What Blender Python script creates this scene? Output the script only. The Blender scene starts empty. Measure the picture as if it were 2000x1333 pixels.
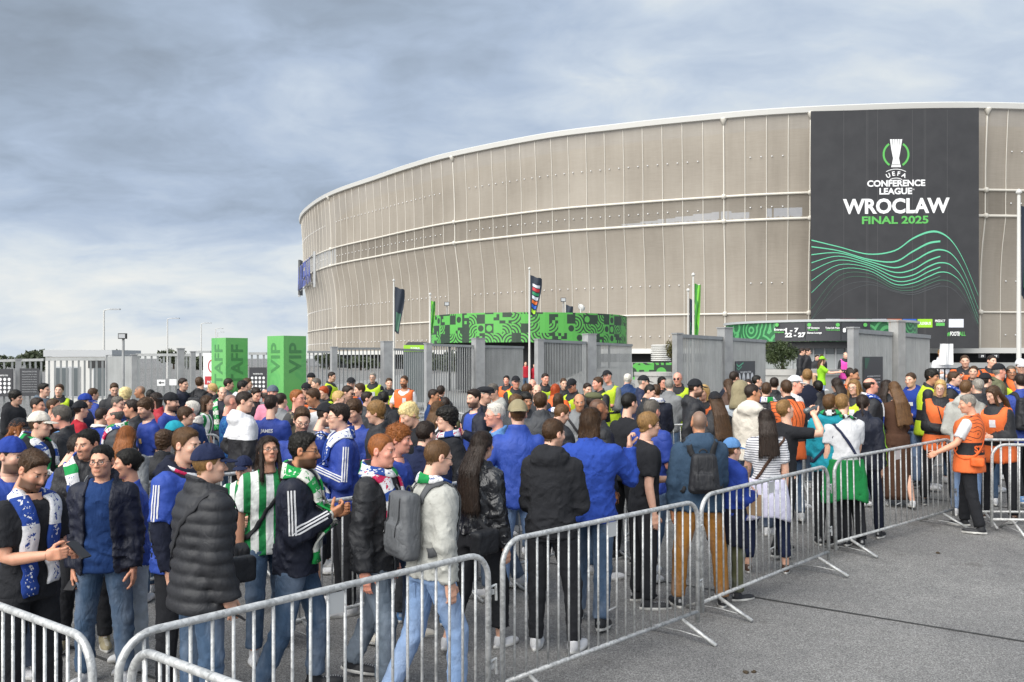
import bpy, math, random
import numpy as np
from mathutils import Vector, Matrix
from mathutils.bvhtree import BVHTree

# ------------------------------------------------------------------ camera, sky, sun, exposure
scene = bpy.context.scene
COL = scene.collection
F_PX, CAM_H, HOR = 1750.0, 2.3, 700.0        # focal length in photo pixels, eye height, horizon row
cam_d = bpy.data.cameras.new('camera')
cam = bpy.data.objects.new('camera', cam_d); COL.objects.link(cam)
cam.location = (0, 0, CAM_H); cam.rotation_euler = (math.pi/2, 0, 0)
cam_d.sensor_width = 36.0; cam_d.lens = 36.0*F_PX/2000.0
cam_d.shift_y = (HOR-666.5)/2000.0
cam_d.clip_start = 0.1; cam_d.clip_end = 4000.0
scene.camera = cam
scene.render.resolution_x, scene.render.resolution_y = 1024, 682
scene.view_settings.view_transform = 'Standard'
scene.view_settings.look = 'None'
scene.view_settings.gamma = 1.0
scene.view_settings.use_curve_mapping = False
scene.view_settings.exposure = 1.9
scene.cycles.use_denoising = True
scene.cycles.max_bounces = 6
scene.cycles.transparent_max_bounces = 12

SUN_EL, SUN_AZ = math.radians(42), math.radians(-140)   # azimuth from +Y, clockwise
sun_d = bpy.data.lights.new('sun', 'SUN'); sun_d.energy = 1.5; sun_d.angle = math.radians(75)
sun_d.color = (1.0, 0.965, 0.90)
sun = bpy.data.objects.new('sun', sun_d); COL.objects.link(sun)
sdir = Vector((math.sin(SUN_AZ)*math.cos(SUN_EL), math.cos(SUN_AZ)*math.cos(SUN_EL), math.sin(SUN_EL)))
sun.rotation_euler = sdir.to_track_quat('Z', 'Y').to_euler()

SKY_OFF = (7.3, 1.2, 5.0)
class NT:
    """small node-tree writer"""
    def __init__(s, tree): s.t = tree
    def n(s, typ, **kw):
        nd = s.t.nodes.new(typ)
        for k, v in kw.items():
            if k == 'ins':
                for kk, vv in v.items():
                    sock = nd.inputs[kk]
                    if hasattr(vv, 'is_linked') or isinstance(vv, bpy.types.NodeSocket): s.t.links.new(vv, sock)
                    else: sock.default_value = vv
            else: setattr(nd, k, v)
        return nd
    def m(s, op, a, b=None, c=None, clamp=False):
        nd = s.t.nodes.new('ShaderNodeMath'); nd.operation = op; nd.use_clamp = clamp
        for i, v in enumerate((a, b, c)):
            if v is None: continue
            if isinstance(v, bpy.types.NodeSocket): s.t.links.new(v, nd.inputs[i])
            else: nd.inputs[i].default_value = v
        return nd.outputs[0]
    def vm(s, op, a, b=None, scale=None):
        nd = s.t.nodes.new('ShaderNodeVectorMath'); nd.operation = op
        for i, v in enumerate((a, b)):
            if v is None: continue
            if isinstance(v, bpy.types.NodeSocket): s.t.links.new(v, nd.inputs[i])
            else: nd.inputs[i].default_value = v
        if scale is not None:
            if isinstance(scale, bpy.types.NodeSocket): s.t.links.new(scale, nd.inputs['Scale'])
            else: nd.inputs['Scale'].default_value = scale
        return nd.outputs[1] if op in ('LENGTH', 'DOT_PRODUCT', 'DISTANCE') else nd.outputs[0]
    def mix(s, f, a, b, blend='MIX'):
        nd = s.t.nodes.new('ShaderNodeMix'); nd.data_type = 'RGBA'; nd.blend_type = blend
        for k, v in ((0, f), (6, a), (7, b)):
            if isinstance(v, bpy.types.NodeSocket): s.t.links.new(v, nd.inputs[k])
            else: nd.inputs[k].default_value = v if k == 0 else (*v[:3], 1.0)
        return nd.outputs[2]
    def ramp(s, f, stops, interp='LINEAR'):
        nd = s.t.nodes.new('ShaderNodeValToRGB'); nd.color_ramp.interpolation = interp
        cr = nd.color_ramp
        while len(cr.elements) < len(stops): cr.elements.new(0.5)
        for e, (p, c) in zip(cr.elements, stops):
            e.position = p; e.color = (*c, 1.0) if len(c) == 3 else c
        s.t.links.new(f, nd.inputs[0])
        return nd.outputs[0]
    def sep(s, v):
        nd = s.t.nodes.new('ShaderNodeSeparateXYZ'); s.t.links.new(v, nd.inputs[0]); return nd.outputs
    def comb(s, x, y, z):
        nd = s.t.nodes.new('ShaderNodeCombineXYZ')
        for i, v in enumerate((x, y, z)):
            if isinstance(v, bpy.types.NodeSocket): s.t.links.new(v, nd.inputs[i])
            else: nd.inputs[i].default_value = v
        return nd.outputs[0]
    def noise(s, vec, scale, detail=3.0, rough=0.55, out=0, dist=0.0):
        nd = s.t.nodes.new('ShaderNodeTexNoise')
        if vec is not None: s.t.links.new(vec, nd.inputs['Vector'])
        nd.inputs['Scale'].default_value = scale; nd.inputs['Detail'].default_value = detail
        nd.inputs['Roughness'].default_value = rough; nd.inputs['Distortion'].default_value = dist
        return nd.outputs[out]

def srgb(h):
    h = h.lstrip('#'); o = []
    for i in (0, 2, 4):
        c = int(h[i:i+2], 16)/255.0
        o.append(c/12.92 if c <= 0.04045 else ((c+0.055)/1.055)**2.4)
    return tuple(o)

world = bpy.data.worlds.new('World'); scene.world = world; world.use_nodes = True
W = NT(world.node_tree); world.node_tree.nodes.clear()
tc = W.n('ShaderNodeTexCoord'); dirv = tc.outputs['Generated']
sky = W.n('ShaderNodeTexSky', sky_type='NISHITA'); sky.sun_disc = False
sky.sun_elevation = SUN_EL; sky.sun_rotation = SUN_AZ; sky.dust_density = 2.0
x_, y_, z_ = W.sep(dirv)
zc = W.m('MAXIMUM', z_, 0.0)
den = W.m('ADD', zc, 0.30)
px = W.m('DIVIDE', x_, den); py = W.m('DIVIDE', y_, den)
cp = W.comb(px, W.m('MULTIPLY', py, 1.25), 0.0)
warp = W.noise(W.vm('ADD', cp, (3.1, 7.7, 0.0)), 2.2, 3, 0.5, out=1)
cpw = W.vm('ADD', cp, W.vm('SCALE', W.vm('SUBTRACT', warp, (0.5, 0.5, 0.5)), scale=0.34))
big = W.noise(W.vm('ADD', cpw, SKY_OFF), 0.85, 2, 0.5)
mid = W.noise(W.vm('ADD', cpw, (5.3, 2.2, 4.0)), 2.1, 5, 0.58)
fine = W.noise(W.vm('ADD', cpw, (0.3, 9.2, 2.0)), 6.5, 6, 0.62)
dens = W.m('ADD', W.m('ADD', W.m('MULTIPLY', big, 0.78), W.m('MULTIPLY', mid, 0.66)), W.m('MULTIPLY', fine, 0.17))
dens = W.m('SUBTRACT', dens, W.m('ADD', W.m('MULTIPLY', px, 0.010), 0.262))     # weather front: thicker cloud to the left
low = W.m('SUBTRACT', 1.0, W.m('DIVIDE', zc, 0.145), clamp=True)    # clear, bright strip low over the land
dens = W.m('SUBTRACT', dens, W.m('MULTIPLY', W.m('POWER', low, 1.3), 0.26))
cloud = W.ramp(dens, [(0.22, (0.228, 0.226, 0.214)), (0.34, (0.186, 0.198, 0.205)), (0.44, (0.146, 0.168, 0.197)), (0.56, (0.113, 0.137, 0.174)),
                      (0.66, (0.091, 0.111, 0.140)), (0.77, (0.073, 0.088, 0.109)), (0.90, (0.058, 0.070, 0.085))])
clear = W.mix(0.90, W.vm('SCALE', sky.outputs[0], scale=0.025), (0.185, 0.212, 0.240))
cover = W.ramp(dens, [(0.34, (0.8, 0.8, 0.8)), (0.46, (1, 1, 1))])
skyc = W.mix(cover, clear, cloud)
bg = W.n('ShaderNodeBackground', ins={'Color': skyc, 'Strength': 1.06})
wo = W.n('ShaderNodeOutputWorld', ins={'Surface': bg.outputs[0]})

# ------------------------------------------------------------------ helpers
def at(x, y, d):                       # photo pixel at depth d -> point in the place
    return np.array([(x-1000.0)*d/F_PX, d, CAM_H-(y-HOR)*d/F_PX])

def ground_z(X, Y):
    t = np.clip(np.asarray(X, float)/5.0, 0, 1); t = t*t*(3-2*t)
    r = np.clip(np.asarray(Y, float)-8.5, 0, 36.0)
    return 0.047*r*(0.12+0.88*t)

MATS = {}
def mat(name, fn=None, color=(0.5, 0.5, 0.5), rough=0.6, metal=0.0, bump=None, **kw):
    if name in MATS: return MATS[name]
    m = bpy.data.materials.new(name); m.use_nodes = True
    t = NT(m.node_tree); b = m.node_tree.nodes['Principled BSDF']
    b.inputs['Base Color'].default_value = (*color, 1); b.inputs['Roughness'].default_value = rough
    b.inputs['Metallic'].default_value = metal
    for k, v in kw.items(): b.inputs[k.replace('_', ' ')].default_value = v
    if fn: fn(t, b)
    MATS[name] = m
    return m
def link(t, a, b): t.t.links.new(a, b)
def set_bump(t, b, h, strength=0.3, dist=0.01):
    n = t.n('ShaderNodeBump', ins={'Height': h, 'Strength': strength, 'Distance': dist})
    link(t, n.outputs[0], b.inputs['Normal'])
def objco(t): return t.n('ShaderNodeTexCoord').outputs['Object']
def worldpos(t): return t.n('ShaderNodeNewGeometry').outputs['Position']
def ocol(t): return t.n('ShaderNodeObjectInfo').outputs['Color']

def mesh_from(name, V, Fc, mats=(), smooth=False, mi=None):
    me = bpy.data.meshes.new(name)
    V = np.asarray(V, np.float32)
    if isinstance(Fc, np.ndarray):
        nf, k = Fc.shape
        me.vertices.add(len(V)); me.vertices.foreach_set('co', V.ravel())
        me.loops.add(nf*k); me.loops.foreach_set('vertex_index', Fc.astype(np.int32).ravel())
        me.polygons.add(nf); me.polygons.foreach_set('loop_start', np.arange(0, nf*k, k, dtype=np.int32))
        me.update(calc_edges=True)
    else:
        me.from_pydata(V.tolist(), [], Fc)
        me.update()
    for m in mats: me.materials.append(m)
    if smooth: me.polygons.foreach_set('use_smooth', np.ones(len(me.polygons), bool))
    if mi is not None: me.polygons.foreach_set('material_index', np.asarray(mi, np.int32))
    return me
def link_obj(name, data, parent=None, loc=None, rot=None, color=None):
    o = bpy.data.objects.new(name, data); COL.objects.link(o)
    if parent is not None: o.parent = parent
    if loc is not None: o.location = loc
    if rot is not None: o.rotation_euler = rot
    if color is not None: o.color = (*color[:3], 1.0)
    return o
def tag(o, label=None, cat=None, group=None, kind=None):
    if label: o['label'] = label
    if cat: o['category'] = cat
    if group: o['group'] = group
    if kind: o['kind'] = kind
    return o
def empty(name, loc, rz=0.0, label=None, cat=None, group=None):
    o = bpy.data.objects.new(name, None); COL.objects.link(o)
    o.location = loc; o.rotation_euler = (0, 0, rz); o.empty_display_size = 0.1
    return tag(o, label, cat, group)

class MB:
    """collects shapes into one mesh"""
    def __init__(s): s.v = []; s.f = []; s.uv = {}
    def add(s, V, Fc):
        n = len(s.v); s.v += [tuple(map(float, p)) for p in V]
        s.f += [tuple(int(i)+n for i in f) for f in Fc]; return s
    def box(s, c, size, rz=0.0, M=None):
        x, y, z = [q/2.0 for q in size]
        V = np.array([(a*x, b*y, e*z) for e in (-1, 1) for b in (-1, 1) for a in (-1, 1)])
        if rz: V = V @ np.array([[math.cos(rz), math.sin(rz), 0], [-math.sin(rz), math.cos(rz), 0], [0, 0, 1]])
        if M is not None: V = V @ np.asarray(M).T
        V = V+np.asarray(c)
        return s.add(V, [(0, 2, 3, 1), (4, 5, 7, 6), (0, 1, 5, 4), (2, 6, 7, 3), (0, 4, 6, 2), (1, 3, 7, 5)])
    def tube(s, pts, r, n=8, cap=True):
        P = np.asarray(pts, float); k = len(P)
        R = np.full(k, r) if np.isscalar(r) else np.asarray(r, float)
        T = np.gradient(P, axis=0); T /= np.linalg.norm(T, axis=1)[:, None]+1e-12
        up = np.array([0, 0, 1.0]) if abs(T[0][2]) < 0.9 else np.array([1.0, 0, 0])
        V = []
        for i in range(k):
            a = np.cross(up, T[i]); a /= np.linalg.norm(a)+1e-12; b = np.cross(T[i], a)
            up = b if abs(np.dot(b, up)) > 0.2 else up
            for j in range(n):
                an = 2*math.pi*j/n; V.append(P[i]+R[i]*(math.cos(an)*a+math.sin(an)*b))
        Fc = [(i*n+j, i*n+(j+1) % n, (i+1)*n+(j+1) % n, (i+1)*n+j) for i in range(k-1) for j in range(n)]
        if cap: Fc += [tuple(range(n-1, -1, -1)), tuple((k-1)*n+j for j in range(n))]
        return s.add(V, Fc)
    def lathe(s, prof, n=16, c=(0, 0, 0), cap=True):
        V = [(c[0]+r*math.cos(2*math.pi*j/n), c[1]+r*math.sin(2*math.pi*j/n), c[2]+z) for r, z in prof for j in range(n)]
        Fc = [(i*n+j, i*n+(j+1) % n, (i+1)*n+(j+1) % n, (i+1)*n+j) for i in range(len(prof)-1) for j in range(n)]
        if cap: Fc += [tuple(range(n-1, -1, -1)), tuple((len(prof)-1)*n+j for j in range(n))]
        return s.add(V, Fc)
    def strip(s, A, B):
        n = len(A); return s.add(list(A)+list(B), [(i, i+1, n+i+1, n+i) for i in range(n-1)])
    def slab(s, A, B, off):
        """ribbon between polylines A and B with thickness vector(s) off"""
        A = np.asarray(A, float); B = np.asarray(B, float); off = np.asarray(off, float)
        n = len(A); V = list(A)+list(B)+list(A+off)+list(B+off); Fc = []
        for i in range(n-1):
            Fc += [(i, n+i, n+i+1, i+1), (2*n+i, 2*n+i+1, 3*n+i+1, 3*n+i), (i, i+1, 2*n+i+1, 2*n+i), (n+i, 3*n+i, 3*n+i+1, n+i+1)]
        Fc += [(0, 2*n, 3*n, n), (n-1, 2*n-1, 4*n-1, 3*n-1)]
        return s.add(V, Fc)
    def mesh(s, name, m, smooth=False): return mesh_from(name, s.v, s.f, [m] if m else [], smooth)
    def build(s, name, m, parent=None, smooth=False, **kw): return link_obj(name, s.mesh(name, m, smooth), parent, **kw)

_txt = {}
def text_polys(txt, bold=0.0, space=1.0):
    """letters as a flat mesh, height 1 (cap height ~0.7), centred on x, baseline y=0"""
    key = (txt, bold, space)
    if key not in _txt:
        cu = bpy.data.curves.new('t', 'FONT'); cu.body = txt; cu.align_x = 'CENTER'; cu.offset = bold
        cu.space_character = space; cu.resolution_u = 3; cu.fill_mode = 'FRONT'
        ob = bpy.data.objects.new('t', cu)
        me = ob.to_mesh()
        V = np.array([v.co[:] for v in me.vertices]).reshape(-1, 3); Fc = [tuple(p.vertices) for p in me.polygons]
        ob.to_mesh_clear(); bpy.data.objects.remove(ob); bpy.data.curves.remove(cu)
        _txt[key] = (V, Fc)
    return _txt[key]
def flat_text(name, txt, m, O, U, Vv, size, parent, bold=0.02, width=None, space=1.0, rot=False, lift=0.0, N=None):
    """letters on the plane O + u U + v V (unit vectors)"""
    V, Fc = text_polys(txt, bold, space)
    if not len(V): return None
    V = V.copy(); w = V[:, 0].max()-V[:, 0].min()
    sx = size/0.69
    kx = sx if width is None else width/w
    u, v = V[:, 0]*kx, V[:, 1]*sx
    if rot: u, v = -v, u
    P = np.asarray(O)+np.outer(u, U)+np.outer(v, Vv)
    if N is not None: P = P+np.asarray(N)*lift
    return link_obj(name, mesh_from(name, P, Fc, [m]), parent)
# ------------------------------------------------------------------ materials of the setting
def _asphalt(t, b):
    p = worldpos(t)
    n1 = t.noise(p, 85, 3, 0.7); n2 = t.noise(p, 140, 2, 0.7); n3 = t.noise(p, 0.55, 4, 0.6); n4 = t.noise(p, 5.0, 4, 0.65)
    vor = t.n('ShaderNodeTexVoronoi', ins={'Vector': p, 'Scale': 130.0})
    stone = t.m('ADD', t.m('MULTIPLY', n1, 0.7), t.m('MULTIPLY', t.sep(vor.outputs['Color'])[0], 0.5))
    c = t.ramp(stone, [(0.28, (0.072, 0.070, 0.069)), (0.48, (0.142, 0.139, 0.135)), (0.66, (0.208, 0.204, 0.199)), (0.86, (0.345, 0.34, 0.332))])
    w = t.ramp(n3, [(0.3, (0.72, 0.72, 0.73)), (0.7, (1.15, 1.145, 1.13))])
    c = t.mix(1.0, c, w, 'MULTIPLY')
    w2 = t.ramp(n4, [(0.32, (0.80, 0.80, 0.81)), (0.5, (1.0, 1.0, 1.0))])
    c = t.mix(0.7, c, w2, 'MULTIPLY')
    spots = t.ramp(t.noise(t.vm('ADD', p, (31.0, 7.0, 0.0)), 2.6, 2, 0.5), [(0.27, (0.62, 0.60, 0.58)), (0.33, (1, 1, 1))])
    c = t.mix(0.6, c, spots, 'MULTIPLY')
    link(t, c, b.inputs['Base Color'])
    set_bump(t, b, t.m('ADD', n1, n2), 0.55, 0.006)
M_ASPH = mat('asphalt', _asphalt, rough=0.9)
def _paver(t, b):
    p = worldpos(t)
    br = t.n('ShaderNodeTexBrick', ins={'Vector': p, 'Scale': 1.0, 'Color1': (0.30, 0.295, 0.285, 1), 'Color2': (0.25, 0.247, 0.24, 1), 'Mortar': (0.12, 0.12, 0.115, 1), 'Mortar Size': 0.008, 'Brick Width': 0.5, 'Row Height': 0.5})
    link(t, t.mix(0.5, br.outputs[0], t.ramp(t.noise(p, 0.8, 5), [(0.3, (0.2, 0.2, 0.19)), (0.7, (0.34, 0.335, 0.325))])), b.inputs['Base Color'])
M_PAVE = mat('paving', _paver, rough=0.85)
def _galv(t, b):
    p = worldpos(t)
    n = t.noise(p, 9, 4, 0.6); v = t.n('ShaderNodeTexVoronoi', ins={'Vector': p, 'Scale': 55.0})
    f = t.m('ADD', t.m('MULTIPLY', n, 0.7), t.m('MULTIPLY', t.sep(v.outputs['Color'])[0], 0.3))
    link(t, t.ramp(f, [(0.25, (0.30, 0.305, 0.305)), (0.5, (0.50, 0.505, 0.50)), (0.75, (0.66, 0.665, 0.655))]), b.inputs['Base Color'])
    link(t, t.ramp(n, [(0.3, (0.32,)*3), (0.7, (0.52,)*3)]), b.inputs['Roughness'])
M_GALV = mat('galvanised_tube', _galv, metal=0.30)
def _fence(t, b):
    p = worldpos(t)
    n = t.noise(p, 1.7, 5, 0.65); st = t.noise(t.vm('MULTIPLY', p, (14, 14, 0.7)), 1.0, 3, 0.6)
    f = t.m('ADD', t.m('MULTIPLY', n, 0.6), t.m('MULTIPLY', st, 0.4))
    link(t, t.ramp(f, [(0.3, (0.27, 0.278, 0.275)), (0.7, (0.42, 0.428, 0.424))]), b.inputs['Base Color'])
M_FENCE = mat('fence_steel', _fence, rough=0.55, metal=0.25)
def _post(t, b):
    p = worldpos(t)
    n = t.noise(p, 3.0, 5, 0.65)
    link(t, t.ramp(n, [(0.3, (0.28, 0.283, 0.284)), (0.7, (0.42, 0.422, 0.42))]), b.inputs['Base Color'])
M_POST = mat('post_steel', _post, rough=0.6, metal=0.2)
def _rust(t, b):
    p = objco(t)
    z = t.sep(p)[2]
    st = t.noise(t.vm('MULTIPLY', p, (25, 25, 1.2)), 1.0, 4, 0.7)
    f = t.m('ADD', t.m('MULTIPLY', z, 0.55), t.m('SUBTRACT', st, 1.75))
    n = t.noise(p, 4, 4)
    g = t.ramp(n, [(0.3, (0.30, 0.30, 0.29)), (0.7, (0.44, 0.435, 0.42))])
    link(t, t.mix(t.ramp(f, [(0.20, (0, 0, 0)), (0.42, (1, 1, 1))]), g, (0.30, 0.13, 0.045)), b.inputs['Base Color'])
M_RUST = mat('rust_streaked_post', _rust, rough=0.75)
def _membrane(t, b):
    p = worldpos(t)
    st = t.noise(t.vm('MULTIPLY', p, (0.9, 0.9, 0.05)), 1.0, 5, 0.7)
    n = t.noise(p, 0.09, 3, 0.5)
    z = t.sep(p)[2]
    weave = t.noise(t.vm('MULTIPLY', p, (0.6, 0.6, 9.0)), 1.0, 2, 0.6)
    f = t.m('ADD', t.m('ADD', t.m('MULTIPLY', st, 0.30), t.m('MULTIPLY', n, 0.50)), t.m('MULTIPLY', weave, 0.20))
    c = t.ramp(f, [(0.32, (0.238, 0.207, 0.169)), (0.5, (0.305, 0.269, 0.224)), (0.68, (0.362, 0.324, 0.275))])
    c = t.mix(1.0, c, t.ramp(t.n('ShaderNodeObjectInfo').outputs['Random'], [(0, (.93, .93, .93)), (1, (1.05, 1.05, 1.05))]), 'MULTIPLY')
    link(t, c, b.inputs['Base Color'])
    tr = t.n('ShaderNodeBsdfTransparent'); mx = t.n('ShaderNodeMixShader', ins={0: MEMB_OPEN, 1: b.outputs[0], 2: tr.outputs[0]})
    link(t, mx.outputs[0], t.t.nodes['Material Output'].inputs['Surface'])
MEMB_OPEN = 0.07; M_MEMB = mat('stadium_mesh', _membrane, rough=0.7); MEMB_OPEN = 0.38; M_MEMB2 = mat('stadium_open_mesh', _membrane, rough=0.7)
M_WHITE = mat('white_paint', color=(0.60, 0.59, 0.56), rough=0.5)
M_RIB = mat('rib_paint', color=(0.62, 0.585, 0.52), rough=0.5)
M_BOWL = mat('bowl_concrete', lambda t, b: link(t, t.ramp(t.noise(worldpos(t), 0.35, 4), [(0.3, (0.30, 0.27, 0.225)), (0.7, (0.40, 0.365, 0.305))]), b.inputs['Base Color']), rough=0.9)
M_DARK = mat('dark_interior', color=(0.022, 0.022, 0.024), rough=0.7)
M_CHAR = mat('charcoal_sheet', lambda t, b: link(t, t.ramp(t.noise(worldpos(t), 0.5, 4), [(0.3, (0.023, 0.023, 0.026)), (0.7, (0.033, 0.033, 0.036))]), b.inputs['Base Color']), rough=0.6)
M_SEAM = mat('banner_seam', color=(0.075, 0.075, 0.078), rough=0.6)
M_PRW = mat('white_print', color=(0.78, 0.78, 0.78), rough=0.6)
M_PRG = mat('green_print', color=(0.10, 0.42, 0.09), rough=0.6)
M_PRT = mat('teal_print', color=(0.12, 0.50, 0.30), rough=0.6)
M_PRG2 = mat('dim_green_print', color=(0.055, 0.14, 0.095), rough=0.6)
M_PRG3 = mat('faint_grey_print', color=(0.075, 0.085, 0.09), rough=0.6)
M_BLACK = mat('black_plastic', color=(0.018, 0.018, 0.02), rough=0.5)
M_CONC = mat('concrete', lambda t, b: link(t, t.ramp(t.noise(worldpos(t), 2.0, 6, 0.6), [(0.3, (0.30, 0.295, 0.28)), (0.7, (0.44, 0.43, 0.41))]), b.inputs['Base Color']), rough=0.9)
M_LIME = mat('lime_print', color=(0.30, 0.58, 0.03), rough=0.5)
M_LGREY = mat('light_grey_panel', color=(0.42, 0.43, 0.44), rough=0.6)
M_GLASS = mat('tinted_glass', color=(0.10, 0.115, 0.12), rough=0.08, metal=0.0, Specular_IOR_Level=0.9)

# ------------------------------------------------------------------ ground
gx = np.array([-3000, -900, -300, -120, -60, -30, -15, -8, -4] + list(np.arange(-2, 6.01, 0.5)) + [7, 9, 12, 18, 30, 60, 120, 300, 900, 3000], float)
gy = np.array([-40, -10, 0, 3, 6, 8, 8.5, 9, 10, 12, 15, 18, 22, 27, 33, 40, 44.5, 46, 60, 90, 150, 300, 800, 1800, 3500], float)
GX, GY = np.meshgrid(gx, gy, indexing='ij')
GZ = ground_z(GX, GY)
V = np.stack([GX, GY, GZ], -1).reshape(-1, 3); ny = len(gy)
Fc = np.array([(i*ny+j, (i+1)*ny+j, (i+1)*ny+j+1, i*ny+j+1) for i in range(len(gx)-1) for j in range(ny-1)])
g = link_obj('ground', mesh_from('ground', V, Fc, [M_ASPH], smooth=True)); tag(g, kind='structure')
# paved esplanade in front of the arena
ex = np.array([-14, -8, -4, -2, -1, 0, 1, 2, 3, 4, 5, 6, 12, 30, 60, 120], float); ey = np.array([25.5, 27, 30, 33, 36, 40, 44.5, 46, 60, 90, 122], float)
EX, EY = np.meshgrid(ex, ey, indexing='ij')
V = np.stack([EX, EY, ground_z(EX, EY)+0.006], -1).reshape(-1, 3)
Fc = np.array([(i*len(ey)+j, (i+1)*len(ey)+j, (i+1)*len(ey)+j+1, i*len(ey)+j+1) for i in range(len(ex)-1) for j in range(len(ey)-1)])
tag(link_obj('esplanade_paving', mesh_from('esplanade_paving', V, Fc, [M_PAVE], smooth=True)), kind='structure')
# dark expansion joints laid across the asphalt
M_TAR = mat('tar_joint', lambda t, b: link(t, t.ramp(t.noise(worldpos(t), 40, 3), [(0.3, (0.026, 0.026, 0.026)), (0.7, (0.055, 0.054, 0.052))]), b.inputs['Base Color']), rough=0.85)
def joint(a, b, w=0.045):
    a = np.array(a, float); b = np.array(b, float); n = 40
    T = np.linspace(0, 1, n)[:, None]; P = a+(b-a)*T
    d = (b-a)/np.linalg.norm(b-a); q = np.array([-d[1], d[0]])*w/2
    q = q*(1+0.12*np.sin(np.arange(n)*1.7))[:, None]
    L = np.column_stack([P-q, ground_z(P[:, 0], P[:, 1])+0.005]); R = np.column_stack([P+q, ground_z(P[:, 0], P[:, 1])+0.005])
    mb = MB(); mb.strip(L, R); o = mb.build('road_joint', M_TAR); tag(o, kind='structure')
joint((-4.5, 13.6), (8.0, 4.45), .036); joint((1.5, 16.6), (12.0, 8.95), 0.05); joint((-9, 11.2), (-0.5, 4.9), 0.03)

# ------------------------------------------------------------------ the arena
plan = np.array([(-40, 290), (-50, 262), (-55.0, 240), (-52.0, 222), (-44.8, 203.5), (-37.2, 189.2), (-26.8, 175), (-19.4, 165), (-10.3, 154.6), (4.8, 142.2), (16.1, 136.2),
                 (27.4, 131.3), (39.2, 127.4), (57.3, 124.8), (71.8, 125.2), (90, 128), (110, 135)], float)
def catmull(P, m=40):
    out = []
    for i in range(len(P)-1):
        p0, p1, p2, p3 = P[max(i-1, 0)], P[i], P[i+1], P[min(i+2, len(P)-1)]
        for k in range(m):
            t = k/m
            out.append(0.5*((2*p1)+(-p0+p2)*t+(2*p0-5*p1+4*p2-p3)*t*t+(-p0+3*p1-3*p2+p3)*t**3))
    return np.array(out+[P[-1]])
pc = catmull(plan); pl = np.concatenate([[0], np.cumsum(np.linalg.norm(np.diff(pc, axis=0), axis=1))])
def s_at_px(px):                                      # arc length where the wall stands in photo column px
    q = pc[:, 0]/pc[:, 1]*F_PX+1000; px = max(px, q.min()+0.05); i = np.where((q[:-1] <= px) & (q[1:] > px))[0][-1]
    f = (px-q[i])/(q[i+1]-q[i]); return pl[i]+f*(pl[i+1]-pl[i])
sA, sB = s_at_px(884), s_at_px(1413); BAY = (sB-sA)/16.0
def wall_xy(s, inw=0.0):
    s = np.asarray(s, float)
    p = np.stack([np.interp(s, pl, pc[:, 0]), np.interp(s, pl, pc[:, 1])], -1)
    e = 0.5; a = np.stack([np.interp(s-e, pl, pc[:, 0]), np.interp(s-e, pl, pc[:, 1])], -1); c = np.stack([np.interp(s+e, pl, pc[:, 0]), np.interp(s+e, pl, pc[:, 1])], -1)
    d = c-a; d /= np.linalg.norm(d, axis=-1, keepdims=True)
    nrm = np.stack([d[..., 1], -d[..., 0]], -1)       # outward (towards the viewer)
    return p-nrm*np.asarray(inw)[..., None], nrm
PZ = np.array([3.4, 5.0, 8.8, 11, 13, 15, 17, 18.5, 20, 21.2, 22.2, 23, 24, 25, 25.8, 27, 29, 31, 33, 35, 37.2])
PI_ = np.array([3.75, 3.75, 3.70, 3.68, 3.6, 3.4, 3.0, 2.55, 1.95, 1.5, 1.15, 1.2, 1.22, 1.18, 1.05, 1.12, 1.05, 0.85, 0.6, 0.3, 0.0])*0.48
def wall_pt(s, z, out=0.0):
    inw = np.interp(z, PZ, PI_)-out
    p, _ = wall_xy(s, inw); return np.array([p[0], p[1], z])
arena = empty('stadium', (20, 190, 1.7), label='huge oval football arena wrapped in beige mesh panels with white ribs', cat='stadium')
arena_inv = np.array([20, 190, 1.7])
def abuild(mb, name, m, smooth=False, kind=None):
    mb.v = [tuple(np.array(p)-arena_inv) for p in mb.v]
    o = mb.build(name, m, arena, smooth)
    if kind: o['kind'] = kind
    return o
kmin = int((pl[0]-sB)/BAY)+2; kmax = int((s_at_px(2060)-sB)/BAY)+6
first = int((s_at_px(592)-sB)/BAY)-5
S_OF = lambda k: sB+k*BAY
POSTS = {-16-16, -16, 0, 4, 12, 16}
tiers = [(PZ[PZ <= 8.8], 'a'), (PZ[(PZ >= 8.8) & (PZ <= 22.2)], 'b'), (PZ[(PZ >= 22.2) & (PZ <= 25.8)], 'c'), (PZ[PZ >= 25.8], 'd')]
for k in range(first, kmax):
    for zs, tn in tiers:
        mb = MB(); s0, s1 = S_OF(k), S_OF(k+1)
        mb.strip([wall_pt(s1, z) for z in zs], [wall_pt(s0, z) for z in zs])
        abuild(mb, 'mesh_panel', M_MEMB2 if tn == 'c' else M_MEMB, True)
for k in range(first, kmax+1):
    mb = MB(); s = S_OF(k); post = k in POSTS
    mb.tube([wall_pt(s, z, 0.05) for z in PZ[::1]], 0.058 if not post else 0.11, 6)
    if post:
        mb.tube([wall_pt(s+0.55, z, -0.25) for z in PZ], 0.07, 5)
        for z in (8.8, 22.2, 25.8): mb.lathe([(0.02, -0.38), (0.28, -0.28), (0.38, 0.0), (0.28, 0.28), (0.02, 0.38)], 10, wall_pt(s, z, 0.2))
        mb.lathe([(0.1, -0.9), (0.5, -0.1), (0.5, 0.1)], 8, wall_pt(s, 37.0, 0.1))
    abuild(mb, 'mast' if post else 'rib', M_RIB, True)
ss = np.linspace(S_OF(first), S_OF(kmax), 160)
for z, r in ((8.8, 0.15), (22.2, 0.20), (25.8, 0.18)):
    mb = MB(); mb.tube([wall_pt(s, z, 0.12) for s in ss], r, 8); abuild(mb, 'ring_tube', M_RIB, True)
mb = MB()                                             # white roof-edge fascia
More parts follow.
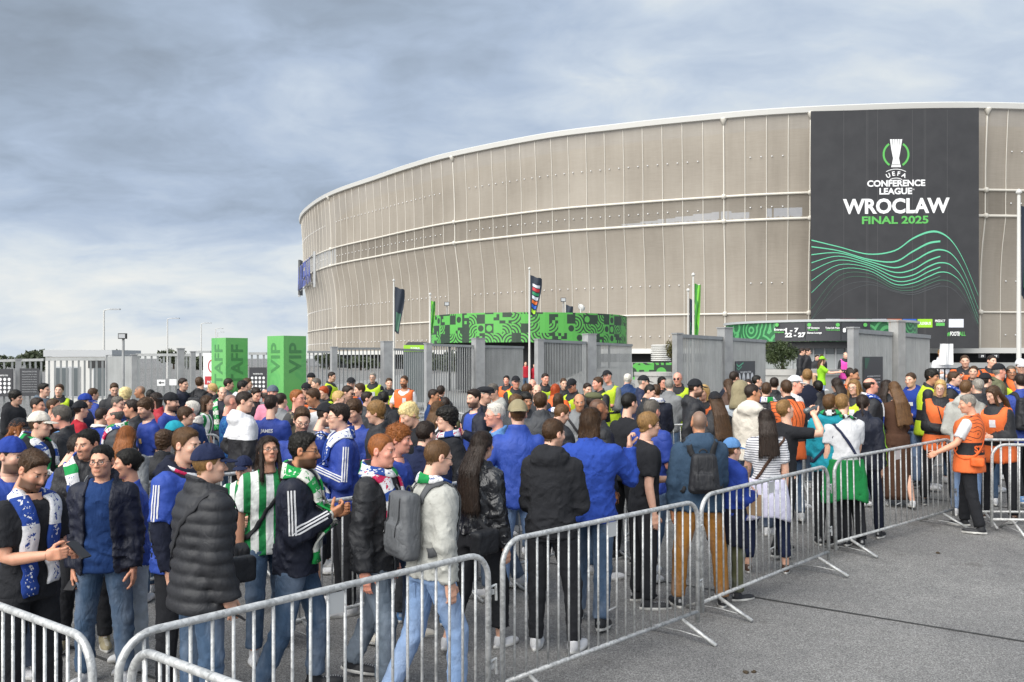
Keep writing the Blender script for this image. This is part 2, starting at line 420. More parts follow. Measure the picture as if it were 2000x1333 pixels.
prof = [(36.95, 0.0), (37.0, 0.45), (37.7, 0.6), (37.95, 0.1), (38.1, -4.0)]
rows = [[wall_pt(s, 37.2, o)*[1, 1, 0]+[0, 0, z] for s in ss] for z, o in prof]
for a, b_ in zip(rows[:-1], rows[1:]): mb.strip(a, b_)
abuild(mb, 'roof_fascia', M_WHITE)
mb = MB()                                             # white base band, dark ground floor behind it
for (z0, z1, o) in ((3.0, 3.75, 0.5),):
    mb.slab([wall_pt(s, 3.4, o)*[1, 1, 0]+[0, 0, z0] for s in ss], [wall_pt(s, 3.4, o)*[1, 1, 0]+[0, 0, z1] for s in ss],
            [(-wall_xy(s)[1][0]*2.5, -wall_xy(s)[1][1]*2.5, 0) for s in ss])
abuild(mb, 'base_band', M_WHITE)
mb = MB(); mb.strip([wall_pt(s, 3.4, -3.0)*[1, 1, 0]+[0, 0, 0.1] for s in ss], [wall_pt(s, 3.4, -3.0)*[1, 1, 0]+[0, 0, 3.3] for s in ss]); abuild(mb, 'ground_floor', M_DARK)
mb = MB()                                             # concrete bowl behind the mesh: lower and upper wall, gap between
for z0, z1 in ((3.3, 23.2), (25.2, 37.0)):
    mb.strip([wall_pt(s, 10, -7.0)*[1, 1, 0]+[0, 0, z0] for s in ss], [wall_pt(s, 10, -7.0)*[1, 1, 0]+[0, 0, z1] for s in ss])
abuild(mb, 'bowl_wall', M_BOWL)
rng = random.Random(5)
for k in range(first, kmax, 1):                       # blocks and columns that interrupt the gap under the upper tier
    zu0 = {-7: 23.75, -6: 24.0, -5: 24.2, -4: 24.4, -3: 24.6, -2: 24.85, -1: 25.0, 0: 24.7, 2: 25.1, 3: 25.1}.get(k, 21.9)
    if k in (-7, -4, -1, 2): 
        mb = MB(); c = wall_pt(S_OF(k+.4), 10, -7.2); mb.box((c[0], c[1], 23.6), (0.22, 0.22, 3.3)); abuild(mb, 'column', M_BOWL)
    if zu0 > 22:                                       # spectators on the concourse, dark against the light behind
        mb = MB()
        for q in range(7):
            c = wall_pt(S_OF(k+rng.random()), 10, -6.8); hh = rng.uniform(.15, .5); mb.lathe([(.22, 0), (.24, hh), (.10, hh+.1), (.12, hh+.25), (.02, hh+.36)], 6, (c[0], c[1], 23.05))
        abuild(mb, 'concourse_crowd', M_BOWL, kind='stuff')
        for q in range(3):
            a, c = wall_pt(S_OF(k), 10, -6.9), wall_pt(S_OF(k+1), 10, -6.9); mb = MB(); zz_ = zu0+.35+.38*q; mb.slab([a*[1, 1, 0]+[0, 0, zz_], c*[1, 1, 0]+[0, 0, zz_]], [a*[1, 1, 0]+[0, 0, zz_+.1], c*[1, 1, 0]+[0, 0, zz_+.1]], (0, .05, 0)); abuild(mb, 'seat_row_edge', M_WHITE)
    mb = MB(); a, b_ = wall_pt(S_OF(k), 10, -7.0), wall_pt(S_OF(k+1), 10, -7.0)
    mb.strip([a*[1, 1, 0]+[0, 0, zu0], b_*[1, 1, 0]+[0, 0, zu0]], [a*[1, 1, 0]+[0, 0, 25.3], b_*[1, 1, 0]+[0, 0, 25.3]]); abuild(mb, 'infill_wall', M_BOWL)
mb = MB()                                             # small white fixings on the mesh
for k in range(first+1, kmax):
    for j in range(2):
        f = k+0.25+0.5*j
        if any(abs(f-p) < 0.8 for p in POSTS): continue
        for z in (31.2, 24.0, 13.2, 5.6):
            c = wall_pt(S_OF(f), z, 0.12)
            mb.lathe([(0.02, -0.09), (0.10, -0.05), (0.10, 0.05), (0.02, 0.09)], 6, c)
abuild(mb, 'fixing_stud', M_PRW, kind='stuff')
mb = MB()                                             # catwalk trusses under the upper tier, seen through the mesh
for q in range(10):
    z = 26.0+0.35*(q % 4); k0 = -9+q*1.4
    a, c = wall_pt(S_OF(k0), 10, -5.5), wall_pt(S_OF(k0+2.2), 10, -5.5)
    mb.tube([a*[1, 1, 0]+[0, 0, z], c*[1, 1, 0]+[0, 0, z]], 0.07, 5)
abuild(mb, 'catwalk_rail', M_WHITE)

# ------------------------------------------------------------------ the big banner on the arena
BL, BR = at(1584, 700, 123.4), at(1912, 700, 121.6)
bU = (BR-BL); bU[2] = 0; BWID = np.linalg.norm(bU); bU /= BWID; bV = np.array([0, 0, 1.0]); bN = np.array([bU[1], -bU[0], 0])
def bpt(x, y):                                        # photo pixel -> (u, v) on the banner plane
    r = np.array([(x-1000)/F_PX, 1.0, -(y-HOR)/F_PX]); o = np.array([0, 0, CAM_H]); b0 = np.array([BL[0], BL[1], 0])
    tt = np.dot(b0-o, bN)/np.dot(r, bN); p = o+r*tt
    return np.dot(p-b0, bU), p[2]
def bw(u, v, l=0.0): return np.array([BL[0], BL[1], 0])+bU*u+bV*v+bN*l
banner = empty('hanging_banner', (BL[0], BL[1], 0), label='giant dark league final banner hung on the arena front', cat='banner')
b_off = np.array([BL[0], BL[1], 0])
def bbuild(mb, name, m):
    mb.v = [tuple(np.array(p)-b_off) for p in mb.v]; return mb.build(name, m, banner)
def quad_px(mb, pts, l):
    n = len(mb.v); mb.v += [tuple(bw(*bpt(x, y), l)) for x, y in pts]; mb.f.append(tuple(range(n+len(pts)-1, n-1, -1)))
    return mb
ztop, zbot = bpt(1750, 214)[1], bpt(1750, 681)[1]
mb = MB(); mb.box(bw(BWID/2, (ztop+zbot)/2, -0.08), (BWID, 0.14, ztop-zbot), math.atan2(bU[1], bU[0])); bbuild(mb, 'sheet', M_CHAR)
for x in (1648, 1692, 1695, 1714, 1782, 1805, 1808, 1850):
    mb = MB(); quad_px(mb, [(x-.35, 680), (x+.35, 680), (x+.35, 215), (x-.35, 215)], 0.012); bbuild(mb, 'seam', M_SEAM)
cx_ = np.array([115, 250, 400, 530, 620, 700, 760, 820, 880, 950], float)
waves = [([742, 775, 812, 795, 735, 702, 705, 750, 850, 1020], 1.0, M_PRT), ([775, 795, 838, 850, 800, 758, 748], 1.0, M_PRT),
         ([815, 806, 847, 880, 850, 805, 790, 815, 905, 1085], .85, M_PRT), ([855, 822, 858, 903, 890, 845, 823], .75, M_PRT),
         ([895, 842, 868, 925, 918, 875, 855, 872, 950, 1130], .7, M_PRT), ([945, 866, 880, 945, 940, 900, 877], .6, M_PRT),
         ([1005, 892, 894, 962, 958, 925, 902, 915, 980, 1160], .55, M_PRT), ([1085, 922, 909, 975, 976, 945, 922], .5, M_PRG2),
         ([1140, 950, 928, 986, 992, 962, 942, 955, 1020, 1175], .4, M_PRG2), ([1142, 985, 950, 995, 1004, 978, 958], .35, M_PRG3), ([1142, 1025, 965, 1000, 1014, 990, 972, 985, 1050, 1182], .3, M_PRG3)]
thick = np.interp(np.linspace(0, 1, 60), [0, 0.2, 0.55, 0.72, 0.85, 1], [7, 5.5, 9, 12, 8, 4])
for ys, wd, m in waves:
    n = len(ys); xs = cx_[:n].copy()
    P = catmull(np.column_stack([xs, ys]), 6); mb = MB()
    th = np.interp((P[:, 0]-115)/835.0, np.linspace(0, 1, 60), thick)*wd*.85
    A = [bw(*bpt(1540+p[0]/2.563, 180+(p[1]-h/2)/2.563), 0.02) for p, h in zip(P, th)]; B = [bw(*bpt(1540+p[0]/2.563, 180+(p[1]+h/2)/2.563), 0.02) for p, h in zip(P, th)]
    mb.strip(B, A); bbuild(mb, 'printed_wave', m)
def btext(txt, x, y, hpx, wpx, m, bold=0.02, name='lettering'):
    u, v = bpt(x, y); s = 122.5/F_PX
    o = flat_text(name, txt, m, bw(u, v, 0.022)-b_off, bU, bV, hpx*s, banner, bold, wpx*s); return o
btext('WROCLAW', 1750, 416, 27, 202, M_PRW, 0.035); btext('FINAL 2025', 1748, 437, 14, 126, M_PRG, 0.03)
btext('CONFERENCE', 1750, 364, 11.5, 110, M_PRW, 0.035); btext('LEAGUE', 1749, 379.5, 11.5, 62, M_PRW, 0.035)
btext('TM', 1783, 372, 3, 5, M_PRW, 0.0)
for ch, x, y, a in (('U', 1735.5, 343, .42), ('E', 1744.5, 339.5, .14), ('F', 1753.5, 339.5, -.14), ('A', 1763, 342.5, -.42)):
    u, v = bpt(x+1, y+4); s = 122.5/F_PX; c, q = math.cos(a), math.sin(a)
    flat_text('lettering', ch, M_PRW, bw(u, v, 0.022)-b_off, bU*c+bV*q, bV*c-bU*q, 8*s, banner, 0.03)
for yo, rad in ((371, 39.5), (373, 24)):              # arcs round the small lettering
    A, B = [], []
    for a in np.linspace(-0.5, 0.5, 14):
        for L, rr in ((A, rad), (B, rad+1.3)): L.append(bw(*bpt(1750+math.sin(a)*rr, yo-math.cos(a)*rr), 0.022))
    mb = MB(); mb.strip(A, B); bbuild(mb, 'arc', M_PRW)
for sg in (-1, 1):                                    # green laurels and the cup
    A, B = [], []
    for a in np.linspace(-0.98, 1.02, 18):
        for L, rr in ((A, 22.3), (B, 26.2)): L.append(bw(*bpt(1750+sg*math.cos(a)*rr, 302+math.sin(a)*rr), 0.022))
    mb = MB(); mb.strip(A, B) if sg < 0 else mb.strip(B, A); bbuild(mb, 'green_arc', M_PRG)
mb = MB()
for i in range(5):
    a0, a1 = -1+i*0.4+0.04, -1+(i+1)*0.4-0.04
    top0, top1 = 1750+a0*12.5, 1750+a1*12.5; mid0, mid1 = 1750+a0*6, 1750+a1*6; bot0, bot1 = 1750+a0*8, 1750+a1*8
    for (xa, xb, ya, xc, xd, yb) in ((top0, top1, 272.5, (top0+mid0)/2-.4, (top1+mid1)/2+.0, 292), ((top0+mid0)/2-.4, (top1+mid1)/2, 292, mid0, mid1, 310), (mid0, mid1, 310, bot0-.3, bot1+.3, 321)):
        quad_px(mb, [(xc, yb), (xd, yb), (xb, ya), (xa, ya)], 0.022)
quad_px(mb, [(1740.5, 327), (1759.5, 327), (1758.5, 322), (1741.5, 322)], 0.022); bbuild(mb, 'cup_emblem', M_PRW)
def pm(name, c): return mat('print_'+name, color=c, rough=0.55)
spons = [(1613, 1641, pm('white', (.62, .64, .70)), None), (1643, 1671, pm('red', (.50, .03, .04)), None), (1674, 1701, pm('emerald', (.02, .25, .11)), None), (1703, 1731, pm('white', (.62, .64, .70)), None),
         (1733, 1761, pm('orange', (.62, .13, .02)), None), (1763, 1790, pm('blue', (.02, .10, .45)), 'dot'), (1792, 1821, M_LIME, 'FLIXBUS'), (1826, 1846, None, 'PREDICT'), (1853, 1882, pm('white', (.62, .64, .70)), None)]
for x0, x1, m, t_ in spons:
    if m:
        mb = MB(); quad_px(mb, [(x0, 640), (x1, 640), (x1, 623.5), (x0, 623.5)], 0.02); bbuild(mb, 'sponsor_box', m)
    if t_ == 'dot':
        mb = MB(); quad_px(mb, [(1777+6*math.cos(a), 632-6*math.sin(a)) for a in np.linspace(0, 2*math.pi, 14)[:-1]][::-1], 0.03)
        mb.f = [tuple(reversed(f)) for f in mb.f]; bbuild(mb, 'yellow_disc', pm('yellow', (.7, .45, .02)))
    if t_ == 'FLIXBUS':
        u, v = bpt(1806.5, 634.5); flat_text('lettering', t_, M_PRW, bw(u, v, 0.03)-b_off, bU, bV, 5*122.5/F_PX, banner, 0.03, 22*122.5/F_PX)
    if t_ == 'PREDICT':
        btext('PREDICT', 1836, 629.5, 4.5, 19, M_PRW, 0.03); mb = MB(); quad_px(mb, [(1828, 637), (1845, 637), (1845, 631), (1828, 631)], 0.02); bbuild(mb, 'green_box', M_PRG)
btext('#', 1853, 656, 7, 6, M_PRG, 0.03); btext('FOOTB', 1865, 656, 7.5, 18, M_PRW, 0.035); btext('ALL', 1879.5, 656, 7.5, 12, M_PRG, 0.03)

# ------------------------------------------------------------------ lettered roof sign at the far left of the arena
sgn = empty('arena_sign', wall_pt(s_at_px(606), 19), label='blue ARENA letters on a steel frame at left edge of arena', cat='sign')
so = np.array(sgn.location)
M_SBLUE = mat('sign_blue', color=(0.03, 0.05, 0.30), rough=0.4)
sA_, sB_ = s_at_px(590.5)-12, s_at_px(620)
pA, pB = wall_pt(sA_, 22.2, 1.2), wall_pt(sB_, 22.2, 1.2); U = pB-pA; U[2] = 0; Ls = np.linalg.norm(U); U /= Ls; N_ = np.array([U[1], -U[0], 0])
for i, ch in enumerate('ARENA'):
    flat_text('letter', ch, M_SBLUE, pA+U*(Ls*(0.14+0.175*i))+np.array([0, 0, -2.2])+N_*0.6-so, U, np.array([0, 0, 1.0]), 5.2, sgn, 0.05, Ls*0.15)
mb = MB()
for t_ in (0.0, 1.0): mb.box(pA+U*Ls*t_+np.array([0, 0, 0.0])-so, (0.5, 0.5, 8.0))
for z in (-2.6, 3.6): mb.tube([pA+np.array([0, 0, z])-so, pB+np.array([0, 0, z])-so], 0.12, 6)
mb.build('sign_frame', M_LGREY, sgn)
e = at(587, 543, 232)-so; mb = MB(); mb.box(e, (0.5, 3.0, 9.0)); mb.build('sign_backing', mat('sign_dark', color=(.10, .105, .11)), sgn)

# ------------------------------------------------------------------ pavilions on the esplanade
def _geo(t, b):                                        # printed vinyl of green and black geometric tiles
    uv = t.n('ShaderNodeUVMap').outputs[0]
    p = t.vm('MULTIPLY', uv, (1, 1, 0)); x, y, _ = t.sep(p)
    cell = t.vm('FLOOR', p); fr = t.vm('SUBTRACT', p, cell)
    wn = t.n('ShaderNodeTexWhiteNoise', noise_dimensions='2D', ins={'Vector': cell}); r, g_, bl = t.sep(wn.outputs['Color'])
    base = t.m('GREATER_THAN', r, 0.45)
    corner = t.comb(t.m('ROUND', g_), t.m('ROUND', bl), 0.0)
    rings = t.m('GREATER_THAN', t.m('FRACT', t.m('MULTIPLY', t.vm('DISTANCE', fr, corner), 3.0)), 0.45)
    disc = t.m('LESS_THAN', t.vm('DISTANCE', fr, (0.5, 0.5, 0)), 0.34)
    q2 = t.vm('SCALE', p, scale=3.0); w2 = t.n('ShaderNodeTexWhiteNoise', noise_dimensions='2D', ins={'Vector': t.vm('FLOOR', q2)}).outputs['Value']
    small = t.m('GREATER_THAN', w2, 0.5)
    w3 = t.n('ShaderNodeTexWhiteNoise', noise_dimensions='2D', ins={'Vector': t.vm('ADD', cell, (17.3, 5.1, 0.0))}); h1, h2, h3 = t.sep(w3.outputs['Color'])
    a = t.mix(t.m('GREATER_THAN', h1, 0.50), base, rings)
    a = t.mix(t.m('LESS_THAN', h2, 0.22), a, small)
    a = t.mix(t.m('LESS_THAN', h3, 0.18), a, t.m('ABSOLUTE', t.m('SUBTRACT', base, disc)))
    link(t, t.mix(a, (0.028, 0.050, 0.032), (0.100, 0.40, 0.075)), b.inputs['Base Color'])
M_GEO = mat('geometric_print', _geo, rough=0.5)
def _waves(t, b):                                      # green sheet with lighter wavy rings
    uv = t.n('ShaderNodeUVMap').outputs[0]
    v = t.n('ShaderNodeTexVoronoi', feature='F1', ins={'Vector': uv, 'Scale': 0.8})
    rings = t.m('FRACT', t.m('MULTIPLY', v.outputs['Distance'], 6.0))
    link(t, t.mix(t.m('GREATER_THAN', rings, 0.62), (0.025, 0.13, 0.05), (0.09, 0.36, 0.13)), b.inputs['Base Color'])
M_WAVES = mat('wave_print', _waves, rough=0.5)
def arc_wall(name, m, c, r, a0, a1, z0, z1, parent, n=48, th=0.12, uscale=1.0, off=(0, 0, 0)):
    A = np.linspace(a0, a1, n); mb = MB()
    lo = [(c[0]+r*math.sin(a)-off[0], c[1]-r*math.cos(a)-off[1], z0-off[2]) for a in A]; hi = [(p[0], p[1], z1-off[2]) for p in lo]
    inw = [(-th*math.sin(a), th*math.cos(a), 0) for a in A]
    mb.slab(lo, hi, inw); o = mb.build(name, m, parent)
    uvl = o.data.uv_layers.new(name='UVMap'); co = np.array([v.co for v in o.data.vertices])
    lv = np.zeros(len(o.data.loops), np.int32); o.data.loops.foreach_get('vertex_index', lv)
    cc = co[lv]+np.array(off)-np.array([c[0], c[1], 0]); an = np.arctan2(cc[:, 0], -cc[:, 1])
    uvl.data.foreach_set('uv', np.column_stack([an*r*uscale, (cc[:, 2]-z0)*uscale]).astype(np.float32).ravel())
    return o
PC, PR = np.array([at(1032, 700, 56)[0], 56.0]), 6.1
zg = float(ground_z(PC[0], PC[1]))
pav = empty('round_pavilion', (PC[0], PC[1], zg), label='round kiosk with green and black geometric printed fascia', cat='kiosk'); off = np.array([PC[0], PC[1], zg])
arc_wall('fascia', M_GEO, PC, PR, -math.pi, math.pi, at(1030, 669, 50)[2], at(1030, 610.5, 50)[2], pav, 72, uscale=1.9, off=off)
mb = MB(); mb.lathe([(0.1, 0), (PR-0.15, 0), (PR-0.15, 0.12), (0.1, 0.14)], 48, (0, 0, at(1030, 612, 50)[2]-zg-0.25)); mb.build('roof', M_LGREY, pav)
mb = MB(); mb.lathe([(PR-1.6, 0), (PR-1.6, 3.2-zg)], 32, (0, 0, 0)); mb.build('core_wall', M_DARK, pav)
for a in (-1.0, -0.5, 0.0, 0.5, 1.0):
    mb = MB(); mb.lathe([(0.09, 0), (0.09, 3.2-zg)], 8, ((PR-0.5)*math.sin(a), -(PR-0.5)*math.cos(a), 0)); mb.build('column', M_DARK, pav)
mb = MB(); mb.box((0, -PR+0.2, 0.5), (7, 0.4, 1.0)); mb.build('counter', M_BLACK, pav)
def spot(name, x, y, d, zbase, label):
    p = at(x, y, d); o = empty(name, (p[0], p[1], zbase), label=label, cat='floodlight')
    h = p[2]-zbase; mb = MB(); mb.tube([(0, 0, 0), (0, 0, h)], 0.03, 6); mb.build('pole', M_POST, o)
    mb = MB(); mb.box((0, -0.08, h+0.12), (0.30, 0.12, 0.24)); mb.build('lamp_head', M_BLACK, o)
    mb = MB(); mb.box((0, -0.146, h+0.12), (0.24, 0.012, 0.18)); mb.build('lamp_glass', M_LGREY, o)
zr = at(1030, 610.5, 50)[2]
spot('roof_floodlight', 873, 598, 55, zr-0.3, 'small floodlight on the left roof edge of the green kiosk')
spot('roof_floodlight', 1100, 590, 54, zr-0.3, 'small floodlight on a pale pole above the green kiosk')
dish = empty('satellite_dish', at(1134, 609, 55), label='white satellite dish on the roof of the green kiosk', cat='dish')
mb = MB(); mb.lathe([(0.02, 0), (0.12, 0.03), (0.23, 0.11), (0.245, 0.11), (0.13, 0.01), (0.02, -0.02)], 16); mb.build('reflector', M_WHITE, dish, True, rot=(math.radians(60), 0, math.radians(140)), loc=(0, 0, 0.2))
mb = MB(); mb.tube([(0, 0, -0.5), (0, 0, 0.3)], 0.03, 6); mb.tube([(0, 0, 0.2), (-0.15, -0.15, 0.5)], 0.015, 5); mb.build('mount', M_WHITE, dish)

# right-hand pavilion with the entrance signs
QC, QR = np.array([at(1598, 700, 51)[0], 51.0]), 5.15
zq = float(ground_z(QC[0], QC[1])); qz0, qz1 = at(1600, 667, 45.9)[2], at(1600, 628.5, 45.9)[2]
pv2 = empty('entrance_pavilion', (QC[0], QC[1], zq), label='curved entrance building with dark direction signs and glass front', cat='building'); off = np.array([QC[0], QC[1], zq])
def q_ang(px):                                        # angle on the drum seen in photo column px
    best = min(np.linspace(-1.3, 1.3, 2000), key=lambda a: abs((QC[0]+QR*math.sin(a))/(QC[1]-QR*math.cos(a))*F_PX+1000-px)); return best
arc_wall('fascia', M_WAVES, QC, QR, -1.7, 1.7, qz0, qz1, pv2, 60, uscale=0.9, off=off)
arc_wall('roof_edge', M_LGREY, QC, QR+0.12, -1.7, 1.7, qz1, qz1+0.12, pv2, 60, th=0.6, off=off)
M_SIGN = mat('sign_charcoal', color=(.035, .036, .042), rough=0.5)
arc_wall('sign_board', M_SIGN, QC, QR+0.08, q_ang(1515), q_ang(1573), qz0+.02, qz1-.03, pv2, 10, off=off)
arc_wall('sign_board', M_SIGN, QC, QR+0.11, q_ang(1574), q_ang(1641), qz0+.02, qz1-.03, pv2, 10, off=off)
arc_wall('sign_board', M_SIGN, QC, QR+0.08, q_ang(1642), q_ang(1698), qz0+.02, qz1-.03, pv2, 10, off=off)
arc_wall('soffit_beam', M_CHAR, QC, QR-0.4, -1.7, 1.7, qz0-0.35, qz0, pv2, 40, th=1.0, off=off)
arc_wall('glass_front', M_GLASS, QC, QR-1.2, -1.6, 1.6, zq, qz0-0.35, pv2, 24, off=off)
for a in np.linspace(-0.8, 0.3, 9):
    mb = MB(); mb.box(((QR-1.15)*math.sin(a), -(QR-1.15)*math.cos(a), (qz0-zq)/2-0.17), (0.07, 0.12, qz0-zq-0.35), a); mb.build('mullion', M_LGREY, pv2)
arc_wall('window_film', mat('frosted_film', color=(.36, .38, .38), rough=.4), QC, QR-1.16, -1.6, 1.6, zq, zq+0.55*(qz0-zq), pv2, 24, th=0.02, off=off)
def qtext(txt, px, y, hpx, wpx, m, bold=0.03):
    a = q_ang(px); R_ = QR+0.15; p = np.array([QC[0]+R_*math.sin(a), QC[1]-R_*math.cos(a), 0]); d = p[1]
    p[2] = CAM_H-(y-HOR)*d/F_PX; s = d/F_PX
    flat_text('lettering', txt, m, p-off, np.array([math.cos(a), math.sin(a), 0]), np.array([0, 0, 1.0]), hpx*s, pv2, bold, wpx*s/max(math.cos(a), .3))
qtext('1 - 7', 1547, 649, 7.5, 21, M_PRW, .05); qtext('22 - 27', 1554, 658.5, 8, 34, M_PRW, .05); qtext('8 -', 1651, 649, 7.5, 13, M_PRW, .05)
qtext('Entrance', 1525.5, 646, 4, 18, M_PRW); qtext('Wejscie', 1524, 650.5, 3, 15, M_PRG)
qtext('VIP Entrance', 1589, 642.5, 3.4, 21, M_PRW); qtext('Wejscie VIP', 1588, 646, 2.6, 18, M_PRG); qtext('Biznes Lounge', 1591, 652, 3.4, 25, M_PRW)
qtext('Ticket Info Point', 1625, 642.5, 3.4, 26, M_PRW); qtext('Punkt informacyjny', 1626, 646, 2.6, 25, M_PRG)
for px in (1520, 1581, 1635, 1687):
    a = q_ang(px); R_ = QR+0.16; p = np.array([QC[0]+R_*math.sin(a), QC[1]-R_*math.cos(a), 0]); p[2] = CAM_H-(635-HOR)*p[1]/F_PX
    mb = MB(); mb.lathe([(0.10, -0.01), (0.10, 0.01)], 14); o = mb.build('arrow_disc', M_PRG, pv2, loc=p-off, rot=(math.pi/2, 0, a))

# ------------------------------------------------------------------ steel gate fence
BAR = {}
def slat_mesh(h):
    k = round(h, 2)
    if k not in BAR:
        mb = MB(); mb.box((0, 0, h/2), (0.05, 0.022, h)); BAR[k] = mb.mesh('slat', M_FENCE)
    return BAR[k]
def fence_leaf(x0, y0, d0, x1, y1, d1, label, spacing=0.125, gap=0.12, group='steel slat fence leaves'):
    a, b_ = at(x0, y0, d0), at(x1, y1, d1)
    L = np.hypot(*(b_-a)[:2]); ang = math.atan2(b_[1]-a[1], b_[0]-a[0]); zb = float(min(ground_z(a[0], a[1]), ground_z(b_[0], b_[1])))
    ztop = (a[2]+b_[2])/2; slope = (b_[2]-a[2])/L
    o = empty('slat_fence', (a[0], a[1], zb), ang, label, 'fence')
    h = ztop-zb
    n = max(2, int(L/spacing)); sm = slat_mesh(round(h-gap-0.05, 1))
    for i in range(n):
        x = (i+0.5)*L/n; hh = a[2]+slope*x-zb
        s = link_obj('slat', sm, o, (x, 0, gap)); s.scale[2] = (hh-gap-0.02)/round(h-gap-0.05, 1)
        s.rotation_euler[2] = math.radians(28)
    for (z_0, z_1, nm) in ((a[2]-zb, b_[2]-zb, 'top_rail'), (gap+0.05, gap+0.05, 'bottom_rail')):
        mb = MB(); mb.slab([(0, -0.03, z_0-0.05), (L, -0.03, z_1-0.05)], [(0, 0.03, z_0-0.05), (L, 0.03, z_1-0.05)], (0, 0, 0.07)); mb.build(nm, M_FENCE, o)
    return o
def fence_post(x, y, d, w, label, m=None):
    p = at(x, y, d); zb = float(ground_z(p[0], p[1]))
    o = empty('fence_post', (p[0], p[1], zb), math.radians(30), label, 'post'); h = p[2]-zb
    mb = MB(); mb.box((0, 0, h/2), (w, w, h)); mb.build('shaft', m or M_POST, o)
    mb = MB(); mb.box((0, 0, h+0.012), (w+0.03, w+0.03, 0.024)); mb.build('cap', m or M_POST, o)
    return o
FL = [(600, 687, 30, 650, 687, 30.5, 'grey slat fence leaf right of the green VIP column'), (659, 680.5, 27, 742, 680.5, 28.4, 'see-through slat leaf left of the tall middle-left post'), (770, 682, 28.6, 831, 684, 31, 'see-through slat leaf right of the tall middle-left post'),
      (841, 673, 25, 927, 676, 26.5, 'slat leaf beneath the left half of the green kiosk'), (943, 676, 26.8, 1022, 678, 30, 'slat leaf beneath the middle of the green kiosk'),
      (1058, 665, 22, 1146, 669, 24.6, 'slat leaf beneath the right end of the green kiosk'), (1157, 670, 25, 1234, 674, 28, 'slat leaf just left of the louvred white drum'),
      (1329, 655, 17.5, 1410, 660, 19.8, 'slat leaf under the two right-hand flags'), (1424, 661, 20, 1495, 666, 22.5, 'slat leaf with check-mark poster left of the bush'),
      (1672, 645, 14.3, 1742, 651, 16, 'slat leaf with folded-arrow poster under the big banner'), (1760, 652, 16, 1815, 657, 18, 'slat leaf right of the rust-streaked post'),
      (0, 704, 24, 32, 703, 24, 'fence bay at the far left edge with icon poster'), (42, 703, 24, 86, 702, 24, 'fence bay with dark text poster near left edge'), (90, 701.5, 24, 206, 701, 24, 'long fence bay in front of the white cabin'),
      (266, 692.5, 24, 350, 692.5, 24, 'fence bay right of the grey mesh gate'), (361, 693, 24, 374, 693, 24, 'narrow fence bay left of the thin post'), (384, 687, 24, 412, 687, 24, 'fence bay behind the red and white notice'), (486, 690, 24, 521, 690, 24, 'fence bay between the two green columns')]
for f in FL: fence_leaf(*f, spacing=0.15 if f[0] < 830 else 0.096)
FP = [(652, 679, 26.8, .17, 'short fence post right of the VIP column'), (755, 668, 28.3, .30, 'broad tall post at the middle-left of the fence'), (836, 672, 24.8, .17, 'thin post under left end of kiosk'), (934, 662, 26.5, .30, 'broad tall post under the kiosk centre'),
      (1053, 664, 21.9, .17, 'thin post at the dark opening under the kiosk'), (1151, 654, 24.7, .28, 'broad tall post under the kiosk right side'), (1323, 653, 17.4, .14, 'thin post at the left end of the flagged leaf'), (1416, 642, 19.9, .24, 'broad tall post with cracked cap near check-mark poster'),
      (1666, 642, 14.2, .12, 'broad flat post left of folded-arrow poster'), (36, 703, 24, .14, 'slim post between two posters at far left'), (262, 694, 24, .14, 'slim post right of the grey mesh gate'), (353, 682, 24, .17, 'pale post with raised head left of the red notice'), (377, 688, 24, .12, 'slim post beside the red notice'), (1000, 676, 29, .1, 'thin inner post inside kiosk leaf')]
for x, y, d, w, l in FP[:-1]: fence_post(x, y, d, w, l)
fence_post(1752, 629, 16, .20, 'tall post streaked with orange rust from the top', M_RUST)
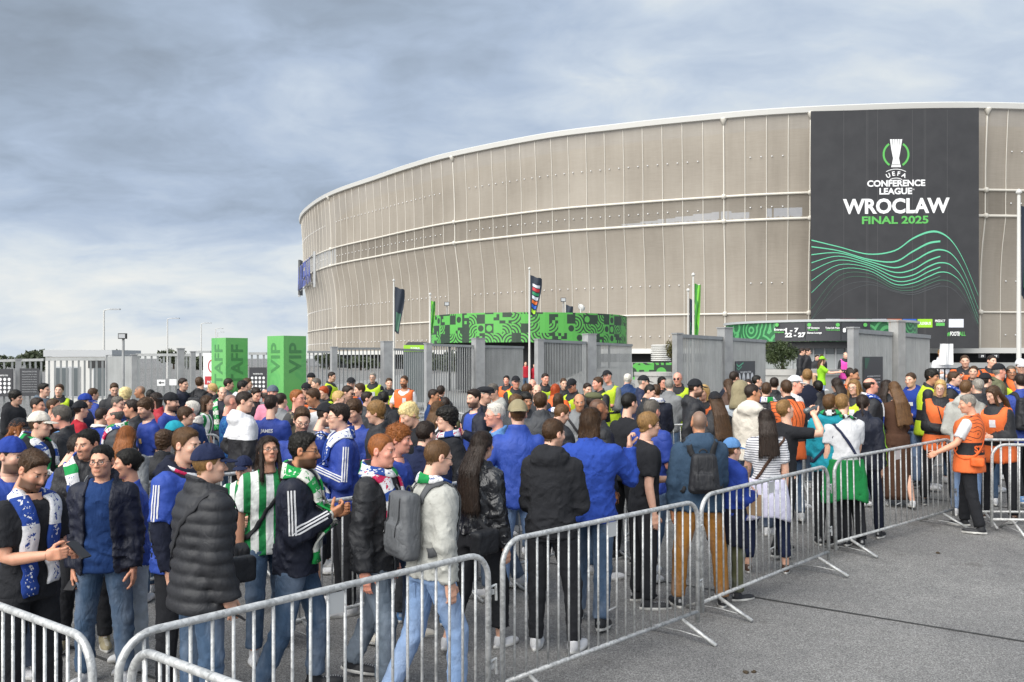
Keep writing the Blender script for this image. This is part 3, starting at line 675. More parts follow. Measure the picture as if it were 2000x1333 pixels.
# grey mesh gate and notices
p0, p1 = at(208, 699, 24), at(261, 699, 24)
gt = empty('mesh_gate', (p0[0], 24, 0), 0, 'flat grey mesh gate behind the floodlight pole', 'gate')
mb = MB(); mb.box(((p1-p0)[0]/2, 0, 1.2), ((p1-p0)[0], 0.03, 2.3)); mb.build('panel', M_FENCE, gt)
mb = MB(); L = (p1-p0)[0]; mb.tube([(0, 0, 0.05), (0, 0, 2.38), (L, 0, 2.38), (L, 0, 0.05)], 0.035, 6); mb.build('frame', M_POST, gt)
def poster(x0, y0, x1, y1, d, label, m=None, art=None, yaw=0.0, d1=None):
    a, b_ = at(x0, y0, d), at(x1, y1, d1 or d); b2 = at(x1, y0, d1 or d); U = b2-a; U[2] = 0; w = np.linalg.norm(U); U /= w; h = a[2]-at(x0, y1, d)[2]
    N = np.array([U[1], -U[0], 0]); o = empty('poster', tuple(a+U*w/2+np.array([0, 0, -h])), 0, label, 'poster'); oo = a+U*w/2+np.array([0, 0, -h])
    mb = MB(); mb.box((0, 0, h/2), (w, 0.02, h), math.atan2(U[1], U[0])); mb.build('board', m or M_SIGN, o)
    P = lambda u, v, l=0.014: U*(u-0.5)*w+np.array([0, 0, v*h])+N*l
    if art == 'icons' or art == 'check':
        flat_text('lettering', 'PROHIBITED ITEMS', M_PRW, P(.5, .74 if art == 'icons' else .62), U, np.array([0, 0, 1.]), h*.05, o, .02, w*.55)
        mb = MB(); rws, cs = (4, 4) if art == 'icons' else (2, 4)
        for r_ in range(rws):
            for c_ in range(cs):
                q = P(.17+.22*c_, (.62 if art == 'icons' else .45)-.15*r_); n0 = len(mb.v); R_ = w*.075
                mb.v += [tuple(q+U*R_*math.cos(t_)+np.array([0, 0, R_*1.1*math.sin(t_)])) for t_ in np.linspace(0, 2*math.pi, 11)[:-1]]; mb.f.append(tuple(range(n0, n0+10)))
        mb.build('icon_row', M_PRW, o)['kind'] = 'stuff'
    if art == 'check':
        for q, m_ in ((0, M_PRT), (1, M_PRT)):
            mb = MB(); dx = .05*q
            mb.strip([P(.04+dx, .88-dx), P(.13+dx/2, .80-dx/2), P(.38, .93)], [P(.04+dx, .93-dx), P(.13+dx/2, .85-dx/2), P(.38, .97)]) if q == 0 else mb.strip([P(.04, .78), P(.13, .71), P(.30, .82)], [P(.04, .81), P(.13, .74), P(.30, .85)])
            mb.build('check_mark', m_, o)
    if art == 'arrow':
        mb = MB(); mb.add([P(.03, .97), P(.03, .72), P(.13, .70), P(.30, .97)], [(0, 1, 2, 3)]); mb.build('folded_arrow', M_PRG2, o)
        for i, t_ in enumerate(('ACCESSIBLE ENTRANCE', 'FOR SPECTATORS', 'WEJSCIE DLA KIBICOW')): flat_text('lettering', t_, M_PRW, P(.5, .50-.08*i), U, np.array([0, 0, 1.]), h*.035, o, .02, w*.7)
    if art == 'text':
        for i in range(9): flat_text('lettering', 'REGULATIONS OF THE EVENT'[i % 3:18+i % 5], M_LGREY, P(.5, .86-.09*i), U, np.array([0, 0, 1.]), h*(.05 if i == 0 else .028), o, .01, w*.75)
    if art == 'notice':
        A, B = [], []
        for t_ in np.linspace(0, 2*math.pi, 25):
            for Ls_, R_ in ((A, .52), (B, .62)): Ls_.append(P(.9, .62)+U*R_*w*math.cos(t_)*.8+np.array([0, 0, R_*w*math.sin(t_)]))
        mb = MB(); mb.strip(A, B); mb.build('red_ring', pm('red', (.50, .03, .04)), o)
        mb = MB(); mb.add([P(.15, .08), P(.95, .08), P(.95, .32), P(.15, .32)], [(0, 1, 2, 3)]); mb.build('red_block', pm('red', (.50, .03, .04)), o)
        flat_text('lettering', 'PKN', M_PRW, P(.6, .12, .018), U, np.array([0, 0, 1.]), h*.07, o, .02, w*.5)
    if art == 'left_arrow':
        mb = MB(); mb.add([P(.15, .5), P(.45, .25), P(.45, .42), P(.88, .42), P(.88, .58), P(.45, .58), P(.45, .75)], [(0, 1, 2, 3, 4, 5, 6)]); mb.build('arrow', M_BLACK, o)
poster(-14, 721, 25, 775, 23.8, 'dark poster of white icons at the far left edge', None, 'icons'); poster(39, 720, 77, 774, 23.8, 'dark poster of grey text beside far left icons', None, 'text')
poster(487, 718, 521, 772, 23.8, 'dark icon poster between the STAFF and VIP columns', None, 'icons')
poster(1436, 706, 1474, 768, 20.1, 'dark poster with green check mark on fence', None, 'check', d1=21.4); poster(1686, 697, 1723, 778, 14.5, 'grey poster with folded green arrow on fence', mat('sign_grey', color=(.07, .075, .078)), 'arrow', d1=15.3)
poster(397, 690, 420, 757, 23.7, 'white notice with red ring behind the STAFF column', M_PRW, 'notice'); poster(307, 742, 323, 754, 23.8, 'small white sign with black left arrow on fence', M_PRW, 'left_arrow'); poster(331, 741, 345, 753, 23.8, 'blank white sheet tied to fence', M_PRW)

# ------------------------------------------------------------------ green columns STAFF and VIP
def _totem(t, b):
    p = worldpos(t); v = t.n('ShaderNodeTexVoronoi', ins={'Vector': p, 'Scale': 1.3})
    rings = t.m('GREATER_THAN', t.m('FRACT', t.m('MULTIPLY', v.outputs['Distance'], 9.0)), 0.6)
    br = t.n('ShaderNodeTexNoise', ins={'Vector': p, 'Scale': 1.1}).outputs[0]
    c = t.mix(t.m('MULTIPLY', rings, 0.35), (0.12, 0.40, 0.125), (0.165, 0.47, 0.15)); c = t.mix(t.m('GREATER_THAN', br, 0.52), c, t.mix(0.5, c, (0.16, 0.46, 0.13)))
    link(t, c, b.inputs['Base Color'])
M_TOTEM = mat('green_totem_print', _totem, rough=0.5); M_TOTTXT = mat('dark_green_print', color=(.075, .24, .085), rough=.5)
def totem(x0, xc, x1, y0, d, txt, label):
    a, c, b_ = at(x0, y0+1, d+0.45), at(xc, y0+1, d), at(x1, y0, d+0.38); zg = float(ground_z(c[0], c[1])); zt = c[2]
    o = empty('green_column', (c[0], c[1], zg), 0, label, 'sign column'); oo = np.array([c[0], c[1], zg]); e = a+b_-c
    pts = [p*[1, 1, 0] for p in (a, c, b_, e)]; mb = MB()
    V = [p+[0, 0, zg]-oo for p in pts]+[p+[0, 0, zt]-oo for p in pts]
    mb.add(V, [(0, 1, 5, 4), (1, 2, 6, 5), (2, 3, 7, 6), (3, 0, 4, 7), (4, 5, 6, 7), (3, 2, 1, 0)]); mb.build('body', M_TOTEM, o)
    for p, q, m_ in ((a, c, M_TOTTXT), (c, b_, M_TOTTXT)):
        U = (q-p)*[1, 1, 0]; w = np.linalg.norm(U); U /= w; N = np.array([U[1], -U[0], 0]); mid = (p+q)/2; mid[2] = zt
        n = len(txt); hh = w*0.52; wd = 0.98 if n == 5 else 0.55
        wd = (1.02 if n == 5 else 0.64)
        O = mid-np.array([0, 0, 0.14+wd/2])+N*0.004-oo+U*hh/2
        flat_text('lettering', txt, m_, O, U, np.array([0, 0, 1.]), hh, o, .02, wd, rot=True)
    return o
totem(413, 441, 484, 659, 18.5, 'STAFF', 'green printed column lettered STAFF behind the crowd'); totem(522, 554, 598, 655, 18.5, 'VIP', 'green printed column lettered VIP behind the crowd')

# ------------------------------------------------------------------ white cabin, lamps, flags
c0, c1 = at(86, 684, 32), at(220, 684, 32); cab = empty('site_cabin', ((c0+c1)[0]/2, 33.2, 0), 0, 'white flat-roofed site cabin behind the left fence', 'cabin'); w = (c1-c0)[0]; zt = c0[2]
mb = MB(); mb.box((0, 0, (zt-.25)/2), (w-.1, 2.4, zt-.25)); mb.build('wall', M_WHITE, cab)
mb = MB(); mb.box((0, 0, zt-.12), (w, 2.5, .24)); mb.build('roof_frame', mat('cabin_grey', color=(.45, .46, .47)), cab)
for x, ww in ((-w*.23, .45), (w*.34, .5), (-.1, .25)):
    f_ = MB(); f_.box((x, -1.205, 1.45), (ww+.1, .05, 1.1)); fo = f_.build('window', mat('cabin_grey'), cab); q = MB(); q.box((x, -1.235, 1.45), (ww, .02, 1.0)); q.build('pane', M_GLASS, fo)
mb = MB(); mb.box((w*.3, -1.21, zt-.5), (w*.3, .06, .3)); mb.build('shutter_box', M_DARK, cab)
def lamp_post(x, y, d, label):
    p = at(x, y, d); o = empty('street_lamp', (p[0], p[1], 0), 0, label, 'street lamp'); h = p[2]
    mb = MB(); mb.tube([(0, 0, 0), (0, 0, h)], [0.10, 0.06], 8); mb.build('pole', M_WHITE, o)
    mb = MB(); mb.tube([(0, 0, h), (0.25, 0, h+.08), (0.55, 0, h+.1)], 0.04, 6); mb.build('arm', M_WHITE, o)
    mb = MB(); mb.box((0.85, 0, h+.1), (.75, .25, .09)); mb.build('lamp_head', M_LGREY, o)
for i, (x, y, d) in enumerate(((203, 607, 68), (327, 624, 92), (393, 633, 110), (421, 643, 145), (425, 650, 170))):
    lamp_post(x, y, d, ['tallest white street lamp above the site cabin', 'white street lamp right of the floodlight pole', 'white street lamp just left of the STAFF column', 'small far street lamp above the STAFF column, upper one', 'smallest far street lamp above the STAFF column, lower one'][i])
p = at(254, 660, 23); fl = empty('floodlight_mast', (p[0], 22.6, 0), 0, 'black floodlight on a grey mast in front of the left fence', 'floodlight')
mb = MB(); mb.tube([(0, 0, 0), (0, 0, p[2])], .035, 8); mb.build('mast', M_POST, fl); mb = MB(); mb.box((0, -.04, p[2]+.03), (.20, .08, .14)); mb.build('lamp_head', M_BLACK, fl); mb = MB(); mb.box((0, -.084, p[2]+.03), (.16, .012, .10)); mb.build('lamp_glass', M_LGREY, fl)
def flag(x, ytop, d, w, h, m, label, ybase=None, parts=None, pole_r=.045, dirx=1):
    p = at(x, ytop, d); zb = float(ground_z(p[0], p[1])); o = empty('flag_pole', (p[0], p[1], zb), 0, label, 'flag'); H = p[2]-zb
    mb = MB(); mb.tube([(0, 0, 0), (0, 0, H)], [pole_r*1.3, pole_r*.8], 8); mb.build('pole', M_WHITE, o)
    mb = MB(); mb.lathe([(.01, 0), (.07, .06), (.07, .1), (.01, .16)], 8, (0, 0, H)); mb.build('finial', M_WHITE, o)
    nu, nv = 10, 22; V = []
    def fp(u, v):
        a = w*u*(1-.25*v)*(.75+.25*math.sin(3.1*v+1)); return (dirx*a+.05, .10*math.sin(7*u+5*v)*u, H-.25-h*v-(.35*u*w)+.04*math.sin(9*u)*u)
    for j in range(nv):
        for i in range(nu): V.append(fp(i/(nu-1), j/(nv-1)))
    Fc = [(j*nu+i, j*nu+i+1, (j+1)*nu+i+1, (j+1)*nu+i) for j in range(nv-1) for i in range(nu-1)]
    cl = MB().add(V, Fc).build('cloth', m, o, True)
    for (v0, v1, mm) in (parts or ()):
        V = []
        for v in np.linspace(v0, v1, 4):
            for u in np.linspace(.2, .85, 6): q = fp(u, v); V.append((q[0], q[1]-.02, q[2]))
        MB().add(V, [(j*6+i, j*6+i+1, (j+1)*6+i+1, (j+1)*6+i) for j in range(3) for i in range(5)]).build('printed_block', mm, cl, True)
    return o
M_FNAVY = mat('navy_flag', color=(.016, .024, .040), rough=.7); M_FGREEN = mat('green_flag', lambda t, b: link(t, t.mix(t.m('GREATER_THAN', t.n('ShaderNodeTexWave', ins={'Vector': objco(t), 'Scale': 1.3, 'Distortion': 6.0}).outputs['Fac'], .55), (.16, .50, .045), (.04, .22, .03)), b.inputs['Base Color']), rough=.7)
flag(769, 551, 48, .55, 2.4, M_FNAVY, 'dark navy flag drooping on pole left of the green kiosk', parts=((.55, .95, M_PRG2),))
flag(840, 578, 46, .22, 1.7, M_FGREEN, 'thin green flag at the left end of the green kiosk')
flag(1034, 528, 46, .62, 2.0, M_FNAVY, 'navy flag with a column of coloured logos above kiosk', parts=((.20, .27, pm('white', (.62, .64, .70))), (.29, .37, pm('red', (.5, .03, .04))), (.40, .47, pm('emerald', (.02, .25, .11))), (.50, .58, pm('white', (.62, .64, .70))), (.61, .69, pm('orange', (.62, .13, .02))), (.72, .80, pm('blue', (.02, .10, .45))), (.84, .93, M_LIME)))
flag(1344, 571, 36, .16, 1.9, M_FNAVY, 'furled navy flag just left of the tall green flag', parts=((.5, .95, M_PRG2),), pole_r=.03)
flag(1354, 541, 34, .26, 2.1, M_FGREEN, 'tall green flag above the slat fence', pole_r=.04)
flag(1990, 382, 22, .45, 2.2, M_FNAVY, 'tall white pole with dark green flag at right edge', parts=((.5, .9, M_PRG2),), pole_r=.05)
flag(1104, 588, 60, .5, 1.3, M_FNAVY, 'small navy flag behind the kiosk floodlight', pole_r=.03)

# louvred drum, planters, bush, far trees
p = at(1291, 674, 40); zz = float(ground_z(p[0], p[1])); dr = empty('vent_drum', (p[0], p[1], zz), 0, 'pale louvred ventilation drum behind the fence gap', 'vent')
for i in range(9):
    z0 = at(1291, 706, 40)[2]-zz+i*.083; mb = MB(); mb.lathe([(.38, 0), (.45, .02), (.45, .055), (.38, .075)], 24, (0, 0, z0)); mb.build('louvre', M_WHITE, dr, True)
mb = MB(); mb.lathe([(.37, 0), (.37, at(1291, 674, 40)[2]-zz)], 24); mb.build('core', M_CHAR, dr)
a, b_ = at(1236, 709, 38), at(1318, 734, 38); hd = empty('printed_hoarding', ((a+b_)[0]/2, 38, float(ground_z(5, 38))), 0, 'low hoarding with green geometric print behind fence gap', 'hoarding')
mb = MB(); hh = a[2]-hd.location.z; mb.box((0, 0, hh/2), ((b_-a)[0], .08, hh)); o = mb.build('panel', M_GEO, hd); uvl = o.data.uv_layers.new(name='UVMap')
for l in o.data.loops: c = o.data.vertices[l.vertex_index].co; uvl.data[l.index].uv = (c.x*1.6+7, c.z*1.6)
def leaf_mat(name, c0, c1): return mat(name, lambda t, b: link(t, t.ramp(t.noise(worldpos(t), 3.0, 3), [(.3, c0), (.7, c1)]), b.inputs['Base Color']), rough=.6)
M_BUSH = leaf_mat('bush_leaves', (.018, .034, .009), (.060, .085, .022)); M_TREE = leaf_mat('autumn_leaves', (.05, .055, .015), (.12, .10, .03)); M_FAR = leaf_mat('far_leaves', (.030, .045, .020), (.07, .085, .04)); M_BARK = mat('bark', color=(.06, .045, .03), rough=.9)
def leafy(parent, c, r, n, m, size, seed, name='crown', lobes=9):
    g_ = np.random.default_rng(seed); L = g_.normal(size=(lobes, 3)); L /= np.linalg.norm(L, axis=1)[:, None]; L *= g_.uniform(.25, .72, (lobes, 1)); R_ = g_.uniform(.28, .50, lobes)
    k = g_.integers(0, lobes, n); d = g_.normal(size=(n, 3)); d /= np.linalg.norm(d, axis=1)[:, None]; P = (L[k]+d*R_[k][:, None]*g_.uniform(.55, 1.0, (n, 1)))*np.array(r)+np.array(c)
    a = g_.normal(size=(n, 3)); a /= np.linalg.norm(a, axis=1)[:, None]; b2 = np.cross(a, g_.normal(size=(n, 3))); b2 /= np.linalg.norm(b2, axis=1)[:, None]
    s = size*g_.uniform(.6, 1.3, (n, 1)); V = np.stack([P-a*s, P-b2*s*.45, P+a*s, P+b2*s*.45], 1).reshape(-1, 3)
    return link_obj(name, mesh_from(name, V, np.arange(n*4).reshape(n, 4), [m]), parent)
p = at(1527, 724, 30); zb = float(ground_z(p[0], p[1])); tr = empty('clipped_bush', (p[0], p[1], zb), 0, 'dense dark green round bush in concrete planter', 'bush')
leafy(tr, (0, 0, at(1527, 690, 30)[2]-zb), (.62, .6, .62), 7000, M_BUSH, .035, 3, lobes=22)
mb = MB(); mb.tube([(0, 0, .5), (.02, 0, 1.0), (0, .02, 1.5)], [.06, .05, .03], 6); mb.build('trunk', M_BARK, tr)
def planter(x0, x1, y0, y1, d, label):
    a, b_ = at(x0, y0, d), at(x1, y1, d); zb = float(ground_z((a+b_)[0]/2, d)); o = empty('concrete_planter', ((a+b_)[0]/2, d+1.0, zb-.1), 0, label, 'planter'); h = a[2]-zb+.1; w = (b_-a)[0]
    mb = MB(); n = 40; ri = [(w/2*math.cos(t_), 1.1*math.sin(t_)) for t_ in np.linspace(0, 2*math.pi, n+1)[:-1]]
    V = [(x*s, y*s, z) for s, z in ((.96, 0), (.96, h*.80), (1.0, h*.82), (1.0, h), (.9, h), (.9, h-.15)) for x, y in ri]
    mb.add(V, [(i*n+j, i*n+(j+1) % n, (i+1)*n+(j+1) % n, (i+1)*n+j) for i in range(5) for j in range(n)]+[tuple(5*n+j for j in range(n))]); mb.build('rim', M_CONC, o)
planter(1490, 1660, 722, 760, 29, 'low round concrete planter under the bush'); planter(1246, 1330, 728, 745, 33, 'pale concrete planter seen through the fence gap')
p = at(1312, 690, 34); zb = float(ground_z(p[0], p[1])); tr = empty('young_tree', (p[0], p[1], zb), 0, 'thin olive-brown tree at left of the flagged fence leaf', 'tree')
leafy(tr, (0, 0, at(1312, 684, 34)[2]-zb), (.32, .32, .55), 1500, M_TREE, .035, 8); mb = MB(); mb.tube([(0, 0, 0), (.03, 0, .9), (0, 0, 1.6)], [.05, .04, .02], 6); mb.build('trunk', M_BARK, tr)
rng = random.Random(11)
for i in range(16):
    X = -95+i*6.2+rng.uniform(-2, 2); Y = 150+rng.uniform(-12, 25); tr = empty('roadside_tree', (X, Y, 0), 0, 'distant low green tree behind the left fence, %s from left' % ['first', 'second', 'third', 'fourth', 'fifth', 'sixth', 'seventh', 'eighth', 'ninth', 'tenth', 'eleventh', 'twelfth', 'thirteenth', 'fourteenth', 'fifteenth', 'sixteenth'][i], 'tree', 'distant trees behind the left fence')
    h = rng.uniform(2.2, 4.2); leafy(tr, (0, 0, h*.55), (4.2, 2.5, h*.62), 500, M_FAR, .42, 50+i); mb = MB(); mb.tube([(0, 0, 0), (0, 0, h*.5)], [.2, .1], 6); mb.build('trunk', M_BARK, tr)
# vehicle roof behind the fence (lime coach)
p = at(840, 672, 36); co = empty('lime_coach', (p[0]-.95, 37.5, float(ground_z(p[0], 37))), 0, 'lime green coach roof showing above the slat fence', 'coach'); zt = at(840, 668, 36)[2]-co.location.z
mb = MB(); mb.slab([(-.15, -1.2, .35), (.75, -1.2, .35)], [(-.15, -1.2, zt-.12), (.75, -1.2, zt-.12)], (0, 2.4, 0)); mb.build('body', M_GLASS, co); mb = MB(); mb.box((.3, -1.212, zt-.26), (.9, .02, .26)); mb.build('lime_band', M_LIME, co)
mb = MB(); mb.slab([(-.10, -1.1, zt-.12), (.72, -1.1, zt-.12)], [(.0, -1.0, zt), (.66, -1.0, zt)], (0, 2.1, 0)); mb.build('roof', M_CHAR, co)
flat_text('lettering', 'FLIXBUS', M_PRW, np.array([.32, -1.226, zt-.29]), np.array([1., 0, 0]), np.array([0, 0, 1.]), .07, co, .03)
# railing under the banner with the dark entrance behind
a, b_ = at(1812, 722, 19), at(2030, 716, 19); rl = empty('black_railing', (a[0], 19, float(ground_z(a[0], 19))), 0, 'black vertical-bar railing below the banner at right', 'railing'); L = (b_-a)[0]; h = a[2]-rl.location.z
mb = MB(); mb.box((0, 0, h/2), (.025, .025, h)); bm_ = mb.mesh('bar', M_BLACK)
for i in range(int(L/.12)+1): link_obj('bar', bm_, rl, (i*.12, 0, 0))
mb = MB(); mb.box((L/2, 0, h+.015), (L, .05, .03)); mb.box((L/2, 0, .12), (L, .04, .03)); mb.build('rail', M_BLACK, rl)
for x in (1918, 1944):
    p = at(x, 696, 60); o = empty('gate_number_sign', tuple(p), 0, 'black sign numbered 19 over the dark arena entrance, %s' % ('left' if x < 1930 else 'right'), 'sign'); mb = MB(); mb.box((0, 0, 0), (.46, .06, .26)); mb.build('board', M_CHAR, o)
    flat_text('lettering', '19', M_PRW, np.array([0, -.035, -.07]), np.array([1., 0, 0]), np.array([0, 0, 1.]), .14, o, .03)
# ------------------------------------------------------------------ crowd-control barriers
BARR = {}
def barrier_protos(H=1.1, L=2.3):
    r = .0185; z0 = .17; R_ = .16
    mb = MB(); arc = lambda cx, cz, a0, a1: [(cx+R_*math.cos(t_), 0, cz+R_*math.sin(t_)) for t_ in np.linspace(a0, a1, 8)]
    pts = [(r, 0, .08)]+arc(r+R_, H-R_, math.pi, math.pi/2)+arc(L-r-R_, H-R_, math.pi/2, 0)+[(L-r, 0, .08)]
    mb.tube(pts, r, 10); BARR['frame'] = mb.mesh('frame', M_GALV, True)
    mb = MB(); mb.tube([(r, 0, z0), (L-r, 0, z0)], .017, 8); BARR['rail'] = mb.mesh('bottom_rail', M_GALV, True)
    mb = MB(); mb.tube([(0, 0, z0), (0, 0, H-.01)], .0085, 6); BARR['bar'] = mb.mesh('bar', M_GALV, True)
    mb = MB()
    for sg in (-1, 1): mb.tube([(0, 0, z0-.01), (0, sg*.33, .012)], .016, 6)
    mb.tube([(0, -.30, .045), (0, 0, .06), (0, .30, .045)], .005, 5); BARR['foot'] = mb.mesh('foot', M_GALV, True)
    mb = MB(); mb.box((0, 0, 0), (.115, .006, .11)); BARR['plate'] = mb.mesh('plate', mat('plate_grey', color=(.55, .56, .56), rough=.45, metal=.3))
    mb = MB(); mb.tube([(-.0575, 0, 0), (.0575, 0, .01)], .006, 5); BARR['cross'] = mb.mesh('cross_bar', M_GALV)
    mb = MB(); mb.tube([(0, 0, 0), (.05, 0, .01), (.055, 0, -.09)], .009, 6); mb.box((.012, 0, -.03), (.03, .02, .03)); BARR['hook'] = mb.mesh('hook', M_GALV)
barrier_protos()
def barrier(a, b_, label, group=None, hooks=True, yaw_flip=False):
    a = np.array(a, float); b_ = np.array(b_, float); d = b_-a; L = np.linalg.norm(d); ang = math.atan2(d[1], d[0])
    za, zb = float(ground_z(*a)), float(ground_z(*b_))
    o = empty('crowd_barrier', (a[0], a[1], za), 0, label, 'barrier', group); o.rotation_euler = (0, -math.atan2(zb-za, L), ang); o.scale = (L/2.3, 1, 1)
    link_obj('frame', BARR['frame'], o); link_obj('bottom_rail', BARR['rail'], o)
    n = 20
    for i in range(n): link_obj('bar', BARR['bar'], o, (.021+(i+1)*(2.3-.042)/(n+1), 0, 0))
    link_obj('plate', BARR['plate'], o, (1.15, 0, 1.02)); link_obj('cross_bar', BARR['cross'], o, (1.15, 0, .42))
    for x in (.26, 2.04): link_obj('foot', BARR['foot'], o, (x, 0, 0))
    if hooks:
        for z in (.88, .42): link_obj('hook', BARR['hook'], o, (2.30, 0, z))
    return o
BGRP = None
barrier((-1.70, 3.83), (-.135, 5.55), 'bright steel barrier in front of the backpack man, nearest centre'); barrier((-.075, 5.86), (1.575, 7.55), 'steel barrier in front of the white-sneakered man and the big blue-shirted man')
barrier((1.645, 7.80), (3.43, 9.68), 'steel barrier in front of the striped-shirt woman'); barrier((3.62, 10.05), (5.80, 11.75), 'steel barrier with small plate in front of the green-skirted boy'); barrier((5.85, 11.6), (8.2, 11.5), 'steel barrier at right edge held by the steward')
barrier((5.95, 11.15), (8.3, 11.0), 'flat steel barrier lapping the right edge barrier', hooks=False)
barrier((-3.55, 5.15), (-1.77, 3.80), 'steel barrier in the bottom left corner'); barrier((-1.60, 3.74), (.23, 2.33), 'steel barrier cut by the bottom edge, nearest to camera', hooks=False)
u = np.array([.674, .739]); nrm = np.array([-.739, .674]); A0 = np.array([-1.70, 3.83])
k = 0
TXT = ['behind the green-striped woman and boy', 'behind the backpack man', 'behind the black hoodie man', 'behind the blue shirted man', 'behind the leather jacket woman']
for off_, t0, n in ((2.35, 2.3, 3), (4.55, -.9, 4), (6.6, -2.2, 5), (8.8, -1.5, 4)):
    for i in range(n):
        a = A0+nrm*off_+u*(t0+i*2.36); b_ = a+u*2.3
        barrier(a, b_, 'steel barrier in the queue, %s row back, %s from left' % ({2.35: 'second', 4.55: 'third', 6.6: 'fourth', 8.8: 'fifth'}[off_], ['first', 'second', 'third', 'fourth', 'fifth'][i]), 'lane barriers inside the queue')
barrier((-12.3, 17.3), (-10.0, 17.2), 'steel barrier behind the black-capped woman at left edge'); barrier((-9.95, 17.15), (-7.65, 17.0), 'steel barrier behind the cream-capped man'); barrier((-3.2, 18.5), (-.9, 18.6), 'steel barrier before the orange steward in the middle distance')
barrier((2.45, 14.1), (4.75, 13.7), 'steel barrier behind the bearded black-cap man'); barrier((6.45, 15.0), (8.7, 15.5), 'steel barrier right of the woman in brown')
# small litter
for i, (x, y) in enumerate(((1832, 1095), (1457, 1315), (1473, 1314))):
    d = CAM_H*F_PX/(y-HOR); X = (x-1000)*d/F_PX; g_ = np.random.default_rng(i); mb = MB()
    th = np.linspace(0, 2*math.pi, 9)[:-1]; r_ = .022*g_.uniform(.6, 1.3, 8); mb.add([(r_[j]*math.cos(th[j]), r_[j]*math.sin(th[j]), .004+.012*g_.random()) for j in range(8)]+[(0, 0, .02)]+[(r_[j]*math.cos(th[j]), r_[j]*math.sin(th[j]), 0) for j in range(8)], [(j, (j+1) % 8, 8) for j in range(8)]+[(9+j, 9+(j+1) % 8, (j+1) % 8, j) for j in range(8)])
    o = mb.build('dry_leaf', mat('leaf_brown', color=(.05, .035, .02), rough=.9), loc=(X, d, float(ground_z(X, d))+.001)); tag(o, ['dry brown leaf on the empty asphalt at right', 'small dark crumb at the bottom, left of a pair', 'small dark crumb at the bottom, right of a pair'][i], 'litter')
# ------------------------------------------------------------------ people: distance fields -> surfaces
def smin(a, b, k):
    h = np.clip(.5+.5*(b-a)/k, 0, 1); return b+(a-b)*h-k*h*(1-h)
def ell(P, c, r):
    q = (P-np.asarray(c, np.float32))/np.asarray(r, np.float32); k0 = np.linalg.norm(q, axis=-1); k1 = np.linalg.norm(q/np.asarray(r, np.float32), axis=-1)+1e-9
    return k0*(k0-1)/k1
def cap(P, a, b, r0, r1, cut=False):
    a = np.asarray(a, np.float32); b = np.asarray(b, np.float32); ab = b-a; L2 = float(ab@ab)+1e-12
    t = (P-a)@ab/L2; tc = np.clip(t, 0, 1)
    d = np.linalg.norm(P-a-tc[..., None]*ab, axis=-1)-(r0+(r1-r0)*tc)
    if cut: d = np.maximum(d, (t-1)*math.sqrt(L2))
    return d
def grid(lo, hi, c):
    ax = [np.arange(l, h_+c, c, dtype=np.float32) for l, h_ in zip(lo, hi)]
    return np.stack(np.meshgrid(*ax, indexing='ij'), -1), np.asarray(lo, np.float32)
EDG = [((0, 0, 0), (1, 0, 0)), ((0, 1, 0), (1, 1, 0)), ((0, 0, 1), (1, 0, 1)), ((0, 1, 1), (1, 1, 1)), ((0, 0, 0), (0, 1, 0)), ((1, 0, 0), (1, 1, 0)), ((0, 0, 1), (0, 1, 1)), ((1, 0, 1), (1, 1, 1)), ((0, 0, 0), (0, 0, 1)), ((1, 0, 0), (1, 0, 1)), ((0, 1, 0), (0, 1, 1)), ((1, 1, 0), (1, 1, 1))]
def nets(D, lo, c):
    """naive surface nets"""
    ins = D < 0; nx, ny, nz = [n-1 for n in D.shape]
    cnt = sum(ins[i:i+nx, j:j+ny, k:k+nz].astype(np.int8) for i in (0, 1) for j in (0, 1) for k in (0, 1))
    I, J, K = np.where((cnt > 0) & (cnt < 8)); n = len(I)
    idx = -np.ones((nx, ny, nz), np.int32); idx[I, J, K] = np.arange(n)
    acc = np.zeros((n, 3), np.float32); w = np.zeros(n, np.float32)
    for a, b in EDG:
        va = D[I+a[0], J+a[1], K+a[2]]; vb = D[I+b[0], J+b[1], K+b[2]]; m = (va < 0) != (vb < 0)
        t = np.where(m, va/(va-vb+1e-12), 0)[:, None]
        acc += np.where(m[:, None], np.array(a, np.float32)+t*(np.array(b, np.float32)-np.array(a, np.float32)), 0); w += m
    V = (np.stack([I, J, K], -1)+acc/w[:, None])*c+lo
    Q = []
    for ax in range(3):
        s0 = [slice(None)]*3; s1 = [slice(None)]*3; s0[ax] = slice(0, -1); s1[ax] = slice(1, None)
        A = ins[tuple(s0)]; B = ins[tuple(s1)]; E = np.argwhere(A != B)
        u, v = (ax+1) % 3, (ax+2) % 3
        E = E[(E[:, u] > 0) & (E[:, v] > 0) & (E[:, u] < D.shape[u]-1) & (E[:, v] < D.shape[v]-1)]
        if not len(E): continue
        def cell(du, dv):
            q = E.copy(); q[:, u] += du; q[:, v] += dv; return idx[q[:, 0], q[:, 1], q[:, 2]]
        q = np.stack([cell(-1, -1), cell(0, -1), cell(0, 0), cell(-1, 0)], -1)
        fl = A[E[:, 0], E[:, 1], E[:, 2]]; q[~fl] = q[~fl][:, ::-1]; Q.append(q)
    Q = np.concatenate(Q); Q = Q[(Q >= 0).all(1)]
    return V, Q
def sines(P, seed, lam, n=5, zs=1.0, warp=1.3):
    g_ = np.random.default_rng(seed); s = 0
    for i in range(n):
        k = g_.normal(size=3); k[2] *= zs; k = k/np.linalg.norm(k)*2*math.pi/(lam*g_.uniform(.7, 1.4)); k2 = g_.normal(size=3); k2 = k2/np.linalg.norm(k2)*2*math.pi/(lam*2.2)
        s = s+np.sin(P@k.astype(np.float32)+warp*np.sin(P@k2.astype(np.float32)+i)+g_.uniform(0, 6))
    return s/n

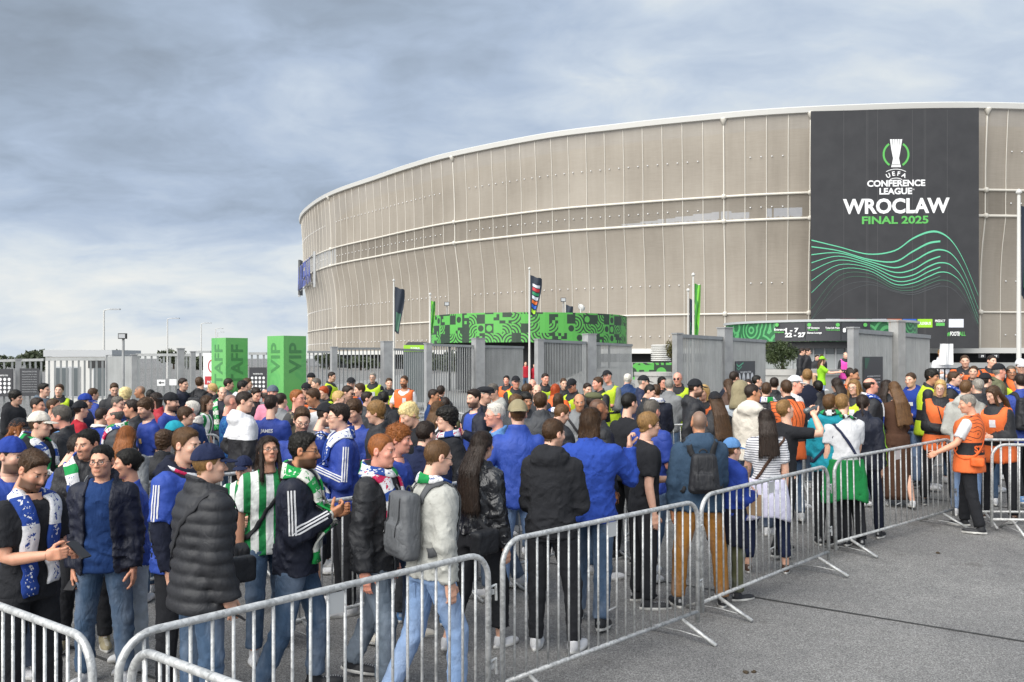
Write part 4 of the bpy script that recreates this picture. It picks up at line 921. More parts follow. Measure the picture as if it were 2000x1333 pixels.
# ---- head template (metres; origin between the ears, face towards -y)
def skull(P):
    return smin(ell(P, (0, .014, .030), (.0765, .098, .0905)), ell(P, (0, -.018, -.025), (.064, .080, .090)), .025)
def head_sdf(P):
    d = skull(P)
    d = smin(d, ell(P, (0, -.040, -.078), (.046, .046, .038)), .030)
    d = smin(d, cap(P, (-.03, -.078, .024), (.03, -.078, .024), .015, .015), .012)
    d = smin(d, cap(P, (0, -.094, .012), (0, -.114, -.026), .007, .0115), .008)
    for s in (-1, 1):
        d = smin(d, ell(P, (s*.012, -.104, -.030), (.009, .010, .008)), .006)
        d = smin(d, ell(P, (s*.042, -.066, -.016), (.022, .022, .020)), .018)
        d = -smin(-d, ell(P, (s*.031, -.101, .004), (.017, .016, .0115)), .008)
        d = np.minimum(d, ell(P, (s*.031, -.0795, .004), (.0125,)*3))
        e = ell(P, (s*.079, .012, -.002), (.010, .021, .032)); e = -smin(-e, ell(P, (s*.090, .006, .004), (.010, .012, .018)), .004)
        d = smin(d, e, .006)
    d = smin(d, cap(P, (-.019, -.093, -.056), (.019, -.093, -.056), .0062, .0062), .004)
    d = smin(d, cap(P, (-.015, -.092, -.066), (.015, -.092, -.066), .0068, .0068), .004)
    d = smin(d, ell(P, (0, -.080, -.096), (.020, .016, .014)), .012)
    d = smin(d, cap(P, (0, .020, -.05), (0, .034, -.23), .052, .062), .018)
    return d
def hairline(P, kind):
    y = P[..., 1]
    if kind == 'low': zs = [.050, .046, .030, -.01, -.02, -.05, -.075, -.08]
    elif kind == 'high': zs = [.110, .108, .085, .02, -.01, -.03, -.055, -.06]
    else: zs = [.090, .086, .060, .008, -.012, -.035, -.062, -.07]
    return np.interp(y, [-.12, -.085, -.055, -.030, .005, .030, .065, .11], zs).astype(np.float32)
def hair_sdf(P, st):
    z = P[..., 2]; y = P[..., 1]; x = P[..., 0]; d0 = skull(P); up = np.clip((z-.04)/.06, 0, 1)
    d0 = np.minimum(d0, cap(P, (0, .020, -.05), (0, .03, -.10), .056, .056))
    line = hairline(P, {'bowl': 'low', 'curly': 'low', 'mop': 'low', 'balding': 'high'}.get(st, ''))
    fr = np.clip((-y-.02)/.08, 0, 1)
    if st == 'crop': th = .003+.005*up; nz = .0012*sines(P, 1, .02)
    elif st == 'short': th = .003+.010*up+.006*up*fr; nz = .0025*sines(P, 2, .022)
    elif st == 'quiff': th = .003+.016*up+.018*up*fr; nz = .004*sines(P, 3, .024)
    elif st == 'side': th = .007+.011*up+.007*fr*up; nz = .0045*sines(P, 4, .026)
    elif st == 'curly': th = .010+.014*up; nz = .009*sines(P, 5, .022)
    elif st == 'mop': th = .026+.020*up; nz = .011*sines(P, 6, .028)
    elif st == 'bowl': th = .009+.010*up; nz = .004*sines(P, 7, .026, zs=.3)
    elif st == 'balding': th = .006*np.clip((.066-z)/.03, .15, 1); nz = .0015*sines(P, 8, .022)
    else: th = .011+.007*up; nz = .0025*sines(P, 9, .025, zs=.25)
    line = line+.005*sines(P, 12, .018); tap = np.clip((z-line)/(.030 if st in ('crop', 'short', 'quiff', 'side', 'balding') else .012), 0, 1); th = th*(.12+.88*tap); nz = nz*tap
    d = np.maximum(d0-th-nz, line-z+.004*sines(P, 11, .03))
    if st == 'balding': d = np.maximum(d, z-.062+.25*np.maximum(-y, 0))
    th_ = np.arctan2(x, y-.03); rid = .0018*np.sin(th_*34+2*np.sin(z*9))+.0014*np.sin(th_*71+2*np.sin(z*13))
    def curtain(L, wx0, wx1, yc0, yc1, wy):
        f = np.clip((.03-z)/L, 0, 1); wx = wx0+(wx1-wx0)*f; yc = yc0+(yc1-yc0)*np.clip(f*2.4, 0, 1); w_ = wy*(1-.25*f)
        c = (np.sqrt((x/wx)**2+((y-yc)/w_)**2)-1)*w_+rid; c = np.maximum(c, z-.05)
        return np.maximum(c, -L-z+.03*np.sin(x*40)*.3)
    if st == 'long': d = smin(d, curtain(.42, .094, .118, .045, .140, .058), .02)
    elif st == 'verylong': d = smin(d, curtain(.56, .096, .135, .048, .180, .058), .02)
    elif st == 'loose':
        d = smin(d, curtain(.36, .090, .11, .040, .115, .055), .02)
        for s in (-1, 1): d = smin(d, cap(P, (s*.068, -.030, .05), (s*.088, -.055, -.24), .022, .020)+rid, .015)
    elif st == 'bob':
        d = smin(d, curtain(.14, .092, .100, .035, .040, .070), .02)
    elif st == 'pony': d = smin(d, cap(P, (0, .105, .02), (0, .125, -.17), .024, .016)+rid, .012)
    elif st == 'bun': d = smin(d, ell(P, (0, .115, .03), (.032, .028, .03))+rid, .01)
    return d
def cap_sdf(P, st):
    x, y, z = P[..., 0], P[..., 1], P[..., 2]; d0 = skull(P)
    if st in ('cap', 'capback'):
        q = P.copy()
        if st == 'capback': q[..., 1] = -q[..., 1]+.03
        yy = q[..., 1]; line = .046+.12*(-yy) if st == 'cap' else .034+.05*(yy)
        line = np.clip(line, .020, .056)
        dome = smin(d0-.012, ell(P, (0, .012 if st == 'cap' else .018, .040), (.0865, .106, .108)), .02); d = np.maximum(dome+.0012*np.cos(np.arctan2(x, y)*6)*2, line-z)
        zb = .050-3.2*x**2-.22*np.maximum(-yy-.085, 0)
        br = np.maximum(np.abs(z-zb)-.0045, (np.sqrt((x/.078)**2+((yy+.080)/.100)**2)-1)*.078); br = np.maximum(br, yy+.055)
        d = smin(d, br, .006); return np.minimum(d, ell(P, (0, .012, .137), (.008, .008, .006)))
    if st == 'beanie': return np.maximum(d0-.018-.002*np.sin(np.arctan2(x, y)*40), .022+.15*(-y)-z)
    if st == 'flat': 
        d = ell(P, (0, -.012, .078), (.098, .125, .048)); return smin(d, ell(P, (0, -.105, .045), (.075, .05, .012)), .02)
    if st == 'beret': return ell(P, (.02, .01, .085), (.105, .115, .05))
    if st == 'hood':
        d = np.abs(smin(d0, cap(P, (0, .03, -.04), (0, .06, -.20), .07, .09), .04)-.030)-.012
        return np.maximum(d, -ell(P, (0, -.13, -.015), (.085, .115, .125)))+.003*sines(P, 3, .06)
TPL = {}
def template(key, fn, lo, hi, c):
    if key not in TPL:
        G, l = grid(lo, hi, c); TPL[key] = nets(fn(G).astype(np.float32), l, c)
    return TPL[key]
def add_strands(V, Q, st, n, seed=1):
    """fine blades of hair lying along the hair surface, loose at the edges"""
    g_ = np.random.default_rng(seed); k = g_.integers(0, len(Q), n); w = g_.dirichlet((1, 1, 1, 1), n)[..., None]
    p = (V[Q[k]]*w).sum(1); e1 = V[Q[k, 2]]-V[Q[k, 0]]; e2 = V[Q[k, 3]]-V[Q[k, 1]]; nr = np.cross(e1, e2); nr /= np.linalg.norm(nr, axis=1)[:, None]+1e-9
    if st in ('curly', 'mop'): fl = g_.normal(size=(n, 3)); L = g_.uniform(.012, .030, n)
    elif st in ('long', 'verylong', 'loose', 'bob'): fl = np.array([0, .10, -1.])+g_.normal(size=(n, 3))*.16; L = g_.uniform(.03, .08, n)
    elif st in ('crop', 'balding'): fl = np.array([0, .1, -.6])+g_.normal(size=(n, 3))*.5; L = g_.uniform(.004, .010, n)
    else: fl = p*np.array([1.6, 1.0, 0])*8+np.array([0, -.35, -.35])+g_.normal(size=(n, 3))*.45; L = g_.uniform(.008, .020, n)
    fl = fl-nr*(fl*nr).sum(1)[:, None]; fl /= np.linalg.norm(fl, axis=1)[:, None]+1e-9; fl = fl+nr*(g_.uniform(.02, .34 if st not in ('long', 'verylong', 'loose') else .22, n))[:, None]
    sd_ = np.cross(fl, nr); sd_ /= np.linalg.norm(sd_, axis=1)[:, None]+1e-9; hw = g_.uniform(.0009, .0021, n)[:, None]; p = p+nr*.001; q = p+fl*L[:, None]; m = (p+q)/2-nr*.0
    B = np.stack([p-sd_*hw, p+sd_*hw, q+sd_*hw*.35-nr*(L*.15)[:, None], q-sd_*hw*.35-nr*(L*.15)[:, None]], 1).reshape(-1, 3)
    return np.concatenate([V, B]), np.concatenate([Q, np.arange(n*4).reshape(n, 4)+len(V)])
def head_tpl(lod): return template(('head', lod), head_sdf, (-.10, -.135, -.20), (.10, .125, .135), (.0062, .0105, .0145)[lod])
def hair_box(st):
    L = {'long': .44, 'verylong': .60, 'loose': .40, 'bob': .2, 'pony': .22}.get(st, .12); return (-.15, -.16, -L), (.15, .26, .18)
def face_masks(V):
    x, y, z = V.T; ax = np.abs(x)
    lip = ((ax < .0235) & (y < -.088) & (z < -.0505) & (z > -.0725)).astype(float)
    eyec = np.hypot(ax-.031, z-.004); eye = ((eyec < .0105) & (np.abs(z-.004) < .0068) & (y < -.085)).astype(float); iris = ((eyec < .0058) & (y < -.088)).astype(float)
    lid = ((np.abs(z-.0115) < .003) & (np.abs(ax-.031) < .014) & (y < -.08)).astype(float)
    brow = ((z > .0195+.06*(ax-.03)) & (z < .0285) & (ax > .012) & (ax < .050) & (y < -.060)).astype(float)
    beard = np.clip((-.036-.25*(y+.03)-z)/.015, 0, 1)*np.clip((.035-y)/.02, 0, 1)*(z > -.125); beard *= 1-lip
    must = ((ax < .030) & (z > -.0520) & (z < -.040) & (y < -.088)).astype(float)
    hl = np.clip((z-hairline(V, ''))/.01, 0, 1)*(np.hypot(ax-.079, 0) > .012)
    blush = np.exp(-((ax-.045)/.018)**2-((z+.022)/.02)**2)*(y < -.04)+np.exp(-(ax/.012)**2-((z+.025)/.015)**2)*(y < -.1)
    ear = (ax > .076)*1.0
    return dict(lip=lip, eye=eye, iris=iris, lid=lid, brow=brow, beard=beard, must=must, hl=hl, blush=blush, ear=ear)
FM = {}
# ---- hand template: left hand hanging, fingers along -z, palm towards -x, thumb towards -y
def hand_sdf(P, curl):
    q = P-np.array([0, 0, -.045], np.float32); bx = np.abs(q)-np.array([.006, .030, .036], np.float32)
    d = np.linalg.norm(np.maximum(bx, 0), axis=-1)+np.minimum(bx.max(-1), 0)-.0085
    d = smin(d, cap(P, (0, .002, .03), (0, 0, -.02), .024, .024), .02)
    for i, (y, L) in enumerate(((-.0285, .072), (-.0095, .080), (.0095, .075), (.0280, .058))):
        p = np.array([0, y, -.086]); a = curl*(.55+.08*i)
        for j, f in enumerate((.46, .30, .24)):
            dr = np.array([-math.sin(a), (y*.8)*(1-curl*.5), -math.cos(a)]); q_ = p+dr*L*f
            d = smin(d, cap(P, p, q_, .0088-.0008*j, .0082-.0009*j), .003); p = q_; a += curl*(1.0+.1*i)
    p = np.array([-.006, -.026, -.020]); 
    for (dx, dy, dz), L in (((-.25-.25*curl, -.68, -.62), .040), ((-.30-.5*curl, -.35, -.85), .030), ((-.35-.6*curl, -.05, -.9), .024)):
        v = np.array([dx, dy, dz]); v /= np.linalg.norm(v); q_ = p+v*L; d = smin(d, cap(P, p, q_, .0125, .0095), .006); p = q_
    return d
def hand_tpl(curl, lod): return template(('hand', curl, lod), lambda G: hand_sdf(G, curl), (-.11, -.085, -.19), (.035, .06, .045), (.0068, .011, .016)[lod])
# ---- shoe template: origin under the ankle on the ground, toe towards -y
def shoe_sdf(P, boot=False):
    z = P[..., 2]
    sole = np.maximum((np.sqrt((P[..., 0]/(.046-.12*(P[..., 1]+.06)**2*6))**2+((P[..., 1]+.068)/.150)**2)-1)*.045, np.abs(z-.014)-.014)
    up = smin(ell(P, (0, -.115, .026), (.044, .098, .046)), ell(P, (0, .008, .045), (.038, .058, .055)), .03)
    up = smin(up, cap(P, (0, .012, .05), (0, .014, .10 if not boot else .17), .036, .040, True), .03); up = np.maximum(up, .02-z)
    up = np.maximum(up, -ell(P, (0, .0, .125 if not boot else .2), (.028, .034, .03)))
    return np.minimum(sole, up)
def shoe_tpl(lod): return template(('shoe', lod), shoe_sdf, (-.065, -.235, -.01), (.065, .095, .13), (.008, .011, .013)[lod])

# ---- materials for people (colour comes from the object)
def _skin(t, b):
    a = t.n('ShaderNodeAttribute', attribute_name='Col'); n = t.noise(objco(t), 24, 4, .65)
    link(t, t.mix(1.0, a.outputs['Color'], t.ramp(n, [(.3, (.90, .86, .84)), (.7, (1.06, 1.06, 1.06))]), 'MULTIPLY'), b.inputs['Base Color'])
    set_bump(t, b, t.noise(objco(t), 160, 2), .12, .002)
M_SKIN = mat('skin', _skin, rough=.50, Subsurface_Weight=.06, Subsurface_Scale=.01)
def tl(t): return t.n('ShaderNodeAttribute', attribute_name='tl').outputs['Vector']
def at_arm(t): return t.n('ShaderNodeAttribute', attribute_name='arm').outputs['Fac']
def fabric(name, rough=.85, amp=.14, bumps=((26, .45, .02), (300, .12, .002)), fn=None, sheen=0.0, spec=.3):
    def f(t, b):
        p = objco(t); base = fn(t, p) if fn else ocol(t)
        n = t.noise(p, 7, 4, .6); n2 = t.noise(p, 60, 2)
        v = t.m('ADD', t.m('MULTIPLY', n, .75), t.m('MULTIPLY', n2, .25))
        link(t, t.mix(1.0, base, t.ramp(v, [(.3, (1-amp,)*3), (.7, (1+amp,)*3)]), 'MULTIPLY'), b.inputs['Base Color'])
        wn = t.noise(t.vm('MULTIPLY', p, (1, 1, .6)), bumps[0][0]*.32, 3, .5, dist=1.0); wr = t.m('ABSOLUTE', t.m('SUBTRACT', wn, .5)); w = t.m('ADD', t.m('MULTIPLY', t.m('POWER', t.m('MULTIPLY', wr, 3.0), .7), 1.0), t.m('MULTIPLY', t.noise(p, bumps[0][0]*1.6, 2), .4)); w2 = t.noise(p, bumps[1][0], 2)
        n1 = t.n('ShaderNodeBump', ins={'Height': w2, 'Strength': bumps[1][1], 'Distance': bumps[1][2]})
        nn = t.n('ShaderNodeBump', ins={'Height': w, 'Strength': bumps[0][1]*.72, 'Distance': bumps[0][2], 'Normal': n1.outputs[0]}); link(t, nn.outputs[0], b.inputs['Normal'])
        b.inputs['Sheen Weight'].default_value = sheen; b.inputs['Specular IOR Level'].default_value = spec
    return mat(name, f, rough=rough)
M_KNIT = fabric('knit_cloth', .92, .12, sheen=.0); M_SHELL = fabric('shell_cloth', .62, .12, ((20, .55, .025), (220, .10, .002)), spec=.4)
M_POLY = fabric('jersey_cloth', .66, .10, ((20, .5, .02), (260, .08, .002)), spec=.4); M_LEATH = fabric('leather', .30, .2, ((24, .75, .03), (150, .2, .003)), spec=.6); M_PUFF = fabric('quilted_nylon', .62, .10, ((30, .28, .02), (200, .08, .002)), spec=.45)
def _denim(t, p):
    n = t.noise(t.vm('MULTIPLY', p, (1, 1, .35)), 5, 4, .6); z = t.sep(p)[2]
    return t.mix(t.ramp(n, [(.42, (0, 0, 0)), (.68, (.55, .55, .55))]), ocol(t), t.mix(.55, ocol(t), (.42, .47, .55)))
M_DENIM = fabric('denim', .88, .16, ((28, .5, .018), (420, .2, .002)), _denim)
def step(t, v, e, w=.0): return t.m('GREATER_THAN', v, e)
def _hstripe(t, p): return t.mix(step(t, t.m('FRACT', t.m('MULTIPLY', t.sep(tl(t))[2], 68.0)), .72), (.72, .72, .74), (.03, .035, .07))
def _vstripe(t, p): return t.mix(step(t, t.m('FRACT', t.m('ADD', t.m('MULTIPLY', t.sep(tl(t))[0], 15.5), .25)), .52), (.70, .72, .70), (.010, .20, .055))
def _twotone(t, p): return t.mix(step(t, t.sep(tl(t))[2], .185), (.02, .02, .023), (.70, .70, .72))
def _whiteblue(t, p): return t.mix(step(t, t.noise(tl(t), 28, 4), .52), (.02, .055, .24), (.60, .62, .70))
def _swirl(t, p): return t.mix(step(t, t.m('FRACT', t.m('MULTIPLY', t.noise(tl(t), 14, 3), 9.0)), .55), (.012, .065, .27), (.03, .17, .38))
def _plaid(t, p):
    x, y, z = t.sep(tl(t)); a = step(t, t.m('FRACT', t.m('MULTIPLY', x, 28.0)), .5); c = step(t, t.m('FRACT', t.m('MULTIPLY', z, 28.0)), .5); return t.mix(t.m('MULTIPLY', t.m('ADD', a, c), .5), (.012, .02, .09), (.03, .09, .32))
def _camo(t, p): return t.mix(step(t, t.noise(tl(t), 16, 3), .56), (.055, .055, .055), (.23, .19, .13))
M_HST = fabric('striped_tee', fn=_hstripe); M_VST = fabric('green_striped_shirt', .7, fn=_vstripe); M_TWO = fabric('two_tone_shell', .6, fn=_twotone); M_WB = fabric('white_blue_shirt', .7, fn=_whiteblue); M_SWIRL = fabric('swirl_jersey', .7, fn=_swirl); M_PLAID = fabric('plaid', fn=_plaid); M_CAMO = fabric('camo_tee', fn=_camo)
def _vest(col, lines):
    def f(t, p):
        x, y, z = t.sep(tl(t)); base = col
        if lines:
            r = t.vm('DISTANCE', t.vm('MULTIPLY', tl(t), (1, 0, 1)), (.09, 0, .20)); w = t.m('FRACT', t.m('ADD', t.m('MULTIPLY', r, 38.0), t.m('MULTIPLY', t.noise(tl(t), 8, 1), 2.2)))
            m_ = t.m('MULTIPLY', t.m('MULTIPLY', step(t, .16, w), step(t, y, .0)), step(t, z, .150)); base = t.mix(m_, col, (.03, .02, .018))
        band = t.m('MULTIPLY', step(t, z, .045), step(t, .135, z)); return t.mix(band, base, (.016, .016, .018))
    return f
M_VORG = fabric('orange_vest', .7, .08, ((16, .4, .02), (200, .08, .002)), _vest((.72, .150, .040), True)); M_VYEL = fabric('yellow_vest', .7, .08, ((16, .4, .02), (200, .08, .002)), _vest((.48, .64, .030), False)); M_VPNK = fabric('pink_vest', .7, .08, fn=lambda t, p: t.mix(0.0, (.75, .08, .42), (1, 1, 1)))
def _hair(t, b):
    p = objco(t); n = t.noise(t.vm('MULTIPLY', p, (1, 1, .18)), 130, 3, .65); n2 = t.noise(p, 18, 3); v = t.m('ADD', t.m('MULTIPLY', n, .7), t.m('MULTIPLY', n2, .35))
    link(t, t.mix(1.0, ocol(t), t.ramp(v, [(.30, (.45, .45, .45)), (.72, (1.55, 1.5, 1.42))]), 'MULTIPLY'), b.inputs['Base Color']); set_bump(t, b, v, .8, .008); b.inputs['Specular IOR Level'].default_value = .35
M_HAIR = mat('hair', _hair, rough=.48)
def _shoe(t, b):
    z = t.sep(objco(t))[2]; lace = t.m('MULTIPLY', step(t, t.m('FRACT', t.m('MULTIPLY', t.sep(objco(t))[1], 60.0)), .5), t.m('LESS_THAN', t.m('ABSOLUTE', t.sep(objco(t))[0]), .014))
    lace = t.m('MULTIPLY', lace, step(t, z, .055)); a = t.n('ShaderNodeObjectInfo').outputs['Alpha']
    c = t.mix(t.m('MULTIPLY', lace, .5), ocol(t), (.6, .6, .6)); c = t.mix(t.m('MULTIPLY', t.m('LESS_THAN', z, .026), a), c, (.62, .61, .58))
    link(t, c, b.inputs['Base Color']); set_bump(t, b, t.noise(objco(t), 60, 3), .3, .004)
M_SHOE = mat('shoe', _shoe, rough=.6)
def _scarf(a_, b_, c_=None, n=5.0):
    def f(t, p):
        u, v, _ = t.sep(t.n('ShaderNodeUVMap').outputs[0]); s = step(t, t.m('FRACT', t.m('MULTIPLY', u, n)), .5); m_ = t.mix(s, a_, b_)
        mark = t.m('MULTIPLY', step(t, t.noise(t.comb(t.m('MULTIPLY', u, 40.0), t.m('MULTIPLY', v, 4.0), 0.0), 1.0, 2), .58), t.m('LESS_THAN', t.m('ABSOLUTE', t.m('SUBTRACT', v, .5)), .28))
        m_ = t.mix(mark, m_, t.mix(s, b_, a_))
        if c_: m_ = t.mix(step(t, t.m('FRACT', t.m('MULTIPLY', u, n*.5)), .74), m_, c_)
        return m_
    return f
SCARF = {'blue': fabric('scarf_blue', .95, fn=_scarf((.02, .055, .26), (.68, .68, .70), None, 2.3)), 'half': fabric('scarf_half', .95, fn=_scarf((.70, .70, .70), (.02, .06, .26), (.015, .26, .07), 6.0)), 'green': fabric('scarf_green', .95, fn=_scarf((.014, .26, .06), (.66, .66, .60), None, 6.0)), 'bw': fabric('scarf_black', .95, fn=_scarf((.02, .02, .02), (.62, .64, .62), (.02, .25, .08), 14.0)), 'white': fabric('towel', .95, fn=lambda t, p: t.mix(0.0, (.68, .64, .58), (1, 1, 1))), 'red': fabric('scarf_red', .95, fn=_scarf((.60, .60, .62), (.45, .02, .08), (.02, .06, .26), 7.0))}
M_STRAP = mat('strap_cloth', lambda t, b: link(t, ocol(t), b.inputs['Base Color']), rough=.8); M_LENS = mat('dark_lens', color=(.012, .012, .014), rough=.08); M_CLENS = mat('clear_lens', lambda t, b: link(t, t.n('ShaderNodeMixShader', ins={0: .95, 1: b.outputs[0], 2: t.n('ShaderNodeBsdfTransparent').outputs[0]}).outputs[0], t.t.nodes['Material Output'].inputs['Surface']), color=(.5, .5, .5), rough=.05)
TOPM = {'knit': M_KNIT, 'shell': M_SHELL, 'poly': M_POLY, 'leather': M_LEATH, 'puff': M_PUFF, 'hst': M_HST, 'vst': M_VST, 'two': M_TWO, 'wb': M_WB, 'swirl': M_SWIRL, 'plaid': M_PLAID, 'camo': M_CAMO}
C = {k: srgb(v) for k, v in dict(black='222327', ink='26272b', char='3a3c40', grey='77797b', dgrey='57595c', lgrey='a9a9a3', white='cfcfd1', cream='cfc8bc', navy='1c2440', dnavy='171b2b', royal='243c8c', blue='2a479c', mid='1c3766', sky='5b86b8', teal='228ea0', pet='33475c', green='1d7a40', lime='8cc52c', olive='5c5e44', khaki='8c8267', must='9a6a2e', brown='4b3427', red='a02330', pink='d98aa0', lav='cdcbe0', denim='41566f', ldenim='7d97bd', ddenim='2b3950', pale='aab2ba', org='dd6228', tan='b08d66', steel='5a6672',
     hblack='17140f', hdark='2a1f18', hbrown='45311f', hmid='5d4329', hsandy='86673f', hblond='c2a26a', hbleach='e2cf98', hginger='8c5428', hred='a8481f', hgrey='8b8781', hwhite='d5d2cc', hsalt='5f5a54').items()}
SKIN = [srgb('e0b39b'), srgb('d6a084'), srgb('c08a68'), srgb('a06f50'), srgb('e3a28c')]
# ------------------------------------------------------------------ person builder
def rotx(a): c, s = math.cos(a), math.sin(a); return np.array([[1, 0, 0], [0, c, -s], [0, s, c]])
def rotz(a): c, s = math.cos(a), math.sin(a); return np.array([[c, -s, 0], [s, c, 0], [0, 0, 1]])
def roty(a): c, s = math.cos(a), math.sin(a); return np.array([[c, 0, s], [0, 1, 0], [-s, 0, c]])
TZ = np.array([-.30, -.20, -.10, -.05, 0, .05, .09, .14, .19, .235, .266, .286, .304, .320, .338, .40])
TWm = np.array([.105, .104, .101, .099, .096, .089, .086, .089, .095, .099, .096, .085, .066, .049, .040, .038])
TDm = np.array([.072, .072, .071, .070, .068, .064, .062, .065, .069, .070, .064, .056, .047, .041, .038, .037])
TWf = np.array([.108, .107, .104, .102, .098, .084, .075, .079, .084, .087, .085, .075, .058, .042, .034, .032])
TDf = np.array([.074, .074, .074, .072, .066, .056, .052, .058, .070, .072, .060, .050, .042, .036, .033, .032])
ARM = {'down': ((.16, -.03, -1), (.05, .22, -1)), 'down2': ((.20, .12, -1), (-.02, .45, -1)), 'swing': ((.12, -.35, -1), (.05, .05, -1)), 'fwd': ((.12, .40, -1), (-.05, .75, -.75)), 'phone': ((.14, .12, -1), (-.45, 1.0, .15)), 'phone2': ((.16, .10, -1), (-.40, 1.0, .55)),
       'pocket': ((.32, -.18, -1), (-.30, .35, -.9)), 'cross': ((.12, .20, -1), (-1.0, .42, .12)), 'belly': ((.14, .08, -1), (-.75, .75, -.15)), 'face': ((.15, .75, -.55), (-.30, .30, 1.0)), 'head': ((.85, .45, .12), (-.75, .05, .75)), 'drink': ((.55, .75, -.05), (-.62, .18, .75)), 'reach': ((.34, .36, -.86), (.22, .72, -.42)), 'back': ((.22, -.30, -1), (-.75, -.22, -.45)),
       'hip': ((.55, -.20, -.85), (-.75, .35, -.45)), 'point': ((.35, .75, -.55), (.25, 1.0, .10)), 'strap': ((.20, .10, -1), (-.35, .55, .9)), 'eat': ((.30, .45, -.85), (-.55, .45, .75)), 'up': ((.35, .5, .5), (-.1, .2, 1)), 'hair': ((.40, .55, -.75), (-.05, .10, 1.0))}
def unit(v): v = np.asarray(v, float); return v/(np.linalg.norm(v)+1e-12)
PEOPLE = []
class Fig: pass
def torso_d(F, P, infl, zlo, zhi, drape=0.0):
    q = (P-F.O.astype(np.float32))@F.A.astype(np.float32); z = q[..., 2]/F.h
    w = np.interp(z, TZ, F.TW).astype(np.float32)*F.h*F.bk+infl; dp = np.interp(z, TZ, F.TD).astype(np.float32)*F.h*F.bk+infl
    yb = q[..., 1].copy()
    if F.belly: yb = yb+F.belly*np.exp(-((z-.06)/.09)**2).astype(np.float32)*.5; dp = dp+F.belly*np.exp(-((z-.06)/.09)**2).astype(np.float32)*.5
    if drape: w = w+drape*np.clip((.15-z)/.2, 0, 1); dp = dp+drape*np.clip((.15-z)/.2, 0, 1)
    e = 2.3; s = (np.abs(q[..., 0]/w)**e+np.abs(yb/dp)**e)**(1/e)
    d = (s-1)*np.minimum(w, dp)
    d = np.maximum(d, (zlo-z)*F.h); return np.maximum(d, (z-zhi+.010)*F.h-.42*q[..., 1]), q
def arms_d(F, P, infl, end, quilt=None):
    out = None
    for s in (-1, 1):
        S, E, Wr = F.arm[s]; r0, r1, r2 = .033*F.h*F.ab+infl, .0275*F.h*F.ab+infl, .021*F.h+infl*.9
        if end <= 1: 
            E2 = S+(E-S)*end; d = cap(P, S, E2, r0, (r0+(r1-r0)*end)*1.06, True)
        else:
            W2 = E+(Wr-E)*(end-1); d = smin(cap(P, S, E, r0, r1), cap(P, E, W2, r1, r1+(r2-r1)*(end-1), True), .012)
        out = d if out is None else np.minimum(out, d)
    return out
def bbox(pts, m): pts = np.asarray(pts); return pts.min(0)-m, pts.max(0)+m
def finish(name, V, Q, m, F, parent, color=None, attrs=True):
    me = mesh_from(name, V, Q, [m], smooth=True)
    if attrs:
        q = ((V-F.O)@F.A)/F.h; a = me.attributes.new('tl', 'FLOAT_VECTOR', 'POINT'); a.data.foreach_set('vector', q.astype(np.float32).ravel())
    return link_obj(name, me, parent, color=color)
def bvh_of(V, Q): return BVHTree.FromPolygons(V.tolist(), Q.tolist())
def ribbon(F, bvh, path, width, th, off, name, m, parent, color=None, nacross=4, up=None, step_=.025, snapit=True):
    P = np.asarray(path, float); seg = np.linalg.norm(np.diff(P, axis=0), axis=1); L = np.concatenate([[0], np.cumsum(seg)]); n = max(3, int(L[-1]/step_))
    ls = np.linspace(0, L[-1], n); P = np.stack([np.interp(ls, L, P[:, i]) for i in range(3)], -1)
    for _ in range(2): P[1:-1] = (P[:-2]+2*P[1:-1]+P[2:])/4
    T = np.gradient(P, axis=0); T /= np.linalg.norm(T, axis=1)[:, None]+1e-9
    rows = []
    for p, t_ in zip(P, T):
        loc, nor, _, _ = bvh.find_nearest(Vector(p)); nor = np.array(nor); loc = np.array(loc)
        out = unit(nor); side = unit(np.cross(t_, out)); row = []
        for k in range(nacross):
            c = (loc if snapit else p)+side*width*(k/(nacross-1)-.5)+out*.03
            l2, n2, _, _ = bvh.find_nearest(Vector(c)); l2 = np.array(l2); n2 = np.array(n2)
            if np.linalg.norm(l2-c) > .09: l2 = c-out*.03; n2 = out
            n2 = unit(.5*n2+.5*out); row.append((l2+n2*off, l2+n2*(off+th)))
        rows.append(row)
    rows = np.array(rows); k = nacross; ins = rows[:, :, 0]; outs = rows[:, :, 1]
    for A_ in (ins, outs): A_[1:-1] = (A_[:-2]+2*A_[1:-1]+A_[2:])/4
    V = np.concatenate([outs.reshape(-1, 3), ins.reshape(-1, 3)]); N = n*k; Q = []
    for i in range(n-1):
        for j in range(k-1): a = i*k+j; Q += [(a, a+1, a+k+1, a+k), (N+a, N+a+k, N+a+k+1, N+a+1)]
        a = i*k; Q += [(a, a+k, N+a+k, N+a)]; a = i*k+k-1; Q += [(a, N+a, N+a+k, a+k)]
    for j in range(k-1): Q += [(j, N+j, N+j+1, j+1)]; a = (n-1)*k+j; Q += [(a, a+1, N+a+1, N+a)]
    Q = np.array(Q); me = mesh_from(name, V, Q, [m], smooth=True)
    uv = np.zeros((2*N, 2)); uu = np.repeat(ls, k); vv = np.tile(np.linspace(0, 1, k), n); uv[:N, 0] = uu; uv[N:, 0] = uu; uv[:N, 1] = vv; uv[N:, 1] = vv
    me.uv_layers.new(name='UVMap').data.foreach_set('uv', uv[Q.ravel()].astype(np.float32).ravel())
    return link_obj(name, me, parent, color=color)
def tp(F, x, y, z): return F.O+F.A@np.array([x*F.h, y*F.h, z*F.h])       # torso fraction -> local point
